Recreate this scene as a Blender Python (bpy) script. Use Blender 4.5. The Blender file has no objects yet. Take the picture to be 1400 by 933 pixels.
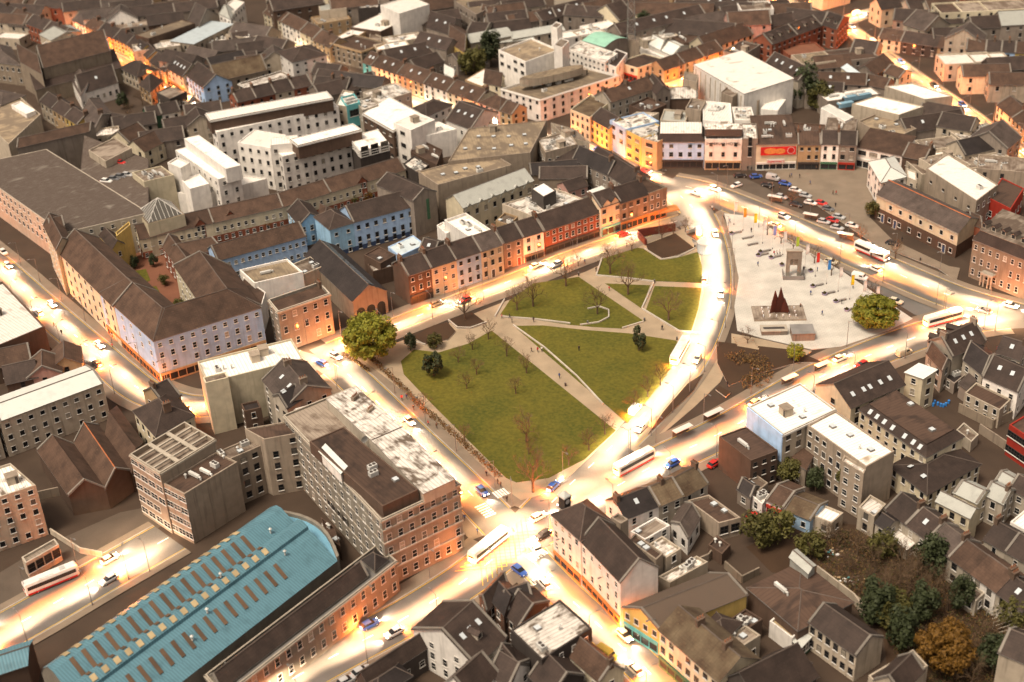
import bpy, math, random
from mathutils import Vector, Matrix
random.seed(11)
R_ = math.radians
SC = bpy.context.scene
COL = SC.collection
# ------------------------------------------------------------------ camera
F_PX, PITCH, ROLL, CAM_H = 1900.0, R_(30.4), R_(3.0), 195.0
FW = Vector((0, math.cos(PITCH), -math.sin(PITCH)))
UP0 = Vector((0, math.sin(PITCH), math.cos(PITCH)))
RT = Vector((1, 0, 0)) * math.cos(ROLL) - UP0 * math.sin(ROLL)
UP = RT.cross(FW)
CAMP = Vector((0, 0, CAM_H))
cam = bpy.data.cameras.new('camera')
cam.sensor_width = 36; cam.lens = F_PX / 1400 * 36
cam.clip_start = 1; cam.clip_end = 9000
cam.dof.use_dof = True; cam.dof.focus_distance = 355; cam.dof.aperture_fstop = 0.045
co = bpy.data.objects.new('camera', cam); COL.objects.link(co)
m = Matrix((RT, UP, -FW)).transposed().to_4x4(); m.translation = CAMP
co.matrix_world = m
SC.camera = co
# ------------------------------------------------------------------ sky, sun, exposure
SUN_EL, SUN_AZ = R_(62), R_(230)          # azimuth clockwise from +Y
w = bpy.data.worlds.new('World'); SC.world = w; w.use_nodes = True
nt = w.node_tree; bg = nt.nodes['Background']
sky = nt.nodes.new('ShaderNodeTexSky'); sky.sky_type = 'NISHITA'; sky.sun_disc = False
sky.sun_elevation = SUN_EL; sky.sun_rotation = SUN_AZ
sky.air_density = 1.2; sky.dust_density = 6.0; sky.ozone_density = 1.0
hs = nt.nodes.new('ShaderNodeHueSaturation'); hs.inputs['Saturation'].default_value = 0.22
wm = nt.nodes.new('ShaderNodeMixRGB'); wm.blend_type = 'MULTIPLY'; wm.inputs[0].default_value = 1; wm.inputs[2].default_value = (1, .85, .72, 1)
nt.links.new(sky.outputs[0], hs.inputs['Color']); nt.links.new(hs.outputs[0], wm.inputs[1])
nt.links.new(wm.outputs[0], bg.inputs[0]); bg.inputs[1].default_value = 0.075
sl = bpy.data.lights.new('sun', 'SUN'); sl.energy = 1.5; sl.angle = R_(14); sl.color = (1, .85, .66)
so = bpy.data.objects.new('sun', sl); COL.objects.link(so)
sd = Vector((math.sin(SUN_AZ) * math.cos(SUN_EL), math.cos(SUN_AZ) * math.cos(SUN_EL), math.sin(SUN_EL)))
so.rotation_euler = sd.to_track_quat('Z', 'Y').to_euler()
SC.view_settings.view_transform = 'Standard'; SC.view_settings.look = 'None'
SC.view_settings.gamma = 1; SC.view_settings.exposure = 1.05
SC.view_settings.use_curve_mapping = False
SC.render.engine = 'CYCLES'
SC.cycles.use_denoising = True
SC.cycles.max_bounces = 5; SC.cycles.diffuse_bounces = 3; SC.cycles.glossy_bounces = 2; SC.cycles.transmission_bounces = 2
SC.cycles.use_light_tree = True; SC.cycles.sample_clamp_indirect = 4; SC.cycles.caustics_reflective = False; SC.cycles.caustics_refractive = False

# ------------------------------------------------------------------ pixel -> place (photo pixels, 1400 wide; tiles are enlarged crops)
TILE = {0: (0, 0, 1.0)}
for i, (x, y) in enumerate([(0, 0), (340, 0), (680, 0), (1040, 0), (0, 220), (340, 220), (680, 220), (1040, 220), (0, 440), (340, 440), (680, 440), (1040, 440)]):
    TILE[i + 1] = (x, y, 1400 / 360)
for i, x in enumerate((0, 340, 680, 1020)):
    TILE[13 + i] = (x, 660, 1299 / 380)
def at(x, y, z=0.0):
    d = FW + RT * ((x - 700) / F_PX) - UP * ((y - 466.5) / F_PX)
    return CAMP + d * ((z - CAM_H) / d.z)
def tp(t, X, Y, z=0.0):
    x0, y0, s = TILE[t]
    return at(x0 + X / s, y0 + Y / s, z)
def pts(t, s, z=0.0):
    r = []
    for k in s.split():
        tt = t
        if ':' in k:
            q, k = k.split(':'); tt = int(q)
        if ',' in k:
            a, b = k.split(','); r.append(tp(tt, float(a), float(b), z))
        else: r.append(float(k))
    return r

# ------------------------------------------------------------------ materials
MATS = {}
def lin(c): return tuple(c) + (1,) if len(c) == 3 else c
def mat(name, col, kind='plain', col2=None, rough=.85, scale=1.0, metal=0.0, amt=.5, emit=0, vary=.22, thr=.5):
    if name in MATS: return MATS[name]
    m = bpy.data.materials.new(name); m.use_nodes = True
    N = m.node_tree.nodes; L = m.node_tree.links; b = N['Principled BSDF']
    b.inputs['Roughness'].default_value = rough; b.inputs['Metallic'].default_value = metal
    b.inputs['Specular IOR Level'].default_value = .3
    MATS[name] = m
    if kind == 'flat' or emit:
        b.inputs['Base Color'].default_value = lin(col)
        if emit:
            b.inputs['Emission Color'].default_value = lin(col); b.inputs['Emission Strength'].default_value = emit
        return m
    geo = N.new('ShaderNodeNewGeometry'); tc = N.new('ShaderNodeTexCoord')
    def noise(sc, det=3, vec=None, dist=0):
        n = N.new('ShaderNodeTexNoise'); n.inputs['Scale'].default_value = sc; n.inputs['Detail'].default_value = det
        n.inputs['Distortion'].default_value = dist
        L.new(vec or geo.outputs['Position'], n.inputs['Vector']); return n.outputs['Fac']
    def ramp(fac, a, c0, bb, c1):
        r = N.new('ShaderNodeValToRGB'); L.new(fac, r.inputs[0])
        r.color_ramp.elements[0].position = a; r.color_ramp.elements[0].color = lin(c0)
        r.color_ramp.elements[1].position = bb; r.color_ramp.elements[1].color = lin(c1); return r.outputs[0]
    def mix(fac, A, B, mode='MIX'):
        x = N.new('ShaderNodeMixRGB'); x.blend_type = mode
        for i, v in ((0, fac), (1, A), (2, B)):
            if isinstance(v, (int, float)): x.inputs[i].default_value = v
            elif isinstance(v, tuple): x.inputs[i].default_value = lin(v)
            else: L.new(v, x.inputs[i])
        return x.outputs[0]
    def mapped(sx, sy, sz, src=None):
        mp = N.new('ShaderNodeMapping'); mp.inputs['Scale'].default_value = (sx, sy, sz)
        L.new(src or geo.outputs['Position'], mp.inputs['Vector']); return mp.outputs[0]
    dk = tuple(c * .55 for c in col); lt = tuple(min(1, c * 1.18) for c in col)
    height = None
    if kind == 'plain':
        c = ramp(noise(.35 * scale, 5), .3, dk, .7, lt)
        c = mix(.5, c, col)
    elif kind == 'wall':
        c = mix(.35, col, ramp(noise(.5, 4), .3, dk, .7, lt))
        st = noise(1.0, 4, mapped(1.1, 1.1, .09))
        c = mix(ramp(st, .52, (0, 0, 0), .78, (amt, amt, amt)), c, col2 or tuple(x * .42 for x in col))
        height = noise(6, 2)
    elif kind == 'slate':
        br = N.new('ShaderNodeTexBrick'); L.new(tc.outputs['UV'], br.inputs['Vector'])
        br.inputs['Scale'].default_value = 1; br.inputs['Brick Width'].default_value = 1.1; br.inputs['Row Height'].default_value = .62
        br.inputs['Mortar Size'].default_value = .035; br.inputs['Bias'].default_value = -.1
        br.inputs['Color1'].default_value = lin(tuple(x * 1.2 for x in col)); br.inputs['Color2'].default_value = lin(tuple(x * .8 for x in col)); br.inputs['Mortar'].default_value = lin(tuple(x * .5 for x in col))
        c = mix(.5, br.outputs['Color'], ramp(noise(.3, 6), .32, tuple(x * .55 for x in col), .7, col2 or tuple(x * 1.9 for x in col)))
        c = mix(ramp(noise(1.6, 6), .6, (0, 0, 0), .75, (.45, .45, .45)), c, col2 or tuple(min(1, x * 2.1) for x in col))
        st = noise(1.0, 3, mapped(2.2, .12, 1, tc.outputs['UV']))
        c = mix(ramp(st, .5, (0, 0, 0), .8, (.5, .5, .5)), c, tuple(x * .6 for x in col))
        height = br.outputs['Fac']
    elif kind == 'stain':
        n = mix(.35, noise(.13 * scale, 7, None, 1.2), noise(.8 * scale, 6, mapped(1, .3, 1, tc.outputs['UV'])))
        c = ramp(n, thr - .07, col2 or (.1, .08, .06), thr + .06, col)
        c = mix(ramp(noise(2.2, 3, mapped(1, .15, 1, tc.outputs['UV'])), .5, (0, 0, 0), .8, (.4, .4, .4)), c, col2 or (.1, .08, .06))
        wv = N.new('ShaderNodeTexWave'); wv.inputs['Scale'].default_value = .35; wv.inputs['Distortion'].default_value = .6; L.new(tc.outputs['UV'], wv.inputs['Vector'])
        c = mix(ramp(wv.outputs['Fac'], .0, (.55, .55, .55), .12, (0, 0, 0)), c, col2 or (.1, .08, .06))
    elif kind == 'corr':
        wv = N.new('ShaderNodeTexWave'); wv.inputs['Scale'].default_value = scale; wv.inputs['Distortion'].default_value = .15
        L.new(tc.outputs['UV'], wv.inputs['Vector'])
        c = mix(.5, col, ramp(wv.outputs['Fac'], .2, tuple(x * .72 for x in col), .7, lt))
        c = mix(ramp(noise(.45, 5), .5, (0, 0, 0), .75, (amt, amt, amt)), c, col2 or dk)
        height = wv.outputs['Fac']
    elif kind == 'grass':
        c = ramp(noise(.06, 5, None, .4), .32, col, .68, col2)
        c = mix(.5, c, ramp(noise(1.2, 5), .25, tuple(x * .55 for x in col), .75, tuple(x * 1.25 for x in col2)))
        c = mix(ramp(noise(.5, 6, None, 1), .68, (0, 0, 0), .8, (.45, .45, .45)), c, (.27, .19, .07))
        height = noise(9, 3)
    elif kind == 'pave':
        br = N.new('ShaderNodeTexBrick'); L.new(geo.outputs['Position'], br.inputs['Vector'])
        br.inputs['Scale'].default_value = 1 / scale; br.inputs['Mortar Size'].default_value = .03
        br.inputs['Color1'].default_value = lin(col); br.inputs['Color2'].default_value = lin(tuple(x * .86 for x in col)); br.inputs['Mortar'].default_value = lin(tuple(x * .6 for x in col))
        c = mix(.5, br.outputs['Color'], ramp(noise(.2, 6), .3, tuple(x * .7 for x in col), .7, lt))
    elif kind == 'road':
        c = ramp(noise(.12, 6, None, .5), .3, tuple(x * .75 for x in col), .7, tuple(x * 1.2 for x in col))
        c = mix(.25, c, ramp(noise(5, 3), .3, dk, .7, lt))
        height = noise(12, 2)
    elif kind == 'leaf':
        c = mix(.7, ramp(noise(.5, 3), .3, col, .7, col2), ramp(noise(3, 2), .3, tuple(x * .5 for x in col), .7, tuple(x * 1.4 for x in col2)))
    elif kind == 'paint':
        c = mix(.25, col, ramp(noise(1.5, 3), .3, dk, .7, lt))
        b.inputs['Coat Weight'].default_value = .4
    elif kind == 'bricks':
        br = N.new('ShaderNodeTexBrick'); L.new(tc.outputs['UV'], br.inputs['Vector'])
        br.inputs['Scale'].default_value = 2.2; br.inputs['Mortar Size'].default_value = .03
        br.inputs['Color1'].default_value = lin(tuple(x * 1.15 for x in col)); br.inputs['Color2'].default_value = lin(tuple(x * .8 for x in col)); br.inputs['Mortar'].default_value = lin(tuple(x * .7 + .03 for x in col))
        c = mix(.45, br.outputs['Color'], ramp(noise(.4, 4), .3, dk, .7, lt))
        st = noise(1.0, 4, mapped(1.1, 1.1, .09))
        c = mix(ramp(st, .52, (0, 0, 0), .78, (.4, .4, .4)), c, tuple(x * .42 for x in col))
    if vary:
        oi = N.new('ShaderNodeObjectInfo'); mr = N.new('ShaderNodeMapRange'); L.new(oi.outputs['Random'], mr.inputs[0])
        mr.inputs[3].default_value = 1 - vary; mr.inputs[4].default_value = 1 + vary * .6
        vm = N.new('ShaderNodeVectorMath'); vm.operation = 'SCALE'; L.new(c, vm.inputs[0]); L.new(mr.outputs[0], vm.inputs['Scale'])
        c = vm.outputs[0]
    L.new(c, b.inputs['Base Color'])
    if height is not None:
        bp = N.new('ShaderNodeBump'); bp.inputs['Strength'].default_value = .35; bp.inputs['Distance'].default_value = .05
        L.new(height, bp.inputs['Height']); L.new(bp.outputs[0], b.inputs['Normal'])
    return m
W_ = dict(white=(.78, .75, .7), cream=(.62, .55, .4), grey=(.25, .21, .175), stone=(.23, .188, .142), yellow=(.6, .43, .14), blue=(.3, .44, .6),
          paleblue=(.4, .57, .82), skyblue=(.33, .55, .75), brick=(.27, .085, .045), brown=(.1, .064, .046), dark=(.055, .045, .04), tan=(.4, .28, .16),
          green=(.06, .14, .08), pink=(.5, .3, .25), concrete=(.3, .245, .19), red=(.38, .035, .02), teal=(.12, .4, .42), dirty=(.46, .395, .31),
          orange=(.5, .2, .06), pale=(.4, .355, .29), deepblue=(.05, .08, .16))
for k, v in W_.items(): mat(k, v, 'bricks' if k == 'brick' else 'wall', amt=.75 if k in ('concrete', 'stone', 'dirty', 'grey') else .45)
mat('rstone', (.235, .21, .172), 'bricks'); mat('coping', (.2, .18, .155), 'plain')
mat('slate', (.038, .0255, .0205), 'slate', rough=.7); mat('slateg', (.062, .047, .04), 'slate', rough=.7)
mat('slateb', (.066, .039, .0265), 'slate', rough=.8); mat('slated', (.024, .0185, .0175), 'slate', rough=.65)
mat('moss', (.088, .055, .033), 'slate', col2=(.2, .16, .1))
mat('flatw', (.8, .77, .72), 'stain', col2=(.34, .27, .2), thr=.37); mat('flatws', (.74, .7, .64), 'stain', col2=(.13, .1, .075), thr=.47, scale=1.6)
mat('flatg', (.27, .225, .18), 'stain', col2=(.11, .08, .06), thr=.5); mat('flatb', (.085, .052, .037), 'stain', col2=(.04, .026, .02), thr=.45)
mat('flatt', (.3, .235, .155), 'stain', col2=(.16, .125, .09), thr=.52); mat('deck', (.085, .06, .047), 'stain', col2=(.3, .27, .23), thr=.36, scale=.6)
mat('metal', (.62, .64, .6), 'corr', scale=1.2, rough=.5, amt=.3); mat('metalg', (.36, .37, .34), 'corr', scale=1.4, rough=.5)
mat('mgreen', (.33, .62, .48), 'corr', scale=1.2, rough=.5); mat('mblue', (.115, .25, .315), 'corr', scale=.5, rough=.45, amt=.55)
mat('mblue2', (.16, .36, .5), 'corr', scale=1.0, rough=.45, amt=.2); mat('asbestos', (.11, .08, .06), 'corr', scale=1.6, col2=(.09, .07, .055))
mat('ptin', (.48, .56, .6), 'corr', scale=1.2, rough=.5)
mat('frame', (.6, .58, .54), 'flat', rough=.5); mat('dframe', (.06, .05, .045), 'flat', rough=.5)
for i, c in enumerate(((.012, .014, .016), (.03, .03, .032), (.09, .085, .075), (.3, .27, .22))): mat('glass%d' % i, c, 'flat', rough=.12)
mat('rooflight', (.5, .55, .58), 'flat', rough=.15); mat('paneltan', (.42, .33, .19), 'plain', rough=.5); mat('panelbrown', (.12, .075, .045), 'plain', rough=.5)
mat('chim', (.15, .1, .07), 'bricks'); mat('pot', (.3, .12, .06), 'plain'); mat('ridge', (.12, .095, .08), 'plain'); mat('ridger', (.35, .12, .05), 'plain')
mat('unit', (.6, .6, .57), 'plain', rough=.5); mat('unitb', (.2, .35, .45), 'plain', rough=.5); mat('rust', (.12, .03, .02), 'plain', rough=.7)
mat('lead', (.2, .19, .18), 'plain', rough=.5)

# ------------------------------------------------------------------ mesh helper
class MB:
    def __init__(s): s.v = []; s.f = []; s.u = []; s.m = []; s.names = []
    def mi(s, n):
        if n not in s.names: s.names.append(n)
        return s.names.index(n)
    def poly(s, P, mt, uv=None):
        P = [Vector(p) for p in P]; k = len(s.v); s.v += [tuple(p) for p in P]
        s.f.append(tuple(range(k, k + len(P)))); s.m.append(s.mi(mt))
        if uv: s.u += uv
        else:
            e = (P[1] - P[0]); l = e.length or 1; e = e / l
            n = e.cross(P[-1] - P[0])
            if n.length < 1e-9: n = Vector((0, 0, 1))
            g = n.normalized().cross(e)
            for p in P:
                q = p - P[0]; s.u.append((q.dot(e), q.dot(g)))
    def box(s, x0, x1, y0, y1, z0, z1, mt, top=None, bottom=False):
        a, b, c, d = (x0, y0), (x1, y0), (x1, y1), (x0, y1)
        s.prism([a, b, c, d], z0, z1, mt, top, bottom)
    def prism(s, ring, z0, z1, mt, top=None, bottom=False):
        n = len(ring)
        for i in range(n):
            p, q = ring[i], ring[(i + 1) % n]
            s.poly([(p[0], p[1], z0), (q[0], q[1], z0), (q[0], q[1], z1), (p[0], p[1], z1)], mt)
        s.poly([(p[0], p[1], z1) for p in ring], top or mt)
        if bottom: s.poly([(p[0], p[1], z0) for p in reversed(ring)], mt)
    def slab(s, q, th, mt, side=None):
        q = [Vector(p) for p in q]; lo = [p - Vector((0, 0, th)) for p in q]
        s.poly(q, mt); s.poly(lo[::-1], side or mt)
        for i in range(len(q)):
            j = (i + 1) % len(q); s.poly([lo[i], lo[j], q[j], q[i]], side or mt)
    def tube(s, p0, p1, r0, r1, mt, n=5, cap=True):
        p0, p1 = Vector(p0), Vector(p1); d = (p1 - p0).normalized()
        a = d.cross(Vector((0, 0, 1)) if abs(d.z) < .95 else Vector((1, 0, 0))).normalized(); b = d.cross(a)
        A = [p0 + (a * math.cos(2 * math.pi * i / n) + b * math.sin(2 * math.pi * i / n)) * r0 for i in range(n)]
        B = [p1 + (a * math.cos(2 * math.pi * i / n) + b * math.sin(2 * math.pi * i / n)) * r1 for i in range(n)]
        for i in range(n): s.poly([A[i], A[(i + 1) % n], B[(i + 1) % n], B[i]], mt)
        if cap and r1 > .01: s.poly(B, mt)
    def mesh(s, name):
        me = bpy.data.meshes.new(name); me.from_pydata(s.v, [], s.f)
        for n in s.names: me.materials.append(MATS[n])
        me.polygons.foreach_set('material_index', s.m)
        uv = me.uv_layers.new(name='UVMap'); uv.data.foreach_set('uv', [c for t in s.u for c in t])
        me.update(); return me
    def build(s, name, parent=None, loc=(0, 0, 0)):
        return link(name, s.mesh(name), parent, loc)
def link(name, data, parent=None, loc=(0, 0, 0), rz=0):
    o = bpy.data.objects.new(name, data); COL.objects.link(o); o.location = loc
    if rz: o.rotation_euler = (0, 0, rz)
    if parent: o.parent = parent
    return o
LABELS = {}
def tag(o, label, cat, group=None):
    o['label'] = label; o['category'] = cat
    if group: o['group'] = group
    return o
def thing(name, label, cat, loc=(0, 0, 0), rz=0, group=None):
    return tag(link(name, None, None, loc, rz), label, cat, group)
def struct(o, kind='structure'):
    o['kind'] = kind; return o
def ordinal(n):
    W = ['first', 'second', 'third', 'fourth', 'fifth', 'sixth', 'seventh', 'eighth', 'ninth', 'tenth', 'eleventh', 'twelfth', 'thirteenth', 'fourteenth', 'fifteenth', 'sixteenth', 'seventeenth', 'eighteenth', 'nineteenth', 'twentieth']
    if n < 20: return W[n]
    k = n + 1; T = {2: 'twenty', 3: 'thirty', 4: 'forty', 5: 'fifty'}[k // 10]
    return (T + '-' + W[k % 10 - 1]) if k % 10 else {2: 'twentieth', 3: 'thirtieth', 4: 'fortieth', 5: 'fiftieth'}[k // 10]

# ------------------------------------------------------------------ building kit
_win = {}
def win_mesh(w, h, style, g):
    k = (w, h, style, g)
    if k in _win: return _win[k]
    b = MB(); fr = 'dframe' if style == 'dark' else 'frame'; gl = 'glass%d' % g
    x = w / 2
    b.poly([(-x, -.03, 0), (x, -.03, 0), (x, -.03, h), (-x, -.03, h)], gl)
    t = .07 if w < 1.6 else .09
    def bar(x0, x1, z0, z1, d=.09): b.box(x0, x1, -d, .02, z0, z1, fr)
    bar(-x - t, -x, -.02, h + t); bar(x, x + t, -.02, h + t); bar(-x, x, h, h + t)
    if style in ('sash', 'dark'): bar(-x, x, h * .48, h * .48 + .07, .06)
    if w > 1.5:
        n = int(w / .9)
        for i in range(1, n): bar(-x + w * i / n - .035, -x + w * i / n + .035, 0, h, .06)
    b.box(-x - .18, x + .18, -.2, .02, -.16, -.02, 'frame' if style != 'stone' else 'stone')
    me = b.mesh('window'); _win[k] = me; return me
_dr = {}
def door_mesh(c):
    if c not in _dr:
        b = MB(); b.box(-.55, .55, -.07, .02, 0, 2.2, c); b.box(-.72, -.55, -.14, .02, 0, 2.75, 'frame'); b.box(.55, .72, -.14, .02, 0, 2.75, 'frame')
        b.box(-.55, .55, -.12, .02, 2.65, 2.8, 'frame'); b.poly([(-.55, -.05, 2.2), (.55, -.05, 2.2), (.55, -.05, 2.65), (-.55, -.05, 2.65)], 'glass1')
        b.box(-.9, .9, -.6, 0, -.02, .14, 'concrete'); _dr[c] = b.mesh('door')
    return _dr[c]
def chimney(b_root, loc, rz, hgt, wd=1.3, mt='brick', pots=3):
    k = ('ch', round(hgt, 1), round(wd, 1), mt, pots)
    if k not in _win:
        b = MB(); b.box(-wd / 2, wd / 2, -.4, .4, -1.2, hgt, mt); b.box(-wd / 2 - .1, wd / 2 + .1, -.5, .5, hgt - .25, hgt - .05, mt)
        for i in range(pots): x = (i - (pots - 1) / 2) * wd / max(pots, 1); b.tube((x, 0, hgt), (x, 0, hgt + .55), .14, .11, 'pot', 6)
        _win[k] = b.mesh('chimney')
    return link('chimney', _win[k], b_root, loc, rz)
def sky_mesh():
    if 'sk' not in _win:
        b = MB(); b.box(-.48, .48, -.65, .65, -.05, .08, 'lead', 'rooflight'); _win['sk'] = b.mesh('skylight')
    return _win['sk']
def unit_mesh(i):
    k = ('un', i)
    if k not in _win:
        b = MB()
        if i == 0:
            b.box(-1, 1, -.6, .6, 0, 1.1, 'unit'); b.tube((-.45, 0, 1.1), (-.45, 0, 1.22), .38, .38, 'dframe', 8); b.tube((.45, 0, 1.1), (.45, 0, 1.22), .38, .38, 'dframe', 8)
        elif i == 1:
            b.box(-.6, .6, -.6, .6, 0, .5, 'lead', 'rooflight'); b.box(-.7, .7, -.7, .7, 0, .25, 'lead')
        elif i == 2:
            b.tube((0, 0, 0), (0, 0, 1.1), .2, .2, 'unit', 7); b.tube((0, 0, 1.05), (0, 0, 1.35), .4, .1, 'unit', 7)
        elif i == 3:
            b.box(-1.6, 1.6, -.35, .35, .3, .95, 'unit'); b.box(-1.6, -1.3, -.3, .3, 0, .3, 'lead'); b.box(1.3, 1.6, -.3, .3, 0, .3, 'lead'); b.tube((1.6, 0, .6), (2.3, 0, .6), .25, .25, 'unit', 7); b.tube((2.2, 0, .6), (2.2, 0, 0), .25, .25, 'unit', 7)
        else:
            b.box(-1.3, 1.3, -1.1, 1.1, 0, 2.1, 'dirty', 'flatg'); b.box(-1.45, 1.45, -1.25, 1.25, 2.05, 2.2, 'concrete'); b.box(.5, 1.1, -1.16, -1.0, 0, 1.8, 'dframe')
        _win[k] = b.mesh('roof_unit')
    return _win[k], ('air_unit', 'roof_hatch', 'roof_vent', 'duct', 'stair_house')[i]

PROF = {'gx': [(0, 0), (.5, 1), (1, 0)], 'mono': [(0, 0), (1, 1)], 'rmono': [(0, 1), (1, 0)],
        'barrel': [(i / 8, math.sin(math.pi * i / 8)) for i in range(9)]}
BN = [0]; FOOT = []
def bld(t, s, h, roof='gx', wall='grey', rc='slate', fl=3, label=None, rise=None, ch=(), sk=0, dm=0, win=None, nowin='', shop=None, cl=0, units=None,
        name='building', cat='building', group=None, wall2=None, to=None, par=.5, oh=.3, wsty='sash', ww=1.0, wh=1.55, ins=1.8, prof=None, door=None, base=0.0, chm='chim', sp=3.1, seed=None, skt=.28, cornice=None, pots=3, inset=0.0, ridge='ridge', band=None):
    rnd = random.Random(seed if seed is not None else len(label or '') * 7 + BN[0]); BN[0] += 1
    if wsty == 'sash' and ww == 1.0: wsty = rnd.choice(('sash', 'sash', 'plain', 'dark')); ww = rnd.choice((.9, 1.0, 1.1, 1.2)); wh = rnd.choice((1.4, 1.55, 1.7))
    P = pts(t, s, h)
    h = h + (BN[0] % 29) * .009; par = par + (BN[0] % 13) * .011
    a, b = P[0], P[1]
    ab = b - a; ab.z = 0
    if isinstance(P[2], float):
        n = Vector((-ab.y, ab.x, 0)).normalized()
        mid = (a + b) / 2
        if n.dot(mid - CAMP) < 0: n = -n
        c = b + n * P[2]
    else: c = P[2]
    d = a + c - b
    if inset:
        cc = (a + c) / 2
        a, b, c, d = [cc + (p - cc) * (1 - inset) for p in (a, b, c, d)]
    ctr = (a + c) / 2; ctr.z = 0
    FOOT.append((ctr.x, ctr.y, max((b - a).length, (c - b).length) / 2))
    if to is None:
        root = thing(name, label, cat, ctr, 0, group); off = Vector((0, 0, 0))
    else:
        root = to; ctr = Vector(to.location)
    A, B, C, D = [Vector((p.x - ctr.x, p.y - ctr.y, 0)) for p in (a, b, c, d)]
    CW = (B - A).cross(C - B).z < 0
    X, Y = B - A, D - A
    lx, ly = X.length, Y.length
    def pos(u, v, z): return A + X * u + Y * v + Vector((0, 0, z))
    walls = {'F': (A, B), 'R': (B, C), 'K': (C, D), 'L': (D, A)}
    wb = MB(); rb = MB()
    Z0 = base
    for k, (p, q) in walls.items():
        w1 = wall
        if wall2 and k in 'FRL':
            zs = band or h / fl
            wb.poly([p + Vector((0, 0, Z0)), q + Vector((0, 0, Z0)), q + Vector((0, 0, zs)), p + Vector((0, 0, zs))], wall2)
            wb.poly([p + Vector((0, 0, zs)), q + Vector((0, 0, zs)), q + Vector((0, 0, h)), p + Vector((0, 0, h))], w1)
        else:
            wb.poly([p + Vector((0, 0, Z0)), q + Vector((0, 0, Z0)), q + Vector((0, 0, h)), p + Vector((0, 0, h))], w1)
    top = h
    sw = False
    def zat(u, v): return h
    if roof == 'flat' or roof == 'grid':
        tx, ty = min(.35 / lx, .2), min(.35 / ly, .2)
        O = [(0, 0), (1, 0), (1, 1), (0, 1)]; I = [(tx, ty), (1 - tx, ty), (1 - tx, 1 - ty), (tx, 1 - ty)]
        cap = cornice or wall
        for i in range(4):
            j = (i + 1) % 4
            wb.poly([pos(*O[i], h), pos(*O[j], h), pos(*I[j], h), pos(*I[i], h)], cap)
            wb.poly([pos(*I[i], h), pos(*I[j], h), pos(*I[j], h - par), pos(*I[i], h - par)], wall)
        rb.poly([pos(*p, h - par) for p in I], rc)
        if cornice:
            e = .25
            for k, (p, q) in walls.items():
                dr = (q - p).normalized(); n = Vector((dr.y, -dr.x, 0)) * (-1 if CW else 1)
                p1, q1 = p - dr * e, q + dr * e
                g = [p1 + n * e, q1 + n * e, q1 - n * .01, p1 - n * .01]
                wb.prism([(v.x, v.y) for v in g], h - .75, h - .28, cornice, bottom=True)
        def zat(u, v): return h - par
        if roof == 'grid':
            for i in range(1, 4): wb.slab([pos(i / 4 - .02, ty, h - .05), pos(i / 4 + .02, ty, h - .05), pos(i / 4 + .02, 1 - ty, h - .05), pos(i / 4 - .02, 1 - ty, h - .05)], .35, 'pale')
            for i in range(1, 3): wb.slab([pos(tx, i / 3 - .03, h - .03), pos(1 - tx, i / 3 - .03, h - .03), pos(1 - tx, i / 3 + .03, h - .03), pos(tx, i / 3 + .03, h - .03)], .35, 'pale')
    elif roof == 'hip' or roof == 'mansard':
        r = rise if rise else (min(lx, ly) * .32 if roof == 'hip' else 2.4)
        ox, oy = oh / lx, oh / ly
        E = [(-ox, -oy), (1 + ox, -oy), (1 + ox, 1 + oy), (-ox, 1 + oy)]
        if roof == 'hip':
            if lx >= ly: k = min(.48, .5 * ly / lx); T0, T1 = (k, .5), (1 - k, .5); fs = [(0, 1, T1, T0), (1, 2, T1), (2, 3, T0, T1), (3, 0, T0)]
            else: k = min(.48, .5 * lx / ly); T0, T1 = (.5, k), (.5, 1 - k); fs = [(0, 1, T0), (1, 2, T1, T0), (2, 3, T1), (3, 0, T0, T1)]
            for f in fs: rb.poly([pos(*E[f[0]], h - .05), pos(*E[f[1]], h - .05)] + [pos(*q, h + r) for q in f[2:]], rc)
            p, q = pos(*T0, h + r + .05), pos(*T1, h + r + .05); rb.tube(p, q, .16, .16, ridge, 4)
            for e, tt in zip(E, (T0, T1, T1, T0) if lx >= ly else (T0, T0, T1, T1)): rb.tube(pos(*e, h), pos(*tt, h + r + .02), .12, .12, ridge, 4)
            if lx >= ly:
                def zat(u, v): return h + r * (1 - abs(v - .5) * 2)
            else:
                def zat(u, v): return h + r * (1 - abs(u - .5) * 2)
        else:
            ix, iy = min(ins / lx, .45), min(ins / ly, .45)
            I = [(ix, iy), (1 - ix, iy), (1 - ix, 1 - iy), (ix, 1 - iy)]
            for i in range(4):
                j = (i + 1) % 4
                rb.poly([pos(*E[i], h - .03), pos(*E[j], h - .03), pos(*I[j], h + r), pos(*I[i], h + r)], 'slate' if rc.startswith('flat') else rc)
            rb.slab([pos(*p, h + r + .12) for p in [(ix - .3 / lx, iy - .3 / ly), (1 - ix + .3 / lx, iy - .3 / ly), (1 - ix + .3 / lx, 1 - iy + .3 / ly), (ix - .3 / lx, 1 - iy + .3 / ly)]], .14, rc if rc.startswith('flat') else 'flatb')
            def zat(u, v):
                if v < iy: return h + r * v / iy
                return h + r + .12
        for i in range(4):
            j = (i + 1) % 4; rb.poly([pos(*E[i], h - .3), pos(*E[j], h - .3), pos(*E[j], h - .05), pos(*E[i], h - .05)], 'lead')
    else:
        sw = roof == 'gy'
        pf = prof or PROF['gx' if sw else roof]
        span = lx if sw else ly
        r = rise if rise is not None else span * (.33 if roof in ('gx', 'gy') else .12)
        run = ly if sw else lx
        o_r = oh / run
        def pp(u, v, z): return pos(v, u, z) if sw else pos(u, v, z)   # u along ridge, v across
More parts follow.
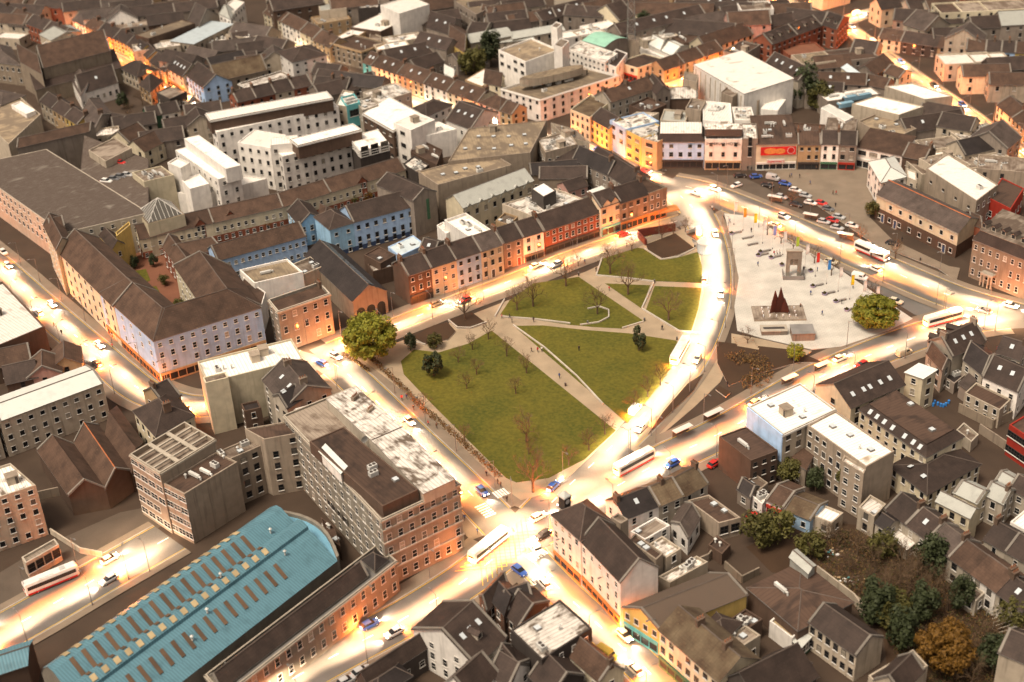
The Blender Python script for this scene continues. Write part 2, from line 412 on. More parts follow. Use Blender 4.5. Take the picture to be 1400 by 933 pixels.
        for (v0, z0), (v1, z1) in zip(pf, pf[1:]):
            z0 *= r; z1 *= r
            e0, e1 = v0, v1; q0, q1 = z0, z1
            sl = (z1 - z0) / max((v1 - v0), 1e-6)
            if v0 == 0: e0 -= oh / span; q0 -= sl * oh / span
            if v1 == 1: e1 += oh / span; q1 += sl * oh / span
            q = [pp(-o_r, e0, h + q0 + .12), pp(1 + o_r, e0, h + q0 + .12), pp(1 + o_r, e1, h + q1 + .12), pp(-o_r, e1, h + q1 + .12)]
            if q1 < q0: q = [q[2], q[3], q[0], q[1]]
            rb.slab(q, .14, rc, 'lead')
        pk = max(pf, key=lambda x: x[1])
        if len(pf) == 3: rb.tube(pp(-o_r, pk[0], h + r + .16), pp(1 + o_r, pk[0], h + r + .16), .17, .17, ridge, 4)
        for u in (0, 1):
            wb.poly([pp(u, pf[0][0], h)] + [pp(u, v, h + z * r) for v, z in pf[1:-1]] + ([pp(u, 1, h + pf[-1][1] * r)] if pf[-1][1] else []) + [pp(u, 1, h)] + ([pp(u, 0, h + pf[0][1] * r)] if pf[0][1] else []), wall)
        for v, z in (pf[0], pf[-1]):
            if z: wb.poly([pp(0, v, h), pp(1, v, h), pp(1, v, h + z * r), pp(0, v, h + z * r)], wall)
        def zat(u, v):
            if sw: u, v = v, u
            for (v0, z0), (v1, z1) in zip(pf, pf[1:]):
                if v0 <= v <= v1: return h + .14 + r * (z0 + (z1 - z0) * (v - v0) / max(v1 - v0, 1e-6))
            return h
    if roof in ('gx', 'gy') and not prof and lx > 4 and ly > 4 and rnd.random() < .75:
        for u in (0, 1):
            for v0, v1 in ((-.02, .5), (1.02, .5)):
                e = .16 / run; sg = -1 if u else 1
                q = [pp(u - e * sg, v0, h + .3), pp(u + 2 * e * sg, v0, h + .3), pp(u + 2 * e * sg, v1, h + r + .34), pp(u - e * sg, v1, h + r + .34)]
                rb.slab(q, .3, 'coping')
    wb.build('wall', root); rf = rb.build('roof', root)
    ang = math.atan2(X.y, X.x)
    # chimneys on the ridge
    for u in ch:
        if isinstance(u, tuple): uu, vv = u
        else: uu, vv = (.5, u) if sw else (u, .5)
        zr = max(zat(uu, vv), h)
        chimney(rf, pos(uu, vv, zr - .2), ang + (0 if sw else math.pi / 2), 1.5, min(1.9, (lx if sw else ly) * .2), chm, pots)
    # skylights
    if sk:
        n = sk if isinstance(sk, int) else sk
        for i in range(n):
            u = (i + 1) / (n + 1) + rnd.uniform(-.03, .03); v = skt
            p0 = pos(u, v, zat(u, v)); p1 = pos(u, v + .04, zat(u, v + .04)); p2 = pos(u + .02, v, zat(u + .02, v))
            ex = (p2 - p0).normalized(); ey = (p1 - p0).normalized(); ez = ex.cross(ey).normalized()
            if ez.z < 0: ez = -ez
            ex = ey.cross(ez)
            o = link('skylight', sky_mesh(), rf); mm = Matrix((ex, ey, ez)).transposed().to_4x4(); mm.translation = p0 + ez * .06; o.matrix_local = mm
    # dormers on the front slope
    for i in range(dm):
        u = (i + .5) / dm; v = .16
        p0 = pos(u, v, zat(u, v))
        db = MB(); db.box(-.75, .75, 0, 2.4, -.2, 1.4, 'pale'); db.poly([(-.5, -.04, .25), (.5, -.04, .25), (.5, -.04, 1.3), (-.5, -.04, 1.3)], 'glass1')
        db.slab([(-.95, -.25, 1.3), (0, -.25, 1.95), (0, 2.6, 1.95), (-.95, 2.6, 1.3)], .1, 'slate'); db.slab([(0, -.25, 1.95), (.95, -.25, 1.3), (.95, 2.6, 1.3), (0, 2.6, 1.95)], .1, 'slate')
        db.poly([(-.75, -.02, 1.4), (.75, -.02, 1.4), (0, -.02, 1.9)], 'pale')
        db.build('dormer', rf, p0).rotation_euler = (0, 0, ang)
    # windows and doors
    fh = h / fl if fl else h
    if band and fl > 1: fh = (h - band) / (fl - 1)
    nrm = {}
    for k, (p, q) in walls.items():
        dr = (q - p); ln = dr.length; dr = dr / ln; n = Vector((dr.y, -dr.x, 0)) * (-1 if CW else 1)
        nrm[k] = n
        mid = (p + q) / 2 + ctr
        vis = n.dot(CAMP - mid) > 0
        if k in nowin or not fl: continue
        spec = (win or {}).get(k, 'auto')
        if spec == 'auto':
            if not vis or ln < 3: continue
            spec = (max(1, int(ln / sp)), fl)
        if not spec: continue
        cols, rows = spec[0], spec[1]
        sty = spec[2] if len(spec) > 2 else wsty
        w0, h0 = (spec[3], spec[4]) if len(spec) > 4 else (min(ww, ln / cols * .6), min(wh, fh * .58))
        # local x of the window runs so that -y faces outward
        rz = math.atan2(n.y, n.x) + math.pi / 2
        for r_ in range(fl - rows if rows < fl else 0, fl):
            if shop and k == 'F' and r_ == 0: continue
            zc = (band + (r_ - 1) * fh if (band and r_) else r_ * fh) + fh * .30 + (.0 if r_ else .15)
            if band and r_ == 0: zc = band * .28
            hh = h0 * (.8 if (r_ == fl - 1 and fl > 2) else 1)
            for c_ in range(cols):
                x = (c_ + .5) / cols
                if door and k == 'F' and r_ == 0 and c_ == cols // 2:
                    link('door', door_mesh(door), root, p + dr * ln * x + n * .01 + Vector((0, 0, .0)), rz); continue
                if fl > 1 and cols > 2 and rnd.random() < .05: continue
                g = rnd.choice((0, 0, 0, 1, 1, 2, 3)) if rnd.random() < .5 else 0
                link('window', win_mesh(round(w0, 1), round(hh, 1), sty, g), root, p + dr * ln * x + n * .01 + Vector((0, 0, zc)), rz)
    if shop:
        p, q = walls['F']; dr = (q - p); ln = dr.length; dr /= ln; n = nrm['F']; rz = math.atan2(n.y, n.x) + math.pi / 2
        sh = min(fh, 3.6); cx = (p + q) / 2
        fb = MB(); fb.box(-ln / 2 + .15, ln / 2 - .15, -.35, .02, sh - .85, sh - .15, shop)
        fb.build('fascia', root, cx).rotation_euler = (0, 0, rz)
        k = max(2, int(ln / 2.2)); gb = MB()
        for i in range(k + 1):
            x = -ln / 2 + .3 + (ln - .6) * i / k; gb.box(x - .1, x + .1, -.18, .02, 0, sh - .85, shop)
        gb.box(-ln / 2 + .3, ln / 2 - .3, -.14, .02, 0, .45, shop)
        gb.poly([(-ln / 2 + .3, -.06, .45), (ln / 2 - .3, -.06, .45), (ln / 2 - .3, -.06, sh - .85), (-ln / 2 + .3, -.06, sh - .85)], 'glass1')
        gb.build('shopfront', root, cx).rotation_euler = (0, 0, rz)
    for i in range(cl):
        u, v = rnd.uniform(.14, .86), rnd.uniform(.18, .82)
        me, nm = unit_mesh(rnd.choice((0, 0, 1, 2, 2, 3, 4) if min(lx, ly) > 9 else (0, 1, 2, 2)))
        link(nm, me, rf, pos(u, v, zat(u, v) - .02), ang + rnd.choice((0, math.pi / 2)))
    for un in units or ():
        me, nm = unit_mesh(un[0]); link(nm, me, rf, pos(un[1], un[2], zat(un[1], un[2]) - .02), ang + (un[3] if len(un) > 3 else 0))
    root['_f'] = 0; del root['_f']
    return root
def row(t, s, h, us, where, group, roof='gx', name='terrace_house', cat='house', **kw):
    """a terrace from the left end A to the right end B; us = (share, wall, roof, floors, words, options)"""
    P = pts(t, s, 0); P = None
    tot = sum(u[0] for u in us); x = 0
    q = pts(t, s, h); a, b, dep = q
    for i, u in enumerate(us):
        hh = h + (u[5].get('dh', 0) if len(u) > 5 else 0)
        f0, f1 = x / tot, (x + u[0]) / tot; x += u[0]
        p0, p1 = a + (b - a) * f0, a + (b - a) * f1
        g = (b - a).normalized() * .02
        o = dict(kw); o.update({k: v for k, v in (u[5] if len(u) > 5 else {}).items() if k != 'dh'})
        n = Vector((-(b - a).y, (b - a).x, 0)).normalized()
        if n.dot((a + b) / 2 - CAMP) < 0: n = -n
        wbld(p0 + g, p1 - g, dep + (i % 3) * .13, hh, o.pop('roof', roof), u[1], u[2], u[3], '%s, %s %s' % (u[4], ordinal(i), where), name=name, cat=cat, group=group, **o)
def wbld(a, b, dep, h, *args, **kw):
    global pts
    old = pts
    def fake(t, s, z=0.0): return [Vector((a.x, a.y, z)), Vector((b.x, b.y, z)), float(dep)]
    pts = fake
    try: return bld(0, '', h, *args, **kw)
    finally: pts = old
def on_road(p, e=.3):
    return any((q.x - p.x) ** 2 + (q.y - p.y) ** 2 < (hw + e) ** 2 for L, hw, pw in ROADS.values() for q in L)
def fill(t, where, lst, group):
    """smaller houses: (X, Y, width, depth, height, degrees, wall, roof, roof type, words)"""
    lst = sorted(lst, key=lambda e: e[0])
    for i, e in enumerate(lst):
        X, Y, wd, dp, h, ang, wl, rc, rt = e[:9]
        words = e[9] if len(e) > 9 else '%s house' % wl
        o = e[10] if len(e) > 10 else {}
        c = tp(t, X, Y, h); u = Vector((math.cos(R_(ang)), math.sin(R_(ang)), 0)); v = Vector((-u.y, u.x, 0))
        if v.dot(c - CAMP) < 0: u, v = -u, -v
        cor = [c + u * wd * a_ + v * dp * b_ for a_ in (-.45, 0, .45) for b_ in (-.45, .45)]
        if any(on_road(p) for p in cor): continue
        wbld(c - u * wd / 2 - v * dp / 2, c + u * wd / 2 - v * dp / 2, dp, h, rt, wl, rc, max(1, int(h / 3)), '%s, %s from left among %s' % (words, ordinal(i), where), name='house', cat='house', group=group, **dict(dict(sp=4.6, wsty='dark'), **o))

# ------------------------------------------------------------------ ground, roads, pavements
mat('ground', (.058, .039, .027), 'road', vary=0); mat('asphalt', (.135, .125, .115), 'road', vary=0)
mat('paving', (.22, .175, .13), 'pave', scale=1.2, vary=0); mat('plaza', (.52, .5, .45), 'pave', scale=2.5, vary=0)
mat('kerb', (.34, .31, .27), 'plain', vary=0); mat('line', (.75, .73, .68), 'flat'); mat('yline', (.6, .4, .05), 'flat')
mat('grass', (.052, .064, .006), 'grass', col2=(.128, .108, .012), vary=0); mat('path', (.36, .28, .19), 'pave', scale=.9, vary=0)
mat('soil', (.05, .028, .015), 'road', vary=0); mat('wallw', (.47, .43, .37), 'plain', vary=0); mat('redpave', (.2, .085, .05), 'pave', scale=.8, vary=0)
mat('tarmac2', (.1, .078, .06), 'road', vary=0)
g = MB(); S = 4000; n = 8
for i in range(n):
    for j in range(n):
        x0, y0 = -S + 2 * S * i / n, -S + 300 + 2 * S * j / n
        g.poly([(x0, y0, 0), (x0 + 2 * S / n, y0, 0), (x0 + 2 * S / n, y0 + 2 * S / n, 0), (x0, y0 + 2 * S / n, 0)], 'ground')
struct(g.build('ground'))
def smooth(P, step=2.5):
    out = []
    Q = [P[0] * 2 - P[1]] + P + [P[-1] * 2 - P[-2]]
    for i in range(1, len(Q) - 2):
        p0, p1, p2, p3 = Q[i - 1:i + 3]; k = max(2, int((p2 - p1).length / step))
        for j in range(k):
            t = j / k
            out.append(.5 * ((2 * p1) + (p2 - p0) * t + (2 * p0 - 5 * p1 + 4 * p2 - p3) * t * t + (3 * p1 - p0 - 3 * p2 + p3) * t ** 3))
    out.append(P[-1]); return out
def side(L, i):
    d = (L[min(i + 1, len(L) - 1)] - L[max(i - 1, 0)]); d.z = 0; d.normalize(); return Vector((-d.y, d.x, 0))
ROADS = {}
RDEF = [  # name, half width, pavement width, centre line in photo pixels (t:X,Y@h = foot of a facade whose eave shows at that pixel)
 ('station_road', 5.6, 3.6, '300,989 400,929 480,885 560,842 640,791 705,740'),
 ('forster_street', 6.0, 3.0, '705,740 800,690 900,634 1000,585 1120,517 1240,466 1330,440 1410,434 1480,440'),
 ('hotel_road', 5.0, 3.4, '432,486 464,503 502,537 562,596 632,664 705,740'),
 ('lower_street', 4.3, 2.2, '705,740 757,798 834,870 912,944 972,1004'),
 ('row_road', 3.7, 4.0, '432,486 490,463 560,437 630,410 700,384 780,352 850,328 915,306 955,295'),
 ('curved_road', 5.4, 2.0, '705,740 770,672 830,617 890,557 937,497 964,440 975,390 971,340 955,295 930,268 912,251'),
 ('square_road', 7.0, 2.5, '912,251 960,262 1060,302 1180,354 1300,405 1400,434'),
 ('upper_street', 4.0, 1.8, '912,251 3:848,762@10.4 3:765,738@10.4 3:679,692@10.8 3:594,688@8.4 3:492,628@9.4 3:388,585@9.4'),
 ('shop_street', 3.5, 1.2, '3:388,585@9.4 2:1335,590@8 2:1218,545@6.5 2:910,439@6.5 2:605,332@6.5 2:432,256@6.5 2:345,205@6.5 2:78,72@6.5'),
 ('north_street', 3.6, 1.2, '3:388,585@9.4 3:560,478@9.4 3:745,390@6.4 3:888,378@5 3:1040,325@5 3:1200,268@5 3:1300,233@5'),
 ('left_street', 5.2, 3.0, '-60,318 0,368 60,422 120,474 160,508 190,532 225,548 262,556 312,553 355,536 394,514 432,486'),
 ('church_street', 3.2, 1.0, '1:385,110@5.5 1:675,240@5.5 1:740,292@6 1:880,387@5.5 1:972,412@7 1:1082,470@7.5 1:1130,500@7.5'),
 ('right_street', 3.7, 1.2, '1150,32 1190,62 1250,105 1320,154 1400,218 1450,262'),
 ('far_street', 4.2, 1.2, '1040,-10 1075,4 1120,26 1150,32'),
 ('crossing_street', 4.2, 1.2, '1150,32 1190,18 1260,4 1330,-12'),
 ('coach_road', 6.4, 2.2, '-60,905 0,868 60,834 130,793 195,756 232,735'),
]
def rpts(s, hw):
    r = []; fl_ = []
    for k in s.split():
        if '@' in k:
            k, h_ = k.split('@'); p = pts(0, k, float(h_))[0]; r.append(Vector((p.x, p.y, 0))); fl_.append(1)
        else: r.append(at(*map(float, k.split(',')), 0)); fl_.append(0)
    out = []
    for i, p in enumerate(r):
        if fl_[i]:
            d = r[min(i + 1, len(r) - 1)] - r[max(i - 1, 0)]; n = Vector((-d.y, d.x, 0)).normalized()
            if n.dot(CAMP - p) < 0: n = -n
            p = p + n * (hw + 1.6)
        out.append(p)
    return out
for nme, hw, pw, s in RDEF: ROADS[nme] = (smooth(rpts(s, hw)), hw, pw)
def on_other(p, me, extra=.4):
    for k, (L, hw, pw) in ROADS.items():
        if k == me: continue
        for q in L:
            if (q.x - p.x) ** 2 + (q.y - p.y) ** 2 < (hw + extra) ** 2: return True
    return False
for ri, (k, (L, hw, pw)) in enumerate(ROADS.items()):
    z = Vector((0, 0, .03 + ri * .006)); b = MB(); pv = MB(); ln = MB(); l2 = z + Vector((0, 0, .1 + .004))
    S2 = [side(L, i) for i in range(len(L))]
    acc = 0
    for i in range(len(L) - 1):
        a0, a1, n0, n1 = L[i], L[i + 1], S2[i], S2[i + 1]
        b.poly([a0 - n0 * hw + z, a1 - n1 * hw + z, a1 + n1 * hw + z, a0 + n0 * hw + z], 'asphalt')
        zz = Vector((0, 0, .13 + .03 + ri * .004))
        mid = (a0 + a1) / 2
        for sg in (-1, 1):
            m0 = mid + (n0 + n1) * .5 * sg * (hw + pw / 2)
            if not on_other(m0, k, 1.5) and not on_other(mid + (n0 + n1) * .5 * sg * (hw - .2), k, .2):
                p0, p1, q1, q0 = a0 + n0 * sg * hw, a1 + n1 * sg * hw, a1 + n1 * sg * (hw + pw), a0 + n0 * sg * (hw + pw)
                r0, r1 = a0 + n0 * sg * (hw + .3), a1 + n1 * sg * (hw + .3)
                pv.poly([r0 + zz, r1 + zz, q1 + zz, q0 + zz], 'paving'); pv.poly([p0 + zz, p1 + zz, r1 + zz, r0 + zz], 'kerb')
                pv.poly([p0, p1, p1 + zz, p0 + zz], 'kerb')
                y = z + Vector((0, 0, .004 + 0.10))
                y = z + Vector((0, 0, .006 * len(ROADS) + .01 - ri * .006))
                ln.poly([a0 + n0 * sg * (hw - .35) + y, a1 + n1 * sg * (hw - .35) + y, a1 + n1 * sg * (hw - .2) + y, a0 + n0 * sg * (hw - .2) + y], 'yline')
        y = z + Vector((0, 0, .006 * len(ROADS) + .01 - ri * .006))
        if i % 3 == 0 and not on_other(mid, k, -.5):
            e = (a1 - a0)
            ln.poly([a0 - n0 * .09 + y, a0 + e * .9 - n0 * .09 + y, a0 + e * .9 + n0 * .09 + y, a0 + n0 * .09 + y], 'line')
    o = struct(b.build(k)); o['label'] = k.replace('_', ' ') + ' surface of worn grey asphalt'
    if pv.f: struct(pv.build('pavement', o))
    if ln.f: struct(ln.build('lane_marking', o), 'stuff')
def sheet(name, t, s, z0, z1, mt, kind='structure', parent=None, sidem=None):
    P = pts(t, s, z1); b = MB(); ring = [(p.x, p.y) for p in P]
    A2 = sum(ring[i][0] * ring[(i + 1) % len(ring)][1] - ring[(i + 1) % len(ring)][0] * ring[i][1] for i in range(len(ring)))
    if A2 < 0: ring = ring[::-1]
    b.prism(ring, z0, z1, sidem or mt, mt); o = b.build(name, parent)
    if kind: o['kind'] = kind
    return o
# the park
park = sheet('park_path', 0, '488,486 550,466 640,432 740,393 800,372 868,340 936,312 958,350 962,400 948,450 920,492 880,546 836,596 780,650 742,676 712,684 690,668 640,618 560,542', .0, .20, 'path', sidem='kerb')
LAWN = [('0', '552,512 548,494 566,478 600,482 640,470 672,452 842,589 800,628 750,654 706,660 692,654 650,612 590,552'),
        ('11', '85,22 240,20 480,45 700,62 950,100 985,130 930,235 860,340 780,440 690,540'),
        ('7', '15,818 65,742 190,652 432,617 782,855 664,893 520,885 380,872'),
        ('7', '530,612 560,520 745,462 790,470 870,522 960,515 1066,484 1088,560 1088,650 830,640'),
        ('7', '572,652 812,662 766,786'), ('7', '836,666 1086,676 1068,790 1036,890 1030,912 962,904 790,792')]
for i, (t, s) in enumerate(LAWN): sheet('lawn', int(t), s, .2, .28, 'grass', 'structure', sidem='kerb')['label'] = 'mown park lawn with worn yellow patches'
for i, (t, s) in enumerate([(10, '868,80 985,18 1060,5 1100,50 1060,95 940,120'), (6, '1062,850 1180,800 1262,862 1180,890 1110,890'), (7, '790,445 945,385 1048,464 960,500 880,520 800,475'),
                            (7, '1003,390 1075,370 1095,400 1060,425'), (11, '1180,340 1240,375 1215,400 1160,360')]):
    sheet('planting_bed', t, s, .2, .55, 'soil', 'structure', sidem='wallw')
sheet('planting_bed', 12, '-235,105 180,150 330,215 200,215 0,270 -170,340 -230,220', .02, .4, 'soil', sidem='kerb')
sheet('planting_bed', 11, '1095,275 1040,370 800,600 880,480 1010,330', .05, .45, 'soil', sidem='kerb')
# the plaza
sheet('plaza', 0, '990,292 1030,296 1080,330 1150,370 1248,436 1215,452 1150,474 1110,478 1040,462 1008,452 1004,420 1010,380 1000,330', .0, .21, 'plaza', sidem='kerb')
sheet('plaza_steps', 0, '1000,456 1042,464 1110,480 1100,487 1000,478', .0, .3, 'path', sidem='kerb')
sheet('forecourt', 8, '-300,-25 60,5 560,25 600,170 580,300 700,420 1000,560 1060,570 1040,640 940,570 600,440 380,290 250,200 60,60 -80,20', .0, .24, 'paving', sidem='kerb')
sheet('square_apron', 0, '942,240 1010,240 1046,256 1100,290 1160,322 1120,330 1060,304 960,262', .0, .05, 'tarmac2')
sheet('traffic_island', 0, '985,472 1003,482 985,522 950,556 905,594 868,618 858,612 900,570 945,516 968,484', .0, .10, 'path', sidem='kerb')
sheet('bus_lane', 0, '984,286 1030,291 1100,338 1250,430 1300,447 1330,432 1180,364 1060,310 968,272', .0, .022, 'asphalt')
sheet('courtyard', 5, '650,470 760,420 900,440 1060,740 1060,790 930,810 700,560', .0, .12, 'redpave')
sheet('courtyard', 6, '-500,480 -100,330 180,240 480,190 830,90 850,130 700,190 400,250 250,290 -100,380 -300,450', .0, .12, 'redpave')
sheet('coach_yard', 13, '-100,700 -100,480 200,300 560,140 660,120 760,200 600,290 250,440 0,600', .0, .02, 'tarmac2')
sheet('yard', 16, '0,300 300,180 560,200 900,330 1200,600 1400,800 1400,1200 700,1200 640,700 330,430 120,420', .0, .03, 'soil')
# long low walls of the park
def low_wall(t, s, h=.45, wd=.36, mt='wallw', label=None, z=.2, name='park_wall', group='low pale walls in the park'):
    L = pts(t, s, z); ctr = L[len(L) // 2].copy(); ctr.z = 0; b = MB()
    for i in range(len(L) - 1):
        p, q = L[i] - ctr, L[i + 1] - ctr; d = (q - p); d.z = 0; n = Vector((-d.y, d.x, 0)).normalized() * wd / 2
        b.prism([((p - n).x, (p - n).y), ((q - n).x, (q - n).y), ((q + n).x, (q + n).y), ((p + n).x, (p + n).y)], z, z + h + i * .003, mt)
    return tag(b.build(name, None, ctr), label, 'wall', group)
for a in [(7, '524,612 700,628 832,645', 'low pale wall along the lower edge of the upper lawn'), (7, '832,648 768,788', 'short pale wall between triangular lawn and curved-road lawn'),
          (7, '770,790 965,908 1078,918', 'low pale wall below the lawn beside the curved road'), (7, '20,832 200,845 388,868', 'low pale wall below the bare-tree lawn'),
          (11, '85,22 250,140 420,290 562,442', 'long white wall edging the diagonal path'), (7, '480,790 540,778 592,796 592,835 540,862 440,876', 'curved pale seat wall around a young tree'),
          (7, '664,893 778,858', 'short pale wall beside the paved triangle'), (7, '526,612 556,520', 'short pale wall at left end of upper lawn'),
          (7, '782,470 870,528 960,515 1052,468', 'curved pale wall in front of the brown planting bed'), (6, '1062,850 1110,890 1180,892 1264,862', 'pale kerb wall round the bare tree bed near the row'),
          (10, '840,70 880,110 940,125', 'short pale wall beside the big leafy tree'), (6, '1310,830 1360,740', 'pale wall beside the diagonal path top end')]:
    low_wall(a[0], a[1], label=a[2])
low_wall(7, '748,405 945,372', h=2.6, wd=.6, mt='rust', label='rust brown garden wall behind the planting bed', name='garden_wall', group=None)
low_wall(7, '748,405 790,450', h=2.0, wd=.6, mt='rust', label='rust brown side wall of the planting bed', name='garden_wall', group=None)
low_wall(7, '1003,390 1075,368', h=1.2, mt='wallw', label='pale wall of the small planter by the curved road', name='planter_wall', group=None)
# steps of the plaza: separate treads
for i in range(7):
    y = 462 + i * 2.2
    low_wall(0, '%f,%f %f,%f' % (1003 + i, y, 1030 + i * 1.5, y + 5), h=.1 + .06 * (7 - i), wd=.9, mt='path', label='%s stone step below the plaza, counted from the top' % ordinal(i), name='plaza_step', group='steps below the plaza')

# ------------------------------------------------------------------ buildings: foreground
B = bld
# corner pub and its street
o = B(15, '258,150 388,268 9', 12.4, 'hip', 'white', 'slate', 4, 'white corner pub with clock turret at the bright junction', rise=4, nowin='K', win={'F': (4, 4), 'L': (2, 4)}, shop='orange', name='pub', cat='pub')
B(15, '388,272 575,470 9', 11.6, 'gx', 'white', 'slate', 4, '', rise=4.2, to=o, win={'F': (5, 4), 'R': None}, shop='orange', oh=.15)
tb = MB(); tb.box(-.9, .9, -.9, .9, 0, 3.2, 'dark'); tb.box(-1.1, 1.1, -1.1, 1.1, 3.2, 3.5, 'frame'); tb.poly([(-1.1, -1.1, 3.5), (1.1, -1.1, 3.5), (0, 0, 4.6)], 'metal'); tb.poly([(1.1, -1.1, 3.5), (1.1, 1.1, 3.5), (0, 0, 4.6)], 'metal'); tb.poly([(1.1, 1.1, 3.5), (-1.1, 1.1, 3.5), (0, 0, 4.6)], 'metal'); tb.poly([(-1.1, 1.1, 3.5), (-1.1, -1.1, 3.5), (0, 0, 4.6)], 'metal')
ck = MB(); ck.poly([(math.cos(i * .524) * .6, -.93, 2.1 + math.sin(i * .524) * .6) for i in range(12)], 'frame')
tt = tb.build('clock_turret', o, tp(15, 316, 118, 13) - Vector(o.location)); tt.rotation_euler = (0, 0, .7); ck.build('clock_face', tt)
B(15, '530,162 577,193 612,172', 13.5, 'flat', 'concrete', 'flatg', 0, 'grey concrete stair tower behind the white corner pub', name='stair_tower', cat='tower')
B(15, '612,268 742,362 775,330', 8, 'flat', 'concrete', 'flatb', 2, 'dark flat-roofed extension with pipes behind the white pub', cl=2)
B(15, '700,292 790,352 860,308', 6.5, 'flat', 'dirty', 'flatws', 2, 'small white-stained flat roof behind the dark extension', cl=1)
B(15, '622,228 690,268 808,200', 5.5, 'flat', 'white', 'flatg', 2, 'white-walled yard building with grey flat roof', cl=1)
B(15, '600,170 755,108 8', 6.8, 'gx', 'white', 'slated', 2, 'white-backed terrace with dark slate roof along the upper road', ch=(.03,), sk=1)
B(15, '757,110 868,62 8', 6.8, 'gx', 'pale', 'moss', 2, 'old terrace with mossy brown roof along the upper road', ch=(.5,), pots=6)
B(15, '868,70 985,5 8', 5.6, 'gx', 'pale', 'moss', 2, 'low mossy cottage right of the brown-roofed terrace', ch=(.95,))
B(15, '812,188 890,262 948,165', 4.6, 'gy', 'white', 'slateg', 1, 'small slate outbuilding with white wall in the back yards', rise=1.8)
B(15, '888,84 1035,192 1138,165', 4.8, 'flat', 'concrete', 'flatb', 1, 'garage with brown mossy flat roof among the back yards', units=[(1, .3, .8), (1, .6, .85)], win={'R': (2, 1, 'dark', 1.8, 2.0), 'F': None})
B(15, '752,440 806,470 985,372', 4, 'flat', 'dirty', 'flatws', 1, 'low white-stained flat roof beside the corrugated shed', cl=4, nowin='FR')
sh = B(15, '588,585 757,690 1165,525', 6.6, 'gy', 'yellow', 'asbestos', 2, 'long corrugated shed with yellow gable on the lower street', rise=2.6, name='shed', cat='shed', win={'F': (4, 2), 'R': None, 'L': None}, shop='teal')
B(15, '757,690 1035,932 10', 9.2, 'gx', 'cream', 'moss', 3, 'cream terrace with brown mossy roof on the lower street', ch=(.35, .8), sp=3.6, ww=1.1, win={'F': (7, 3)}, shop='green', wsty='dark')
B(15, '945,690 1062,735 1142,655', 7, 'hip', 'grey', 'slate', 2, 'small hipped slate building behind the mossy terrace', rise=1.8)
B(15, '1040,742 1110,790 1230,715', 6, 'flat', 'dirty', 'flatg', 1, 'grey flat roofed workshop behind the mossy terrace', cl=3)
B(15, '1085,640 1165,690 1240,640', 5, 'flat', 'brown', 'flatb', 1, 'dark cluttered flat roof between shed and felt-roofed hall', cl=6)
B(16, '-130,925 70,1040 330,905', 7, 'gy', 'dark', 'slate', 2, 'big dark slate roof at the bottom edge near conservatory', rise=5, units=None, oh=.4)
B(16, '100,860 215,905 300,845', 5, 'hip', 'dark', 'slate', 1, 'small hipped slate wing beside the big dark slate roof', rise=2.2)
hl = B(16, '10,495 242,690 497,560', 6, 'hip', 'brown', 'flatb', 1, 'large hall with low brown felt roof beside the overgrown garden', rise=1.5, name='hall', cat='hall', nowin='FRKL', units=[(3, .32, .3)])
B(16, '206,352 290,425 322,390', 8.3, 'gx', 'metalg', 'metalg', 0, 'grey metal roof box on the brown felt-roofed hall', rise=.6, name='roof_box', cat='roof box', base=5)
B(16, '110,650 215,730 262,690', 4, 'flat', 'white', 'paneltan', 0, 'low tan-roofed link in front of the brown hall')
B(16, '295,655 515,812 640,727', 6.6, 'gx', 'dirty', 'slate', 2, 'slate-roofed white house with stained gable by the courtyard', rise=2.6, win={'F': (6, 2), 'R': None}, wsty='dark')
cv = B(16, '212,735 252,778 332,705', 3, 'mono', 'green', 'metal', 1, 'cream-roofed conservatory beside the slate-roofed white house', rise=.6, name='conservatory', cat='conservatory', win={'F': (3, 1, 'sash', 1.0, 1.8), 'R': (6, 1, 'sash', 1.0, 1.8)})
B(16, '572,905 640,985 850,860', 8, 'flat', 'dirty', 'slate', 2, 'slate house with broad white parapet at bottom right', par=.3)
B(16, '600,925 720,990 830,880', 8.5, 'gy', 'dirty', 'slate', 0, 'dark pitched roof inside the broad white parapet', rise=2.6, base=5)
row(16, '650,128 1168,512 8.5', 6.2, [(1, 'pale', 'slate', 2, 'stained slate cottage', {'ch': (.95,)}), (1, 'pale', 'slate', 2, 'slate cottage with skylight', {'ch': (.95,), 'sk': 1}), (1, 'pale', 'slateg', 2, 'greyer slate cottage', {'ch': (.95,)}), (1, 'pale', 'slateb', 2, 'brown tiled cottage'), (1, 'white', 'slateb', 2, 'brown tiled white cottage', {'ch': (.95,)})],
    'from top along the lane at lower right', 'cottages along the lane at lower right')
B(16, '1170,515 1290,600 8', 6, 'gx', 'pale', 'slate', 2, 'slate cottage at the lower end of the lane by scaffold', ch=(.1,), sk=1)
B(16, '525,115 600,160 655,100', 6, 'flat', 'dirty', 'flatws', 2, 'small white flat-roofed rear extension by the white-roofed hotel', cl=1)
B(16, '605,188 655,222 722,178', 6, 'gx', 'pale', 'slated', 2, 'dark-roofed rear extension of a lane cottage', rise=1.2)
B(16, '672,252 752,312 800,280', 3, 'mono', 'pale', 'flatw', 1, 'white lean-to roof behind the lane cottages', rise=.5)
B(16, '960,480 1075,555 1118,515', 4, 'flat', 'pale', 'flatg', 1, 'grey flat-roofed cottage annexe beside the trees')
B(16, '890,88 1045,165 1088,125', 7.2, 'gx', 'cream', 'metalg', 2, 'cream house with pale green-grey roof at right', rise=1.4, win={'F': (3, 2), 'R': None}, wsty='dark')
B(16, '972,48 1078,98 1148,40', 7, 'gx', 'cream', 'metalg', 2, 'cream cottage with pale roof behind the cream house', rise=1.6)
B(16, '1115,58 1200,100 1255,35', 7, 'gx', 'pale', 'metalg', 2, 'pale L-shaped cottage wing at far right', rise=1.6, ch=(.9,))
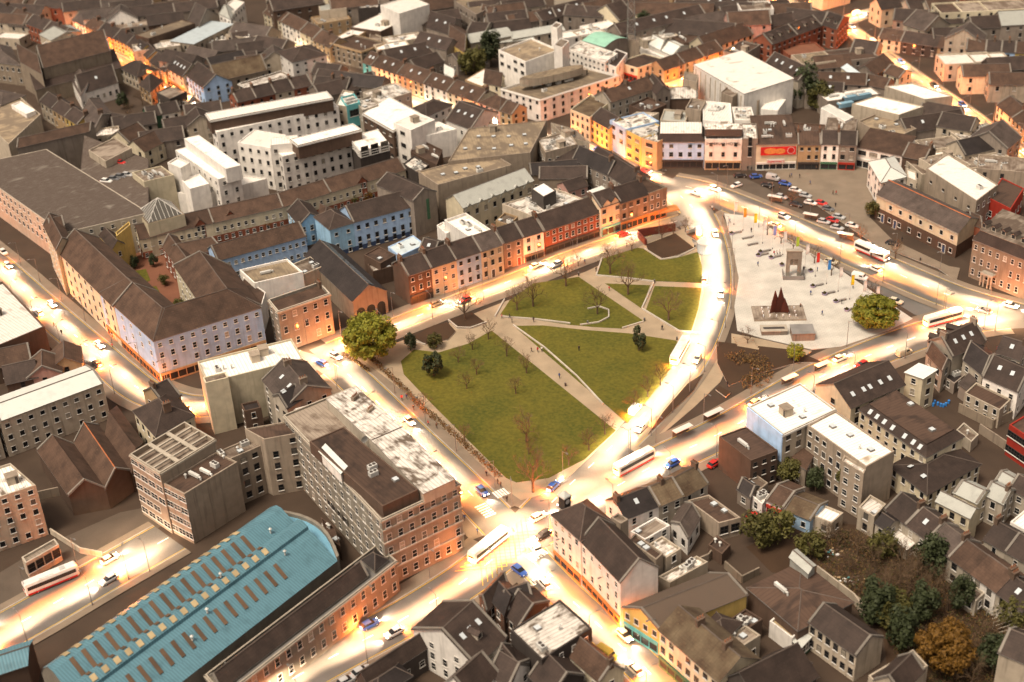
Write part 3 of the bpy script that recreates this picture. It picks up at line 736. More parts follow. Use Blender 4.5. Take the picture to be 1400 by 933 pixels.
B(16, '1230,30 1330,80 1400,20', 6.4, 'gx', 'pale', 'slate', 2, 'slate cottage at right edge above the end terrace', ch=(.5,))
row(16, '1112,268 1420,440 8', 6.4, [(1, 'pale', 'slate', 2, 'pale slate terrace house', {'ch': (.02,), 'door': 'dark'}), (1, 'pale', 'slate', 2, 'pale slate terrace house with red door', {'ch': (.98,), 'door': 'red'}), (1, 'pale', 'slateg', 2, 'pale terrace house', {'door': 'dark'})], 'from left in the terrace at right edge', 'terrace houses at the right edge')
B(16, '1235,185 1330,240 1400,180', 5, 'flat', 'white', 'flatw', 1, 'low white-roofed building behind the right edge terrace')
gh = thing('timber_frame', 'pale open timber roof frame at lower right edge', 'roof frame', tp(16, 1230, 640, 2.5) * Vector((1, 1, 0)) if False else (tp(16, 1230, 640, 2.5).x, tp(16, 1230, 640, 2.5).y, 0))
for i in range(9):
    b = MB(); y = -4 + i; b.tube((-3, y, 2), (0, y, 3.1), .07, .07, 'pale', 4); b.tube((0, y, 3.1), (3, y, 2), .07, .07, 'pale', 4); b.build('rafter', gh)
b = MB()
for x in (-3, 3):
    for y in (-4, 0, 4): b.tube((x, y, 0), (x, y, 2), .1, .1, 'pale', 4)
b.tube((0, -4, 3.1), (0, 4, 3.1), .09, .09, 'pale', 4); b.build('post_frame', gh)
# white-roofed hotel on the right
o = B(12, '-66,452 120,600 400,468', 13, 'flat', 'dirty', 'flatw', 4, 'tall hotel block with bright white flat roof by the road', par=.35, win={'L': None, 'F': None, 'R': (5, 4)}, units=[(4, .55, .35), (1, .2, .3), (2, .7, .6), (1, .8, .5)], name='hotel', cat='hotel', cornice='frame')
o2 = B(12, '248,552 560,775 712,690', 13.05, 'flat', 'concrete', 'flatw', 4, '', par=.35, win={'F': (8, 4), 'R': None}, to=o, units=[(1, .2, .5), (1, .45, .6), (2, .7, .4), (1, .8, .6)])
B(12, '430,742 548,812 562,780', 12.4, 'flat', 'concrete', 'flatws', 4, '', to=o, win={'F': (2, 4), 'R': None})
b = MB(); p = [v - Vector(o.location) for v in pts(12, '-66,452 120,600', 13)]; nn = Vector((p[1].y - p[0].y, p[0].x - p[1].x, 0)).normalized() * .06
b.slab([p[0] + nn, p[1] + nn, p[1] + nn * 6, p[0] + nn * 6], 7.5, 'paleblue'); b.build('painted_panel', o)
B(12, '-221,612 -52,742 92,688', 9, 'flat', 'brown', 'flatb', 3, 'brown flat-roofed block left of the white-roofed hotel', win={'F': None, 'R': (3, 3)}, par=.2, units=[(3, .45, .35)])
B(12, '160,735 240,790 275,735', 5, 'mono', 'concrete', 'slateb', 2, 'small lean-to in the hotel back yard', rise=1)
B(12, '-90,860 -20,910 40,860', 4, 'flat', 'concrete', 'flatg', 1, 'small square outhouse by the red-fronted yard', cl=1)
B(12, '480,462 765,338 575,221', 9, 'gx', 'cream', 'slate', 3, 'long slate-roofed cream building with five skylights by the road', rise=3.6, sk=5, skt=.2, win={'F': (4, 3), 'L': (1, 3)})
B(12, '770,275 862,307 932,270', 9.6, 'mono', 'cream', 'metal', 3, 'cream tower-like building with pale curved roof', rise=.5, win={'F': (1, 2), 'R': (1, 3, 'dark', 1.2, 1.6)})
B(12, '690,770 885,922 1168,760', 5.6, 'hip', 'cream', 'slate', 2, 'lower cream wing with slate roof around the brown-roofed school', rise=1.6, win={'F': (4, 2), 'R': (7, 2)}, sk=2, skt=.15)
B(12, '525,470 880,722 1078,612', 9, 'mansard', 'cream', 'flatb', 3, 'cream school building with brown roof and seven skylights', rise=1.6, ins=2.0, sk=7, skt=.06, win={'F': (8, 2), 'R': (2, 3)}, units=[(1, .8, .5), (1, .35, .75)])
B(12, '1020,190 1198,105 1065,25', 8, 'gx', 'pale', 'slate', 3, 'slate house with big chimney and rear dormers by the junction', rise=3.4, ch=(.05, .95), sk=3, chm='concrete', dm=0)
for i, (X, Y) in enumerate(((930, 95), (975, 72), (1022, 45))):
    bb = MB(); bb.box(-.8, .8, -1.6, 1.6, 0, 2, 'dark'); bb.slab([(-1, -1.8, 1.9), (0, -1.8, 2.7), (0, 1.8, 2.7), (-1, 1.8, 1.9)], .1, 'slate'); bb.slab([(0, -1.8, 2.7), (1, -1.8, 1.9), (1, 1.8, 1.9), (0, 1.8, 2.7)], .1, 'slate')
    pq = tp(12, X, Y, 9); oo = bb.build('rear_dormer', None, (pq.x, pq.y, 8)); oo.rotation_euler = (0, 0, 1.0); tag(oo, '%s slate rear dormer from left, beside the big chimney' % ordinal(i), 'dormer', 'dormers on the junction house')
B(12, '1075,205 1178,288 1245,180', 6.8, 'gx', 'pale', 'slated', 2, 'dark slate wing between junction house and walled yard', rise=2.4)
B(12, '880,170 965,265 1010,215', 6.5, 'gx', 'pale', 'slateb', 2, 'brown slate roof below the dormered junction house', rise=2)
B(12, '1182,292 1368,374 1455,262', 8, 'gx', 'white', 'slate', 2, 'large slate house with two skylights near the right edge', sk=2, rise=3.2, skt=.3, win={'F': (3, 2)})
B(12, '1255,165 1380,205 1440,130', 7, 'gx', 'pale', 'slate', 2, 'dark slate roof behind the large slate house', ch=(.9,), sk=1)
B(12, '1085,378 1272,470 1332,412', 5.4, 'flat', 'dirty', 'flatb', 2, 'brown flat-roofed annexe with stained wall by the yard', win={'F': (4, 2)}, par=.4)
B(12, '970,290 1030,330 1085,285', 3.2, 'flat', 'grey', 'slated', 1, 'small dark shed in the walled yard', cl=1)
B(12, '1055,330 1095,360 1165,305', 4, 'mono', 'grey', 'slateg', 1, 'grey lean-to in the walled yard', rise=.8)
B(12, '1040,575 1120,640 1160,600', 3, 'flat', 'pale', 'flatg', 0, 'low walled store behind the school', cl=1)
B(12, '1322,548 1475,650 1620,560', 8.5, 'flat', 'red', 'flatb', 2, 'bright red building with dark window bands at right edge', win={'F': (2, 2, 'dark', 4.5, 1.6), 'L': None}, par=.2)
B(12, '1240,860 1330,910 1400,840', 5, 'gx', 'pale', 'metalg', 1, 'pale roofed cottage below the red building', rise=1.5)
# foreground: station, hotel, offices
ht = B(0, '521.4,711.5 628.5,661.5 486.6,527.4', 18, 'flat', 'rstone', 'flatg', 5, 'big grey stone grand hotel standing beside the junction', par=.5, cornice='pale', win={'F': (7, 5), 'R': (14, 5), 'L': (14, 5)}, name='hotel', cat='hotel', sp=3, wsty='sash', ww=1.1, wh=1.8)
B(0, '579,676 622,656 486,530', 20, 'gx', 'pale', 'flatws', 0, '', to=ht, rise=.9, oh=.1, base=17.4)
B(0, '523,693 572,670 470,584', 20.6, 'flat', 'brown', 'flatb', 0, '', to=ht, par=.15, base=17.4, units=[(0, .5, .35), (0, .62, .42), (1, .8, .2)])
B(0, '437,618 466,648 474,640', 20.2, 'mono', 'white', 'metal', 1, '', to=ht, rise=.2, base=17.5, win={'F': (4, 1, 'dark', 1.0, 1.3)})
for zz in (4.3, 8.0, 11.6, 15.0):
    Ph = [v - Vector(ht.location) for v in pts(0, '521.4,711.5 628.5,661.5 486.6,527.4', 18)]; Ph = [Vector((v.x, v.y, 0)) for v in Ph]; Ph.append(Ph[0] + Ph[2] - Ph[1]); cc_ = (Ph[0] + Ph[2]) / 2
    Q = [cc_ + (v - cc_) * 1.006 + (v - cc_).normalized() * .15 for v in Ph]; b = MB(); b.prism([(v.x, v.y) for v in Q], zz, zz + .28, 'pale', bottom=True); b.build('string_course', ht)
ds = MB()
for i in range(8):
    a0, a1 = i * math.pi / 4, (i + 1) * math.pi / 4
    ds.poly([(0, .25, 1.2), (math.cos(a0) * .9, -.05, 1.2 + math.sin(a0) * .9), (math.cos(a1) * .9, -.05, 1.2 + math.sin(a1) * .9)], 'unit')
ds.tube((0, .3, 0), (0, .3, 1.2), .08, .08, 'lead', 5); ds.build('satellite_dish', ht, tp(10, 618, 650, 19.5) - Vector(ht.location)).rotation_euler = (0, 0, .6)
for X, Y in ((568, 425), (650, 490)): chimney(ht, tp(10, X, Y, 19.8) - Vector(ht.location), 1.0, 1.7, 2.0, 'concrete', 4)
B(10, '300,512 548,442 492,396', 16.5, 'flat', 'concrete', 'flatws', 4, 'grey stair block with white-railed roof behind the grand hotel', cornice='frame', cl=2, win={'F': None, 'R': (2, 3)})
B(10, '82,628 374,575 268,520', 16, 'flat', 'concrete', 'flatb', 5, 'tall brown-grey rear block between offices and grand hotel', win={'F': (3, 5), 'L': None}, par=.3)
B(10, '370,590 490,560 450,500', 14, 'flat', 'concrete', 'flatg', 4, 'lower grey link block with roof plant behind the grand hotel', cl=2)
B(9, '1135,770 1440,640 1400,590', 13.4, 'flat', 'concrete', 'flatg', 4, 'long grey flat-roofed wing right of the office tower', cl=5, par=.3, win={'F': (5, 4), 'L': None})
of = B(9, '690,706 850,806 1143,626', 17, 'grid', 'concrete', 'flatg', 5, 'concrete office tower with open grid of beams on roof', par=1.2, name='office_block', win={'F': (4, 5, 'sash', 2.4, 1.5), 'R': None}, cornice='pale')
B(9, '868,862 980,920 1262,748', 13.8, 'flat', 'concrete', 'flatb', 4, 'lower office wing with white roof ducts', win={'F': (3, 4, 'sash', 2.6, 1.5), 'R': None}, units=[(3, .45, .4), (3, .6, .55), (0, .55, .75), (2, .3, .3)], par=.3)
B(10, '75,312 200,462 438,362', 12.5, 'gx', 'pale', 'slateg', 4, 'slate-roofed old house with chimneys behind the offices', rise=3.5, ch=(.2, .85), sk=2, chm='concrete', win={'F': (3, 4), 'R': (3, 4)})
B(10, '128,398 205,465 292,410', 13, 'gy', 'pale', 'slated', 3, 'dark slate cross gable of the old house', rise=2.2, sk=1)
B(9, '1100,328 1612,200 1550,92', 14, 'flat', 'cream', 'flatw', 0, 'cream windowless block with white roof beside the bright corner', par=.5, cl=6)
B(9, '1092,330 1215,300 1200,270', 15.2, 'flat', 'cream', 'flatg', 0, 'slim cream stair tower on the windowless block', par=.4)
B(9, '1300,480 1390,460 1370,420', 7, 'flat', 'brown', 'slated', 2, 'dark low annexe below the cream windowless block')
B(9, '712,478 830,612 1032,500', 8.5, 'hip', 'cream', 'slate', 2, 'hipped slate house with cream wall at the left street bend', rise=3.6, ch=(.75,), wsty='dark')
B(9, '870,440 960,395 9', 9, 'gx', 'tan', 'slate', 2, 'slate house end facing the left street bend', ch=(.1,))
B(9, '0,532 547,330 462,238', 10.6, 'gx', 'dirty', 'metal', 3, 'long cream building with pale metal roof at left', rise=1.4, win={'F': (9, 3), 'R': (2, 2)}, sp=3)
B(9, '-330,655 -20,540 -100,440', 10.4, 'gx', 'dirty', 'metal', 3, 'pale metal-roofed building at left edge', rise=1.4)
B(9, '-25,138 238,28 5:15,645', 8, 'flat', 'brown', 'flatw', 2, 'dark brown building with dirty white roof at left edge', units=[(4, .45, .5)], nowin='FR')
fill(9, 'the sheds beside the long pale-roofed building', [(110, 270, 8, 9, 6, 20, 'brown', 'slate', 'gx', 'dark slate shed'), (235, 245, 9, 9, 6, 15, 'pink', 'slateb', 'gy', 'pinkish gabled shed'), (350, 190, 8, 9, 6, 15, 'tan', 'slateb', 'gy', 'brown gabled shed'), (60, 190, 10, 9, 5, 20, 'brown', 'slateb', 'gx', 'brown low shed')], 'sheds at left')
B(9, '200,682 366,922 560,886', 6, 'gx', 'brown', 'slateb', 1, 'left half of the big twin-gabled brown roof', rise=3.4, nowin='FRKL', ridge='slateb', name='shed', cat='shed')
B(9, '396,638 561,888 692,792', 6, 'gx', 'brown', 'slateb', 1, 'right half of the big twin-gabled brown roof', rise=3.2, nowin='FRKL', ridge='ridger', name='shed', cat='shed')
B(9, '560,600 700,800 760,640', 6, 'gx', 'brown', 'slateb', 1, 'brown slope behind the twin-gabled roof', rise=2.4, nowin='FRKL', ridge='slateb', name='shed', cat='shed')
B(9, '-160,985 190,870 55,752', 14, 'flat', 'dirty', 'flatws', 5, 'stained grey office block at lower left edge', win={'F': (5, 5), 'R': (3, 5)}, units=[(4, .8, .4)])
B(13, '120,378 275,290 255,262', 4.5, 'flat', 'pale', 'flatg', 1, 'low grey gatehouse beside the coach yard', win={'F': (4, 1, 'dark', 1.6, 2.2)})
st = B(14, '-120,1000 692,366 602,286', 8.4, 'flat', 'rstone', 'lead', 2, 'long stone railway station front with parapet', par=.9, cornice='pale', win={'F': (16, 2), 'R': None}, ww=1.1, wh=2.0, name='station_building', cat='station')
B(14, '-130,975 560,440 500,385', 8.0, 'gx', 'rstone', 'slate', 0, '', to=st, rise=2.4, oh=.05, base=6)
B(14, '590,415 655,362 590,310', 8.2, 'hip', 'rstone', 'slated', 0, '', to=st, rise=1.8, oh=.05, base=6)
B(14, '365,250 430,300 400,210', 4, 'flat', 'brown', 'flatb', 1, 'low dark yard roof between station shed and grand hotel', cl=3)
sx = B(0, '150,1010 461,768 365,703', 8.0, 'gx', 'rstone', 'mblue', 0, 'blue-roofed train shed with rows of roof panels', prof=[(0, 0), (.12, .22), (.3, .62), (.37, .70), (.375, .86), (.45, 1.0), (.52, .86), (.525, .60), (.55, .5), (.75, .9), (.83, .86), (.93, .5), (1, 0)], rise=5.0, oh=.1, name='train_shed', cat='train shed')
P = pts(0, '150,1010 461,768 365,703', 8.0); ct = Vector(sx.location)
Pf = [(0, 0), (.12, .22), (.3, .62), (.37, .70), (.375, .86), (.45, 1.0), (.52, .86), (.525, .60), (.55, .5), (.75, .9), (.83, .86), (.93, .5), (1, 0)]
def shed_pt(u, v, lift=.03):
    for (v0, z0), (v1, z1) in zip(Pf, Pf[1:]):
        if v0 <= v <= v1: z = z0 + (z1 - z0) * (v - v0) / (v1 - v0); break
    q = P[0] + (P[1] - P[0]) * u + (P[2] - P[1]) * v; return Vector((q.x - ct.x, q.y - ct.y, 8.12 + .28 + z * 5.0 + lift))
for i in range(17):
    u = .06 + i * .046
    for v0, v1, du, mt in ((.14, .29, .015, 'panelbrown'), (.385, .44, .02, 'paneltan'), (.46, .51, .016, 'panelbrown'), (.57, .745, .016, 'panelbrown'), (.80, .97, .02, 'paneltan')):
        b = MB(); vs = [v0 + (v1 - v0) * q_ / 3 for q_ in range(4)]
        for va, vb in zip(vs, vs[1:]): b.slab([shed_pt(u, va, .06), shed_pt(u + du, va, .06), shed_pt(u + du, vb, .06), shed_pt(u, vb, .06)], .08, mt)
        b.build('roof_panel', sx)
for u, v in ((.86, .3), (.9, .62), (.5, .3), (.62, .47), (.4, .2)):
    me, nm = unit_mesh(2); link('roof_vent', me, sx, shed_pt(u, v, 0))
b = MB()
for i in range(10):
    u0, u1 = i / 10, (i + 1) / 10
    q = [shed_pt(1.0 + .07 * math.sin(math.pi * u0), u0), shed_pt(1.0 + .07 * math.sin(math.pi * u1), u1), shed_pt(1.0, u1), shed_pt(1.0, u0)]
    q = [Vector((p.x, p.y, 8.3)) for p in q]
    b.slab(q, 8.2, 'mblue2', 'rstone')
    w0, w1 = shed_pt(1.0 + .07 * math.sin(math.pi * u0) + .012, u0), shed_pt(1.0 + .07 * math.sin(math.pi * u1) + .012, u1)
    b.slab([Vector((q[0].x, q[0].y, 9.2)), Vector((q[1].x, q[1].y, 9.2)), Vector((w1.x, w1.y, 9.2)), Vector((w0.x, w0.y, 9.2))], 9, 'rstone')
b.build('curved_end_wall', sx)
B(13, '-120,935 125,855 150,740', 8, 'gx', 'brown', 'mblue', 0, 'blue-roofed annexe with tan panels at bottom left corner', rise=1.5)
# bottom centre: dark slate cluster
B(14, '1060,858 1202,722 912,560', 8.6, 'gx', 'white', 'slate', 3, 'dark slate house with skylights below the bright road', rise=4.6, sk=3, skt=.3, dm=1, oh=.4)
B(14, '1112,602 1216,492 1180,425', 7, 'gx', 'brown', 'slate', 2, 'narrow slate roof next to the no entry street', rise=2)
B(14, '1215,600 1330,560 1290,470', 7, 'gx', 'brown', 'slated', 2, 'small slate gable beside the no entry street', rise=2.5)
B(14, '560,945 905,722 850,690', 6, 'gx', 'dark', 'slate', 1, 'long dark slate slope along the bright road', rise=2.4)
B(14, '600,1010 760,905 700,850', 6, 'hip', 'dark', 'slated', 1, 'dark hipped roof at the bottom edge near parked cars', rise=2.2)
B(14, '890,960 1040,1010 1170,890', 8, 'gy', 'white', 'slate', 2, 'dark gabled slate roof at bottom centre', rise=4)
B(14, '1120,900 1215,960 1320,830', 7.5, 'gx', 'white', 'slate', 2, 'small white-walled slate house at bottom centre', rise=2.5)
B(15, '62,692 208,832 442,682', 11, 'flat', 'dark', 'flatws', 3, 'dark block with white-stained flat roof on the lower street', par=.25, nowin='FL', units=[(0, .75, .15), (1, .3, .35), (2, .6, .6)], win={'R': (4, 3)})
B(15, '322,798 478,935 590,880', 7.5, 'gx', 'cream', 'slateb', 2, 'slate house with brown roof beside the yellow van', ch=(.97,), rise=3)
B(15, '150,905 250,1010 405,905', 7.5, 'gx', 'dark', 'slate', 2, 'dark slate roof with mossy streaks at the bottom edge', rise=3.4)
B(15, '-20,860 60,960 150,860', 7, 'gx', 'white', 'slate', 2, 'white gabled house at bottom edge left of stained roof', rise=3)
B(15, '30,610 100,680 240,560', 6.5, 'gx', 'brown', 'slate', 2, 'slate house between no entry street and stained flat roof', rise=2.6)
B(15, '-20,560 30,620 95,520', 7.5, 'gx', 'brown', 'slated', 2, 'narrow dark slate roof left of the no entry street', rise=2.2)

# back yards right of the corner pub
B(16, '20,60 75,105 110,60', 3.6, 'flat', 'white', 'flatws', 1, 'small white yard building by the back lane', cl=2)
B(16, '95,85 175,120 9', 4.2, 'gx', 'white', 'slateb', 1, 'low shop with red fascia in the back yards', shop='red', rise=1.6)
B(16, '178,125 300,175 8', 4.0, 'gx', 'blue', 'moss', 1, 'low blue and ochre shed row in the back yards', rise=1.4)
B(16, '265,135 400,190 455,140', 4.2, 'flat', 'dirty', 'flatw', 1, 'low white flat roof beside the overgrown garden')
B(16, '-40,30 20,70 60,20', 4, 'gx', 'grey', 'slated', 1, 'dark pitched shed near the red parked car', rise=1.6)
B(15, '985,290 1050,335 1090,290', 3, 'flat', 'brown', 'flatb', 0, 'low brown yard roof right of the mossy garage', cl=2)
B(15, '620,330 690,385 720,350', 5.5, 'flat', 'grey', 'flatb', 1, 'dark well roof beside the white pub gable', cl=2)
for i, (t, sgm, h_) in enumerate(((16, '-60,250 60,180 180,200 300,215', 2.0), (16, '330,430 500,560 560,640', 2.4), (16, '500,560 700,700 760,780', 2.2), (15, '870,420 985,370 1040,300', 2.2), (16, '560,190 640,260 760,330', 2.0), (12, '1050,480 1230,570 1330,520', 2.6), (12, '1160,590 1310,690 1400,740', 2.6), (16, '1050,300 1110,330 1115,280', 2.0), (16, '-100,400 -20,470 60,430', 2.0), (9, '150,960 420,900 640,930', 2.4), (13, '240,240 380,330 480,350', 1.6))):
    low_wall(t, sgm, h=h_, wd=.35, mt=('concrete', 'dirty', 'stone')[i % 3], z=0, label='stained yard wall, %s of the back yard walls' % ordinal(i), name='yard_wall', group='back yard walls')

# ------------------------------------------------------------------ buildings: the row on the square and the shopping centre
W1 = 'from left in the row facing the park'
row(6, '848,612 1352,446 9.5', 9.8, [(119, 'brown', 'slate', 3, 'dark brick house', {'ch': (.02,), 'win': {'F': (3, 3), 'L': None}, 'shop': 'dark'}), (131, 'cream', 'slate', 3, 'cream terrace house', {'ch': (.02,), 'win': {'F': (3, 3)}}), (130, 'blue', 'slate', 3, 'pale blue terrace house', {'ch': (.02,), 'win': {'F': (3, 3)}}), (120, 'cream', 'slateg', 3, 'yellowish cream terrace house', {'ch': (.98,), 'win': {'F': (3, 3)}, 'door': 'dark'})], W1, 'terrace row facing the park')
W2 = 'of two in the park row middle'
row(7, '32,442 246,376 9.5', 8.8, [(100, 'grey', 'slate', 3, 'grey stone house with red door', {'win': {'F': (2, 3)}, 'door': 'red'}), (106, 'white', 'slate', 3, 'white terrace house with dark windows', {'ch': (.98,), 'win': {'F': (2, 3)}, 'shop': 'stone', 'wsty': 'dark'})], W2, 'terrace row facing the park')
B(7, '250,376 548,276 9.5', 8.2, 'gx', 'brick', 'slate', 3, 'long red brick building with dark shopfronts in the park row', ch=(.98,), win={'F': (9, 3), 'L': None}, shop='dframe', rise=3.6, name='terrace_house', cat='house')
pr = B(7, '550,252 655,217 9.5', 10.2, 'gx', 'cream', 'slate', 3, 'cream house with twin gables and teal shop sign', win={'F': (3, 3)}, shop='teal', rise=3, ch=(.98,), name='terrace_house', cat='house')
B(7, '655,228 804,180 9.5', 9.8, 'gx', 'stone', 'slate', 3, 'grey stone house with orange-framed shopfront in park row', win={'F': (4, 3)}, shop='orange', ch=(.98,), rise=3.4, name='terrace_house', cat='house')
B(7, '806,176 902,142 11', 10.2, 'flat', 'stone', 'slateb', 3, 'stone corner house with orange awning at the curved road', win={'F': (3, 3), 'R': (3, 3)}, par=.7, shop='orange', name='terrace_house', cat='house')
for f in (.3, .7):
    p0, p1 = pts(7, '550,252 655,217', 10.2); q = p0 + (p1 - p0) * f - Vector(pr.location); b = MB(); b.box(-1.4, 1.4, -.12, 2, -.2, .9, 'cream'); b.poly([(-1.4, -.12, .9), (1.4, -.12, .9), (0, -.12, 2.2)], 'cream')
    b.slab([(-1.6, -.3, .8), (0, -.3, 2.3), (0, 3, 2.3), (-1.6, 3, .8)], .1, 'slate'); b.slab([(0, -.3, 2.3), (1.6, -.3, .8), (1.6, 3, .8), (0, 3, 2.3)], .1, 'slate'); b.build('front_gable', pr, q).rotation_euler = (0, 0, math.atan2((p1 - p0).y, (p1 - p0).x))
# awning in front of the stone corner house
p0, p1 = pts(7, '806,262 950,232', 3.0); ctr = (p0 + p1) / 2; b = MB(); d = (p1 - p0) / 2; n = Vector((d.y, -d.x, 0)).normalized()
b.slab([-d + n * 2.6 + Vector((0, 0, -.6)), d + n * 2.6 + Vector((0, 0, -.6)), d, -d], .12, 'orange'); b.slab([-d + n * 2.6 + Vector((0, 0, -.6)), d + n * 2.6 + Vector((0, 0, -.6)), d + n * 2.62 + Vector((0, 0, -.9)), -d + n * 2.62 + Vector((0, 0, -.9))], .03, 'orange')
for f in (-.95, 0, .95): b.tube(d * f + n * 2.5 + Vector((0, 0, -3)), d * f + n * 2.5 + Vector((0, 0, -.6)), .06, .06, 'lead', 5)
tag(b.build('awning', None, ctr), 'orange street awning beside the stone corner house', 'awning')
B(6, '1040,316 1176,410 1292,370', 11.5, 'flat', 'white', 'flatw', 3, 'white box-like modern block behind the park row', nowin='FRKL', units=[(0, .3, .5), (0, .45, .6), (1, .6, .4), (3, .7, .7)], par=.9)
B(6, '1000,345 1050,390 1085,370', 8.6, 'flat', 'white', 'flatw', 0, 'low white step beside the white box-like block')
B(7, '25,232 200,302 486,215', 9, 'flat', 'dirty', 'flatws', 0, 'white plant-covered roof behind the red brick building', units=[(3, .2, .75), (3, .3, .6), (0, .5, .5), (0, .45, .3), (3, .4, .82), (0, .7, .4), (1, .8, .7), (0, .15, .4), (3, .6, .2)], par=.4)
B(7, '180,150 245,195 312,160', 13, 'flat', 'dframe', 'flatw', 0, 'black plant room with white roof on the plant-covered roof', par=.15)
B(7, '-10,320 60,345 110,300', 9, 'flat', 'tan', 'flatg', 0, 'small tan flat roof behind the white terrace house', cl=2)
mz = B(6, '1140,252 7:190,108 9', 10.5, 'gx', 'cream', 'metalg', 2, 'cream hall with grey metal roof and zigzag eaves', rise=3, win={'F': (8, 2), 'L': None}, wsty='dark', name='hall', cat='hall')
p0, p1 = pts(6, '1140,252 1840,108', 10.5); p1 = pts(7, '190,108', 10.5)[0]
for i in range(6):
    q = p0 + (p1 - p0) * ((i + .5) / 6) - Vector(mz.location); b = MB(); b.poly([(-1.9, -.1, -1.2), (1.9, -.1, -1.2), (0, -.1, .9)], 'cream'); b.slab([(-2, -.35, -1.2), (0, -.35, 1.0), (0, 3, 1.0), (-2, 3, -.2)], .1, 'metalg'); b.slab([(0, -.35, 1.0), (2, -.35, -1.2), (2, 3, -.2), (0, 3, 1.0)], .1, 'metalg')
    b.build('eave_gable', mz, q).rotation_euler = (0, 0, math.atan2((p1 - p0).y, (p1 - p0).x))
B(7, '222,98 478,94 8', 7.5, 'gx', 'stone', 'slate', 1, 'old stone shed with slate roof behind the zigzag hall', nowin='FRKL', rise=2.4, name='shed', cat='shed')
B(7, '380,165 480,135 7', 7, 'gx', 'pink', 'slate', 2, 'small pinkish house behind the cream twin-gabled house', rise=2)
B(7, '480,168 518,198 592,176', 9.6, 'mono', 'white', 'metal', 0, 'pale metal lift-box roof behind the cream twin-gabled house', rise=.4)
B(7, '475,2 690,142 816,88', 9.5, 'gx', 'grey', 'slate', 3, 'long slate building backing onto the upper street', rise=3.4, ch=(.95,), nowin='K')
B(7, '300,10 480,-5 9', 8, 'gx', 'grey', 'slate', 2, 'slate roof left of the long slate building', rise=3)
B(3, '400,850 590,935 660,885', 9.5, 'gx', 'grey', 'slated', 3, 'dark slate terrace end at the upper street', rise=3.2, ch=(.9,))
B(3, '180,935 480,910 9', 7.5, 'gx', 'stone', 'slated', 1, 'low dark slate shed below the dirty concrete roofs', rise=2.2)
B(3, '255,810 420,770 7:-200,-250' if False else '255,815 425,770 380,700', 12, 'flat', 'concrete', 'flatws', 2, 'cluttered roof with plant behind the upper street', cl=9)
B(3, '350,720 490,760 420,690', 10, 'flat', 'dirty', 'flatg', 2, 'small grey flat roof at the upper street corner', cl=4)
B(6, '1005,128 1400,22 1290,-45', 12.6, 'flat', 'concrete', 'flatt', 0, 'front strip of the dirty concrete department store', par=.3, units=[(1, .2, .5), (1, .35, .4), (1, .5, .5), (1, .65, .4), (0, .6, .15)])
B(2, '1060,858 3:175,812 3:262,640', 13.6, 'flat', 'concrete', 'flatt', 0, 'large dirty concrete department store roof with rooflights', par=.3, units=[(1, .12, .35), (1, .3, .3), (1, .5, .25), (1, .7, .3), (1, .2, .7), (1, .4, .65), (1, .6, .6), (1, .8, .6), (4, .35, .85), (1, .88, .3)])
B(6, '612,500 700,546 782,500', 7, 'flat', 'brown', 'flatb', 0, 'brown flat-roofed block behind the dark brick house', par=.3, cl=1)
B(6, '660,590 770,560 740,520', 5, 'flat', 'brown', 'flatws', 0, 'low white-stained roof beside the market hall', cl=1)
B(6, '740,458 802,508 938,445', 7.6, 'flat', 'paleblue', 'ptin', 0, 'pale blue-grey metal roof behind the pale blue terrace', par=.1, units=[(0, .4, .3), (1, .6, .7)])
B(6, '905,480 985,500 1040,430', 8, 'gx', 'brown', 'slate', 1, 'slate back return behind the cream terrace', rise=2, sk=1)
mk = B(6, '553,748 733,692 470,455', 7.4, 'gy', 'stone', 'slated', 1, 'dark market hall with arched stone gable and glass ridge', rise=3.6, nowin='FRKL', name='market_hall', cat='hall')
P = pts(6, '553,748 733,692 470,455', 7.4); ct = Vector(mk.location)
def mkp(u, v, z): q = P[0] + (P[1] - P[0]) * u + (P[2] - P[1]) * v; return Vector((q.x - ct.x, q.y - ct.y, z))
for i in range(14):
    v0, v1 = .03 + i * .067, .03 + i * .067 + .062
    b = MB(); b.slab([mkp(.5, v0, 11.45), mkp(.68, v0, 10.2), mkp(.68, v1, 10.2), mkp(.5, v1, 11.45)], .12, 'glass2', 'unitb'); b.build('glass_panel', mk)
for u in (.2, .5, .8):
    c = mkp(u, 0, 0); d = (P[1] - P[0]).normalized(); n = Vector((d.y, -d.x, 0)); n = n if n.dot(CAMP - P[0]) > 0 else -n
    b = MB(); rr = 1.3; b.poly([(rr * math.cos(a), -.06, 3.4 + rr * math.sin(a)) for a in [math.pi * k / 8 for k in range(9)]] + [(-rr, -.06, 0), (rr, -.06, 0)], 'glass0'); b.build('arch_opening', mk, c).rotation_euler = (0, 0, math.atan2(n.y, n.x) + math.pi / 2)
bk = B(6, '155,802 432,706 377,645', 13, 'flat', 'rstone', 'slateb', 3, 'classical grey stone bank with four bays by the leafy tree', par=.8, cornice='pale', win={'F': (5, 3), 'L': (2, 3)}, wh=2.0, ww=1.1, name='bank', cat='bank', ch=((.95, .8),))
B(6, '30,652 288,592 205,522', 9.5, 'flat', 'white', 'flatt', 0, 'tan flat roof with white parapet behind the stone bank', par=.6, cl=1)
B(6, '245,625 400,560 330,510', 8, 'flat', 'dirty', 'flatg', 0, 'small grey flat roof between stone bank and market hall', cl=4)
B(6, '-60,715 60,800 90,700', 8, 'flat', 'white', 'flatb', 0, 'white low block between stone bank and blue-white corner', par=.3)
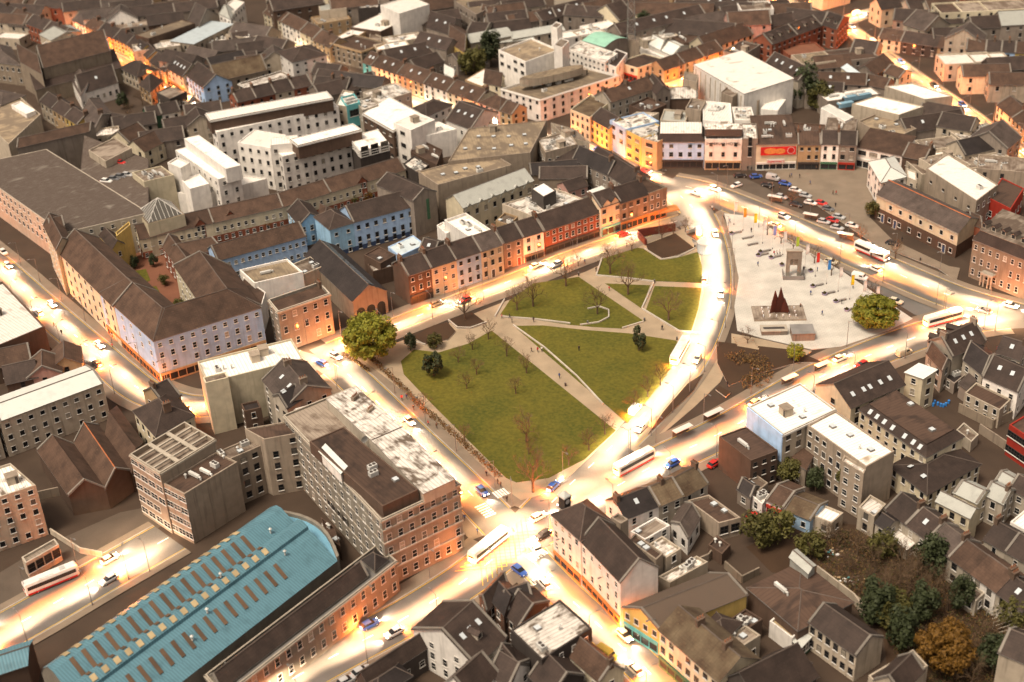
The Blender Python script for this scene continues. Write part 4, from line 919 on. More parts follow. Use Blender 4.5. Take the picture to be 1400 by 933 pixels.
# blue and grey long building
B(6, '430,366 557,329 11', 9.8, 'hip', 'skyblue', 'slate', 3, 'bright blue end of the long grey-blue building', rise=3, win={'F': (2, 3), 'L': None}, wall2='deepblue', band=1.6)
B(6, '557,329 878,243 11', 9.8, 'gx', 'paleblue', 'slate', 3, 'long grey-blue building with slate roof and white windows', rise=3.4, win={'F': (7, 3)}, wall2='deepblue', band=1.6)
B(6, '876,216 996,166 800,80', 12.6, 'gy', 'grey', 'slate', 3, 'tall grey gable with narrow green window strip', rise=2.6, nowin='FRKL')
p0, p1 = pts(6, '876,216 996,166', 12.6); q = p0 + (p1 - p0) * .6; dd = (p1 - p0).normalized(); nn = Vector((dd.y, -dd.x, 0))
b = MB(); b.box(-.55, .55, -.12, .05, 0, 7, 'green'); tag(b.build('window_strip', None, (q.x + nn.x * .05, q.y + nn.y * .05, 4.5)), 'narrow green window strip on the tall grey gable', 'window').rotation_euler = (0, 0, math.atan2(dd.y, dd.x))
B(6, '270,346 396,311 330,235', 7.5, 'gy', 'skyblue', 'slate', 2, 'bright blue gabled house between the mews courts', rise=3, win={'F': (3, 2)})
B(6, '370,300 450,330 460,260', 6, 'hip', 'brown', 'slateb', 1, 'small brown porch roof behind the bright blue gable', rise=1.5)
B(6, '-165,532 304,402 9', 7.8, 'gx', 'paleblue', 'slateb', 2, 'long pale blue mews block with two rows of windows', rise=3, win={'F': (13, 2)}, ww=.9, wh=1.2)
# shopping centre
ec = B(5, '305,480 603,776 13', 13.2, 'gx', 'cream', 'slateb', 4, 'long cream shopping centre block on the left street', rise=5, sk=0, win={'F': (9, 4)}, name='shopping_centre', cat='shopping centre', units=None)
B(5, '530,704 9:815,106 13', 13.25, 'hip', 'paleblue', 'slateb', 4, 'pale blue-white shopping centre block near the street bend', rise=5, win={'F': (6, 4)}, name='shopping_centre', cat='shopping centre', shop='orange', oh=.1)
B(9, '815,106 5:1388,782 13', 13.2, 'hip', 'paleblue', 'slateb', 4, 'pale blue-white corner wing with red shop sign', rise=5, win={'F': (10, 4)}, name='shopping_centre', cat='shopping centre', shop='tan', oh=.1)
B(5, '1070,768 1385,772 1225,562', 12.4, 'gy', 'cream', 'slateb', 3, 'broad brown gabled roof behind the corner wing', rise=4.6, name='shopping_centre', cat='shopping centre', nowin='F')
B(5, '865,458 1005,648 1085,595', 7.4, 'gx', 'brick', 'slateb', 2, 'brick mews row along the courtyard', rise=2.6, win={'F': (7, 2)})
B(5, '985,510 1180,470 1090,430', 7.4, 'gx', 'brick', 'slateb', 2, 'brown-roofed mews corner between courtyards', rise=2.6)
cp = B(5, '-175,30 335,388 795,280', 12.4, 'flat', 'pale', 'deck', 4, 'rooftop car park deck with red window panels on street wall', par=.06, win={'F': (22, 3, 'sash', 1.6, 1.6)}, name='car_park', cat='car park')
B(5, '420,135 790,285 1:790,850', 12.25, 'flat', 'deck', 'deck', 0, '', to=cp, par=.03, base=6)
for i, (a0, b0) in enumerate((('-60,50 300,330', 0), ('60,40 440,300', 0), ('180,20 560,250', 0), ('330,20 700,250', 0))):
    q0, q1 = [v - Vector(cp.location) for v in pts(5, a0, 12.4)]; b = MB(); d = (q1 - q0); L_ = d.length; d /= L_; n = Vector((-d.y, d.x, 0))
    for k in range(int(L_ / 2.6)):
        p = q0 + d * k * 2.6; b.slab([Vector(((p + e).x, (p + e).y, 12.47)) for e in (-n * 2.2, -n * 2.2 + d * .12, n * 2.2 + d * .12, n * 2.2)], .02, 'coping')
    b.slab([Vector(((p_ + e).x, (p_ + e).y, 12.475)) for p_, e in ((q0, -n * .06), (q1, -n * .06), (q1, n * .06), (q0, n * .06))], .02, 'yline' if i % 2 else 'coping'); b.build('bay_marking', cp)['kind'] = 'stuff'
B(5, '232,345 300,480 380,430', 15, 'gx', 'cream', 'slateb', 3, 'cream stair gable at the end of the car park', rise=2.5)
B(5, '270,365 345,350 8', 15.4, 'gx', 'cream', 'slateb', 0, 'small brown roof beside the cream stair gable', rise=1.6)
B(5, '500,430 610,480 660,440' if False else '598,472 662,445 590,370', 9, 'gy', 'yellow', 'slate', 2, 'slate house with yellow gable by the courtyard', rise=2, win={'F': (1, 2)})
B(5, '590,365 740,430 750,400' if False else '620,400 692,340 686,322', 12.5, 'flat', 'yellow', 'flatt', 0, 'yellow entrance block beside the car park deck')
WM = 'from left behind the red courtyard'
row(5, '745,418 1865,206 9' if False else '745,418 1505,245 9', 7.2, [(.62, 'cream', 'slateb', 2, 'cream and brick mews terrace', {}), (.62, 'cream', 'slateb', 2, 'cream and brick mews terrace', {})], WM, 'mews terraces behind the courtyard', name='mews_terrace', wall2='brick', band=2.6, sp=2.3, ww=.9, wh=1.3, rise=3)
row(6, '183,245 835,48 9', 7.2, [(.3, 'cream', 'slateb', 2, 'right part mews terrace with balconies', {}), (.5, 'cream', 'slateb', 2, 'right part mews terrace with tall brick bay', {})], 'from left beside the long grey-blue building', 'mews terraces behind the courtyard', name='mews_terrace', wall2='brick', band=2.6, sp=2.3, ww=.9, wh=1.3, rise=3)
def gable_bay(t, X, Y, i):
    p = tp(t, X, Y, 7.2); b = MB(); b.box(-1.5, 1.5, 0, 3, -7.2, .6, 'brick'); b.poly([(-1.5, 0, .6), (1.5, 0, .6), (0, 0, 2.2)], 'brick')
    b.slab([(-1.8, -.3, .4), (0, -.3, 2.3), (0, 4, 2.3), (-1.8, 4, .4)], .12, 'slateb'); b.slab([(0, -.3, 2.3), (1.8, -.3, .4), (1.8, 4, .4), (0, 4, 2.3)], .12, 'slateb')
    o = tag(b.build('gable_bay', None, p), 'brick gable bay %s from left on the mews front' % ordinal(i), 'gable bay', 'brick gable bays of the mews'); o.rotation_euler = (0, 0, .39)
    for x in (-.7, .7): link('window', win_mesh(.8, 1.8, 'sash', 0), o, (x, -.02, -1.8)); link('window', win_mesh(.8, 1.3, 'sash', 1), o, (x, -.02, -5.2))
for i, a in enumerate(((5, 1065, 345), (5, 1225, 300), (6, 605, 118))): gable_bay(*a, i)
def porch(t, X, Y, i):
    p = tp(t, X, Y, 2.7); b = MB(); b.box(-1.7, 1.7, -1.2, 1.2, -2.7, 0, 'brick')
    b.poly([(-2, -1.5, 0), (2, -1.5, 0), (0, -.2, 1.1)], 'slateb'); b.poly([(2, -1.5, 0), (2, 1.5, 0), (0, -.2, 1.1)], 'slateb'); b.poly([(2, 1.5, 0), (-2, 1.5, 0), (0, -.2, 1.1)], 'slateb'); b.poly([(-2, 1.5, 0), (-2, -1.5, 0), (0, -.2, 1.1)], 'slateb')
    o = b.build('porch', None, p); o.rotation_euler = (0, 0, .39); tag(o, 'brick porch with slate cap, %s from left along the mews' % ordinal(i), 'porch', 'brick porches of the mews')
    link('door', door_mesh('dark'), o, (-.6, -1.21, -2.7))
for i, a in enumerate(((5, 840, 432), (5, 1000, 392), (5, 1150, 352), (5, 1305, 310), (6, 140, 265), (6, 385, 215), (6, 545, 160), (6, 690, 122))): porch(*a, i)
# glass pyramid
pc = tp(5, 850, 265, 12.5); pyr = thing('glass_pyramid', 'white-ribbed glass pyramid rooflight beside the car park deck', 'rooflight', (pc.x, pc.y, 0), .5)
bs = MB(); bs.box(-6, 6, -6, 6, 0, 11.8, 'cream', 'flatt'); bs.build('base', pyr)
ap = Vector((0, 0, 17)); C4 = [Vector((x, y, 11.9)) for x, y in ((-5.5, -5.5), (5.5, -5.5), (5.5, 5.5), (-5.5, 5.5))]
for i in range(4):
    b = MB(); b.poly([C4[i], C4[(i + 1) % 4], ap], 'glass2'); b.build('pane', pyr)
    r = MB(); r.tube(C4[i], ap, .14, .1, 'frame', 4); r.build('rib', pyr)
    for k in range(1, 8):
        p = C4[i] + (C4[(i + 1) % 4] - C4[i]) * k / 8; e = ap + (C4[i] + (C4[(i + 1) % 4] - C4[i]) * .5 - ap) * 0
        f = 1 - abs(k / 8 - .5) * 2; tpnt = p + (ap - (C4[i] + C4[(i + 1) % 4]) / 2) * f
        r = MB(); r.tube(p, tpnt, .07, .07, 'frame', 4); r.build('glazing_bar', pyr)
# white apartments and offices beyond
B(5, '700,62 765,112 925,76', 14.5, 'flat', 'cream', 'flatg', 0, 'cream plant block with roof machinery beside the deck', units=[(0, .3, .3), (3, .4, .6), (0, .6, .4), (3, .7, .7), (0, .8, .3)], par=.4)
B(5, '890,10 960,40 1010,10', 17, 'flat', 'white', 'flatw', 0, 'tall white lift block behind the cream plant block')
B(5, '960,98 1010,150 1112,122', 12.5, 'flat', 'white', 'flatw', 0, 'white stepped block beside the cream plant block', par=.3)
B(5, '940,170 1065,190 1420,95', 8, 'flat', 'white', 'flatw', 0, 'long white-walled deck below the white apartments', par=.5)
ap1 = B(1, '932,800 5:1160,100 8', 14.5, 'flat', 'white', 'flatw', 4, 'white apartment bar with balconies and stepped white roof', par=.15, win={'R': (2, 4), 'F': (8, 4)}, name='apartment_block')
B(1, '978,738 1200,900 1282,880', 18, 'flat', 'white', 'flatw', 0, '', to=ap1, par=.1, base=13)
b1 = B(2, '-170,705 478,568 7', 14, 'flat', 'white', 'flatw', 4, 'long rear white apartment bar with brown top storey', par=.12, win={'F': (13, 4)}, name='apartment_block', wsty='dark')
B(2, '-205,642 447,522 8', 18, 'flat', 'brown', 'flatw', 0, '', to=b1, par=.1, base=13, cornice='frame')
b2 = B(2, '178,835 592,738 8', 14, 'flat', 'white', 'flatw', 4, 'front white apartment bar with dark balconies and brown top storey', par=.12, win={'F': (9, 4)}, name='apartment_block', wsty='dark')
B(2, '262,775 600,690 7', 18, 'flat', 'brown', 'flatw', 0, '', to=b2, par=.1, base=13, cornice='frame')
B(2, '-60,760 115,790 200,720', 15.5, 'flat', 'white', 'flatw', 4, 'white corner apartment block with round window', par=.3, win={'F': (4, 4)}, name='apartment_block', wsty='dark')
B(2, '115,775 262,760 7', 17, 'flat', 'white', 'flatw', 4, 'white raised flat block left of the front apartment bar', par=.12, win={'F': (3, 4)}, name='apartment_block', wsty='dark')
B(2, '590,806 748,765 685,690', 14.5, 'flat', 'white', 'flatw', 4, 'white-roofed end block with dark glass and red panel', par=.12, win={'F': (3, 3, 'dark', 2.6, 2.2)}, name='apartment_block', wall2='dark', band=12)
for i, (X, Y) in enumerate(((340, 640), (165, 690), (370, 855), (235, 870), (520, 810), (455, 610))):
    p = tp(2, X, Y, 9); b = MB(); b.box(-2.2, 2.2, -1.3, 1.2, -.2, 0, 'dframe')
    for k in range(9): b.box(-2.2 + k * .54, -2.14 + k * .54, -1.3, -1.24, 0, 1.0, 'dframe')
    b.box(-2.2, 2.2, -1.32, -1.22, .95, 1.05, 'dframe'); o = b.build('balcony', None, p); o.rotation_euler = (0, 0, .42); tag(o, 'dark railed balcony, %s of six on the white apartments' % ordinal(i), 'balcony', 'dark balconies on the white apartments')
B(2, '520,565 592,545 560,500', 13.5, 'flat', 'teal', 'flatws', 2, 'teal-framed glass block with white roof pipes', units=[(3, .3, .3), (3, .5, .6), (3, .7, .3)], win={'F': (1, 2, 'dark', 3.5, 2.5)})
B(2, '460,560 520,570 560,490', 13, 'flat', 'dirty', 'flatw', 3, 'pale block with pipes left of the teal glass block', cl=3)
B(2, '605,590 690,560 650,510', 12.5, 'flat', 'pale', 'flatws', 2, 'pale block right of the teal glass block', cl=4, win={'F': (1, 2, 'dark', 3.5, 2.5)})
B(2, '690,548 866,492 780,440', 11.5, 'flat', 'pale', 'flatws', 3, 'long pale flat-roofed block on the shop street', cl=7)
B(2, '606,606 768,698 908,602', 12, 'flat', 'brown', 'flatw', 3, 'wide white-roofed office behind the white cube', par=.12, win={'F': (5, 3, 'dark', 1.6, 1.2)}, cornice='frame')
B(2, '770,656 862,696 990,640', 14, 'flat', 'white', 'flatw', 3, 'white cube building with ribbed side wall', par=.12, win={'F': (1, 3, 'dark', 2.6, 1.6), 'R': None}, units=[(4, .55, .5)])
B(2, '905,735 1105,690 1010,650', 9.5, 'flat', 'white', 'flatw', 0, 'low ribbed white wing right of the white cube', par=.4, cl=2)
B(2, '845,590 945,622 1082,560', 10, 'hip', 'white', 'slate', 3, 'slate mansard house with white roof patch on shop street', rise=2, wsty='dark')
B(2, '1050,642 1182,692 1320,602', 9, 'gx', 'white', 'slate', 2, 'broad dark slate roof with skylights near the department store', rise=4, sk=3)
B(2, '820,875 900,925 960,880', 8, 'flat', 'dark', 'flatws', 0, 'dark low roof with pale vents below the white cube', cl=5)
B(2, '860,810 1000,880 1030,800', 7, 'flat', 'brown', 'flatb', 0, 'brown low roofs beside the department store', cl=4)
row(2, '-60,545 338,452 9', 9.2, [(1, 'brick', 'slate', 3, 'red brick terrace house'), (1, 'brick', 'slate', 3, 'red brick terrace house'), (1, 'dirty', 'slate', 3, 'pale stone terrace house'), (1, 'brick', 'slate', 3, 'dark brick terrace house')], 'from left behind the white apartments', 'terrace behind the white apartments', wsty='dark', ch=(.03,))
B(2, '335,470 520,480 10', 8.5, 'gx', 'grey', 'slate', 2, 'grey slate house right of the brick terrace', rise=3, ch=(.5,))
B(2, '380,520 600,470 12', 8, 'gx', 'grey', 'slate', 2, 'wide slate roof behind the teal glass block', rise=3, ch=(.7,))
B(2, '560,470 690,440 10', 8, 'gx', 'grey', 'slated', 2, 'dark slate roof on the shop street bend', rise=3)
B(2, '0,470 228,402 8', 9, 'flat', 'stone', 'flatws', 3, 'grey stone block with arched windows and white battlements', par=.6, cornice='frame', wsty='dark')
B(2, '232,332 414,292 332,240', 12, 'hip', 'white', 'slate', 4, 'tall white house with square dark windows above the rooftops', rise=3, win={'F': (4, 4), 'L': (2, 4)}, wsty='dark', ww=.9, wh=1.0)
B(1, '1150,432 1420,372 10', 9, 'gx', 'stone', 'moss', 2, 'church-like stone hall with brown slate roof', rise=5, name='hall', cat='hall', wsty='dark')
B(1, '985,398 1082,470 12', 7.5, 'gx', 'paleblue', 'slate', 3, 'pale blue gabled house on the orange-lit church street', rise=4, win={'F': (6, 3)}, wsty='dark')
B(1, '885,362 972,412 10', 7, 'gx', 'cream', 'slate', 3, 'cream house with slate roof windows on church street', rise=4, sk=4, win={'F': (4, 3)}, wsty='dark', shop='orange')
B(1, '795,330 880,385 9', 5.5, 'gx', 'tan', 'slate', 2, 'low brown house on the church street', rise=3)
B(1, '735,262 785,315 8', 6, 'gx', 'yellow', 'slate', 3, 'bright yellow house on the church street', wsty='dark', win={'F': (3, 3)})
B(1, '675,238 735,288 9', 6, 'gx', 'yellow', 'slate', 3, 'yellow house at the bend of the church street', wsty='dark')
row(1, '385,110 675,240 9', 5.5, [(1, 'white', 'slateg', 3, 'white house'), (1, 'tan', 'slateb', 3, 'tan house'), (1.2, 'orange', 'slate', 3, 'orange-lit house'), (1, 'yellow', 'slate', 3, 'ochre house')], 'from left on far side of church street', 'houses on the far side of church street', wsty='dark', ch=(.5,))
# the church
chn = B(1, '228,366 588,274 545,196', 12.5, 'gx', 'stone', 'slateb', 1, 'long stone church with steep brown slate roof at upper left', rise=6, win={'F': (7, 1, 'dark', .9, 2.4)}, name='church', cat='church', oh=.15)
B(1, '190,482 645,362 610,300', 6.5, 'mono', 'stone', 'slate', 0, '', to=chn, rise=3, sk=2, skt=.5)
B(1, '105,330 225,400 200,300', 12, 'gx', 'stone', 'slateb', 1, '', to=chn, rise=4, nowin='FRKL')
B(1, '-40,330 110,350 60,255', 9, 'hip', 'stone', 'slateg', 2, 'grey hipped slate house left of the church', rise=3)
B(1, '210,186 275,222 436,172', 8, 'gx', 'dirty', 'metalg', 1, 'pale metal-roofed hall behind the church', rise=1.6, nowin='FRKL')
B(1, '205,250 270,280 330,240', 7, 'flat', 'white', 'flatw', 1, 'white flat roof directly behind the church')
B(1, '340,215 400,245 440,205', 7, 'flat', 'dirty', 'flatws', 1, 'pale cluttered roof behind the church nave', cl=3)
B(1, '430,502 628,442 592,382', 6.2, 'gx', 'white', 'slate', 1, 'white convent wing with small windows in the courtyard', sk=1, win={'F': (6, 1)})
B(1, '375,420 430,520 520,440', 6, 'gx', 'white', 'slateg', 1, 'white slate-roofed house end by the convent', rise=2.4)
B(1, '640,366 732,412 842,376', 6, 'hip', 'dirty', 'slate', 2, 'hipped slate house beside the bare courtyard trees', wsty='dark')
B(1, '740,450 800,490 868,432', 6, 'hip', 'tan', 'slate', 2, 'smaller hipped slate house beside the courtyard', wsty='dark')
B(1, '830,492 902,528 992,488', 6, 'flat', 'dark', 'flatg', 1, 'dark glass-fronted box on the church street', par=.2)
B(1, '900,540 1000,540 8', 3, 'flat', 'pale', 'flatw', 1, 'low pale shop roof below the pale blue gabled house')
row(1, '785,625 958,590 8', 7.6, [(1, 'green', 'slate', 2, 'dark green slate house'), (1.3, 'white', 'slate', 2, 'white slate house')], 'from left above the white apartments', 'slate houses above the white apartments', wsty='dark')
fill(1, 'the roofs between church and car park', [(715, 650, 16, 9, 7, 15, 'grey', 'slate', 'gx', 'slate house'), (955, 665, 12, 9, 8, 18, 'grey', 'slate', 'gx', 'slate house'), (860, 730, 16, 9, 7, 15, 'grey', 'slate', 'gx', 'slate house'), (1060, 640, 10, 10, 10, 18, 'dirty', 'slate', 'gy', 'pale gabled house'),
    (690, 730, 12, 10, 7, -35, 'cream', 'slateb', 'gy', 'cream gabled house'), (770, 770, 10, 10, 6.5, -35, 'cream', 'slateb', 'gy', 'cream gabled house'), (590, 640, 16, 9, 7, -30, 'tan', 'slate', 'gx', 'slate house'), (560, 700, 10, 8, 8, 15, 'dirty', 'flatws', 'flat', 'pale boxy house'), (1080, 590, 14, 9, 8, 14, 'tan', 'slate', 'gx', 'brown slate house')], 'roofs between church and car park')
B(1, '470,800 560,860 700,790', 15, 'flat', 'dirty', 'flatg', 1, 'pale stair block with green panel on the car park', par=.4)
B(1, '90,790 480,700 500,660', 13, 'gx', 'grey', 'slateb', 0, 'brown ridge along the back of the car park', rise=2)
B(1, '430,610 500,700 600,610', 9, 'gx', 'grey', 'slateg', 2, 'grey gabled house beside the car park back', rise=3, ch=(.9,))
row(1, '212,540 412,665 8', 7.4, [(1, 'dirty', 'slate', 2, 'grey house'), (1, 'tan', 'slate', 2, 'brown house'), (1, 'yellow', 'slate', 2, 'ochre house')], 'from left in the lane below the church', 'houses in the lane below the church', wsty='dark', ch=(.98,))
B(1, '-90,640 45,770 215,610', 12, 'flat', 'dirty', 'flatt', 2, 'stained pale block with roof garden at left edge', par=.6, nowin='FR')
B(1, '-120,530 10,560 135,510', 12, 'hip', 'dirty', 'slateg', 1, 'pale hipped roof at left edge above the roof garden', rise=2)
B(1, '60,560 140,610 190,590', 13, 'flat', 'white', 'flatw', 0, 'small white roof box on the stained pale block')
row(1, '-40,60 330,200 9', 7.5, [(1, 'dirty', 'slate', 2, 'pale house'), (1, 'dirty', 'slateb', 2, 'pale house'), (1, 'brick', 'slate', 2, 'red house'), (1, 'dirty', 'slate', 2, 'pale house')], 'from left along the far lane at upper left', 'houses along the far lane at upper left', wsty='dark', ch=(.5,))

# ------------------------------------------------------------------ buildings: shop street, the north side and the far town
row(2, '78,72 345,205 9', 6.5, [(1, 'cream', 'slateb', 3, 'cream shop house'), (1, 'white', 'slateb', 3, 'white shop house'), (.7, 'cream', 'slateb', 3, 'narrow cream shop house')], 'from far end of the shop street', 'shop houses on the shop street', wsty='dark', sp=3.4)
B(2, '342,212 432,256 10', 6.5, 'gx', 'tan', 'slateb', 3, 'tan house left of the stone bank on shop street', wsty='dark', ch=(.5,))
B(2, '432,228 600,275 14', 8, 'flat', 'stone', 'slateb', 3, 'brown stone bank with rooftop dormers on shop street', par=.8, cornice='tan', wsty='dark', cl=3)
row(2, '605,332 1218,545 10', 6.5, [(.5, 'teal', 'slateb', 3, 'narrow teal shop house'), (1.4, 'cream', 'slateb', 3, 'cream shop house'), (1.4, 'tan', 'slateb', 3, 'brown shop house'), (1.2, 'white', 'slateb', 3, 'white shop house'), (1.5, 'cream', 'slateb', 3, 'long cream shop house')], 'from left along lower shop street', 'shop houses on lower shop street', wsty='dark', sp=3.2, ch=(.98,), sk=2)
B(2, '1225,545 1335,590 9', 7, 'hip', 'pink', 'slateb', 3, 'pinkish corner house near the white rounded block', wsty='dark')
B(2, '1335,590 1400,610 8', 8, 'gx', 'tan', 'slateb', 3, 'small tan house wedged beside the white rounded block', wsty='dark')
B(2, '540,145 700,170 880,85', 8, 'flat', 'brown', 'flatw', 0, 'wide white flat roof with brown edges above shop street', par=.15, cl=5)
B(2, '460,200 540,215 640,160', 7, 'flat', 'tan', 'flatw', 0, 'small white roofs behind the brown stone bank', par=.2, cl=3)
B(2, '640,215 700,240 705,195', 6.5, 'flat', 'dirty', 'flatg', 0, 'pale cube on the roofs above shop street')
B(2, '185,90 380,60 12', 7.5, 'flat', 'brown', 'flatg', 2, 'brown flat-roofed block behind the white shop houses', cl=4)
B(2, '370,130 545,100 12', 6.5, 'flat', 'tan', 'flatt', 2, 'tan flat-roofed block behind the cream shop houses', cl=3)
B(2, '380,60 520,45 10', 10, 'flat', 'dirty', 'metalg', 1, 'pale-topped block at upper middle', par=.15)
B(2, '700,30 800,75 960,25', 15, 'flat', 'white', 'flatw', 0, 'tall white windowless block at the top edge', par=.3)
B(2, '820,60 870,85 960,50', 10, 'flat', 'white', 'flatw', 2, 'lower white block beside the tall white windowless block')
B(2, '580,45 690,40 9', 10, 'flat', 'dark', 'flatws', 0, 'dark block with pale vents at the top edge', cl=4)
B(2, '1090,5 1210,80 1330,20', 10, 'flat', 'grey', 'flatt', 2, 'grey block with tan roof at the top edge', wsty='dark')
B(2, '1225,80 1290,100 1330,60', 8, 'gx', 'white', 'slateb', 2, 'white gabled house with red trim at the top', rise=3)
B(2, '945,150 1080,190 1130,110', 8, 'gx', 'grey', 'slate', 1, 'slate barn with two skylights above shop street', rise=4, sk=2)
B(2, '1060,225 1150,285 1165,175', 9, 'gx', 'yellow', 'slateb', 2, 'yellow house with slate roof above shop street', rise=3, wsty='dark')
B(2, '1150,190 1250,195 1320,130', 8, 'gx', 'grey', 'slate', 1, 'dark slate roof right of the yellow house', rise=3)
B(2, '740,330 1050,270 9', 6, 'gx', 'grey', 'slate', 1, 'long slate roof behind the shop street houses', rise=3.5, sk=3)
B(2, '880,230 1050,270 9', 8.5, 'gx', 'grey', 'slate', 1, 'slate roof left of the yellow house', rise=3.5, sk=2)
B(2, '895,375 1040,330 9', 5, 'gx', 'grey', 'slate', 1, 'slate shed behind the lower shop street', rise=3)
B(2, '1040,395 1090,420 1095,370', 5.5, 'gx', 'white', 'metal', 2, 'tiny white gabled house behind lower shop street', rise=2)
B(2, '1110,330 1280,285 8', 6, 'gx', 'grey', 'slate', 1, 'low slate roof beside the dark bushes', rise=2)
B(2, '1150,425 1240,460 1340,400', 5.5, 'flat', 'tan', 'flatw', 0, 'white flat roof beside the corner houses', par=.2)
B(2, '1250,440 1340,460 1360,410', 6.5, 'gx', 'cream', 'slateb', 2, 'cream gabled house near the white flat roof')
B(2, '1180,230 1400,190 10', 8, 'barrel', 'dirty', 'metalg', 0, 'pale barrel-roofed sheds beside the white office tower', rise=2)
# white rounded block and offices
wr = B(3, '228,532 648,400 435,345', 9, 'flat', 'white', 'flatt', 3, 'big white three-storey corner block with rounded end', par=.9, cornice='frame', win={'F': (9, 3), 'L': (6, 3)}, wsty='dark', ww=1.0, wh=1.9, units=[(3, .3, .7), (0, .4, .6), (0, .5, .55), (3, .6, .5), (4, .85, .6), (0, .25, .4)])
b = MB(); c = tp(3, 290, 420, 10); ring = [(math.cos(a) * 10 - (4 if math.cos(a) < 0 else -4), math.sin(a) * 3) for a in [2 * math.pi * k / 18 for k in range(18)]]
b.prism(ring, 9.8, 12.6, 'dirty', 'flatt'); b.build('plant_room', wr, (c.x - wr.location.x, c.y - wr.location.y, 0)).rotation_euler = (0, 0, .45)
of2 = B(3, '5,266 150,330 330,265', 14, 'flat', 'white', 'flatt', 4, 'white office tower with strip windows and brown roof', par=.6, win={'F': (4, 2, 'dark', 2.2, 1.4), 'R': None}, cl=2)
B(3, '300,240 345,256 382,218', 19, 'flat', 'white', 'flatg', 0, '', to=of2, par=.2)
B(3, '285,140 318,152 345,128', 20, 'flat', 'white', 'flatg', 0, '', to=of2, par=.2)
B(3, '372,262 572,332 640,285', 10.5, 'flat', 'white', 'flatws', 4, 'white office wing with rows of square windows', par=.5, win={'F': (9, 3, 'dark', .9, 1.0)}, cl=4)
B(3, '570,335 632,360 692,285', 9, 'flat', 'white', 'slate', 2, 'white block end beside the yellow-green corner building', par=.2)
B(3, '455,218 570,252 692,208', 10.5, 'barrel', 'grey', 'mgreen', 1, 'hall with pale mint green roof', rise=1.6, nowin='FRKL', name='hall', cat='hall')
B(3, '637,332 745,364 888,316', 6.4, 'flat', 'cream', 'flatb', 2, 'yellow-green corner building with red window panels', par=.3, win={'F': (2, 2, 'dark', 1.6, 1.4), 'R': (4, 2)}, shop='red')
B(3, '700,212 755,222 750,195', 10, 'flat', 'concrete', 'flatg', 0, 'concrete base block under the lattice mast')
B(3, '805,238 870,270 910,215', 4.5, 'gx', 'white', 'metal', 0, 'left white sawtooth roof near the mast', rise=2)
B(3, '870,270 935,300 1015,248', 4.5, 'gx', 'white', 'metal', 0, 'right white sawtooth roof near the mast', rise=2)
B(3, '760,255 900,315 930,300', 3, 'flat', 'white', 'flatw', 0, 'low white strip roof beside the sawtooth roofs')
row(3, '888,378 1200,268 9', 5, [(1, 'tan', 'slateb', 2, 'brown-roofed house'), (1, 'cream', 'slateb', 2, 'cream brown-roofed house'), (1, 'tan', 'slateb', 2, 'tan brown-roofed house')], 'from left on the golden north street', 'houses on the north street', wsty='dark')
B(3, '1110,265 1360,185 10', 5.5, 'gx', 'cream', 'slateb', 2, 'long brown roof with cream gable on north street', rise=4)
B(3, '1200,275 1300,300 1400,240', 8, 'flat', 'grey', 'flatb', 0, 'dark flat roof with blue tank near the white warehouse', cl=4)
# north side row of the square
B(3, '388,585 492,628 600,545', 9.4, 'flat', 'cream', 'moss', 3, 'cream corner house with rounded front on the upper street', par=.5, win={'F': (4, 3), 'L': (3, 3)}, wsty='dark')
B(3, '495,632 594,688 9', 8.4, 'gx', 'yellow', 'slate', 3, 'yellow house with slate roof on the upper street', win={'F': (4, 3)}, wsty='dark')
B(3, '597,642 679,692 14', 10.8, 'flat', 'paleblue', 'flatws', 3, 'white-blue house with wide windows on the upper street', win={'F': (2, 2, 'dark', 2.0, 1.6)}, par=.4, cl=3)
B(3, '681,694 765,738 12', 10.4, 'flat', 'yellow', 'flatws', 3, 'ochre modern house with dark strip windows', win={'F': (2, 3, 'dark', 2.2, 1.3)}, par=.3, cl=3)
B(3, '767,740 848,762 12', 10.4, 'flat', 'tan', 'flatws', 3, 'tan house with dark bay windows beside the blue-white hotel', win={'F': (1, 3, 'dark', 2.6, 1.6), 'R': None}, par=.3, cl=3)
B(3, '850,757 1100,757 12', 9.6, 'mansard', 'paleblue', 'flatw', 3, 'blue-white hotel with brown mansard on the square', win={'F': (5, 3)}, wsty='dark', rise=2.6, ins=1.2, shop='dark', name='hotel', cat='hotel', ww=1.2)
im = B(3, '1104,745 1301,745 14', 11, 'flat', 'white', 'flatws', 3, 'cream hotel with lettering and glass top storey on the square', win={'F': (3, 3)}, wsty='dark', par=.3, shop='tan', name='hotel', cat='hotel', cl=4)
B(3, '1304,742 1386,742 14', 11.4, 'flat', 'grey', 'flatws', 3, 'narrow grey brick bay right of the cream hotel', win={'F': (1, 2, 'dark', 1.2, 4)}, par=.3, cl=3)
b = MB(); p0, p1 = pts(3, '1104,710 1301,710', 13); b.slab([(0, 0, 1.5), ((p1 - p0).length, 0, 1.5), ((p1 - p0).length, 5, 1.5), (0, 5, 1.5)], 2.6, 'flatws', 'dframe'); b.build('glass_storey', im, (p0 - Vector(im.location))).rotation_euler = (0, 0, math.atan2((p1 - p0).y, (p1 - p0).x))
B(3, '600,550 845,472 9', 10.2, 'gx', 'pale', 'slateb', 3, 'long slate terrace back with chimneys behind the square row', ch=(.02, .5, .98), sk=1, rise=3.2)
B(3, '845,505 918,482 860,415', 10.5, 'gy', 'grey', 'slate', 2, 'grey gabled house behind the square row', rise=2.5)
B(3, '620,660 740,665 860,600', 9, 'flat', 'dirty', 'flatws', 0, 'white stained flat roof in the middle of the north block', cl=7)
B(3, '700,560 800,600 900,555', 8, 'flat', 'brown', 'flatb', 0, 'dark brown flat roof in the north block', cl=5)
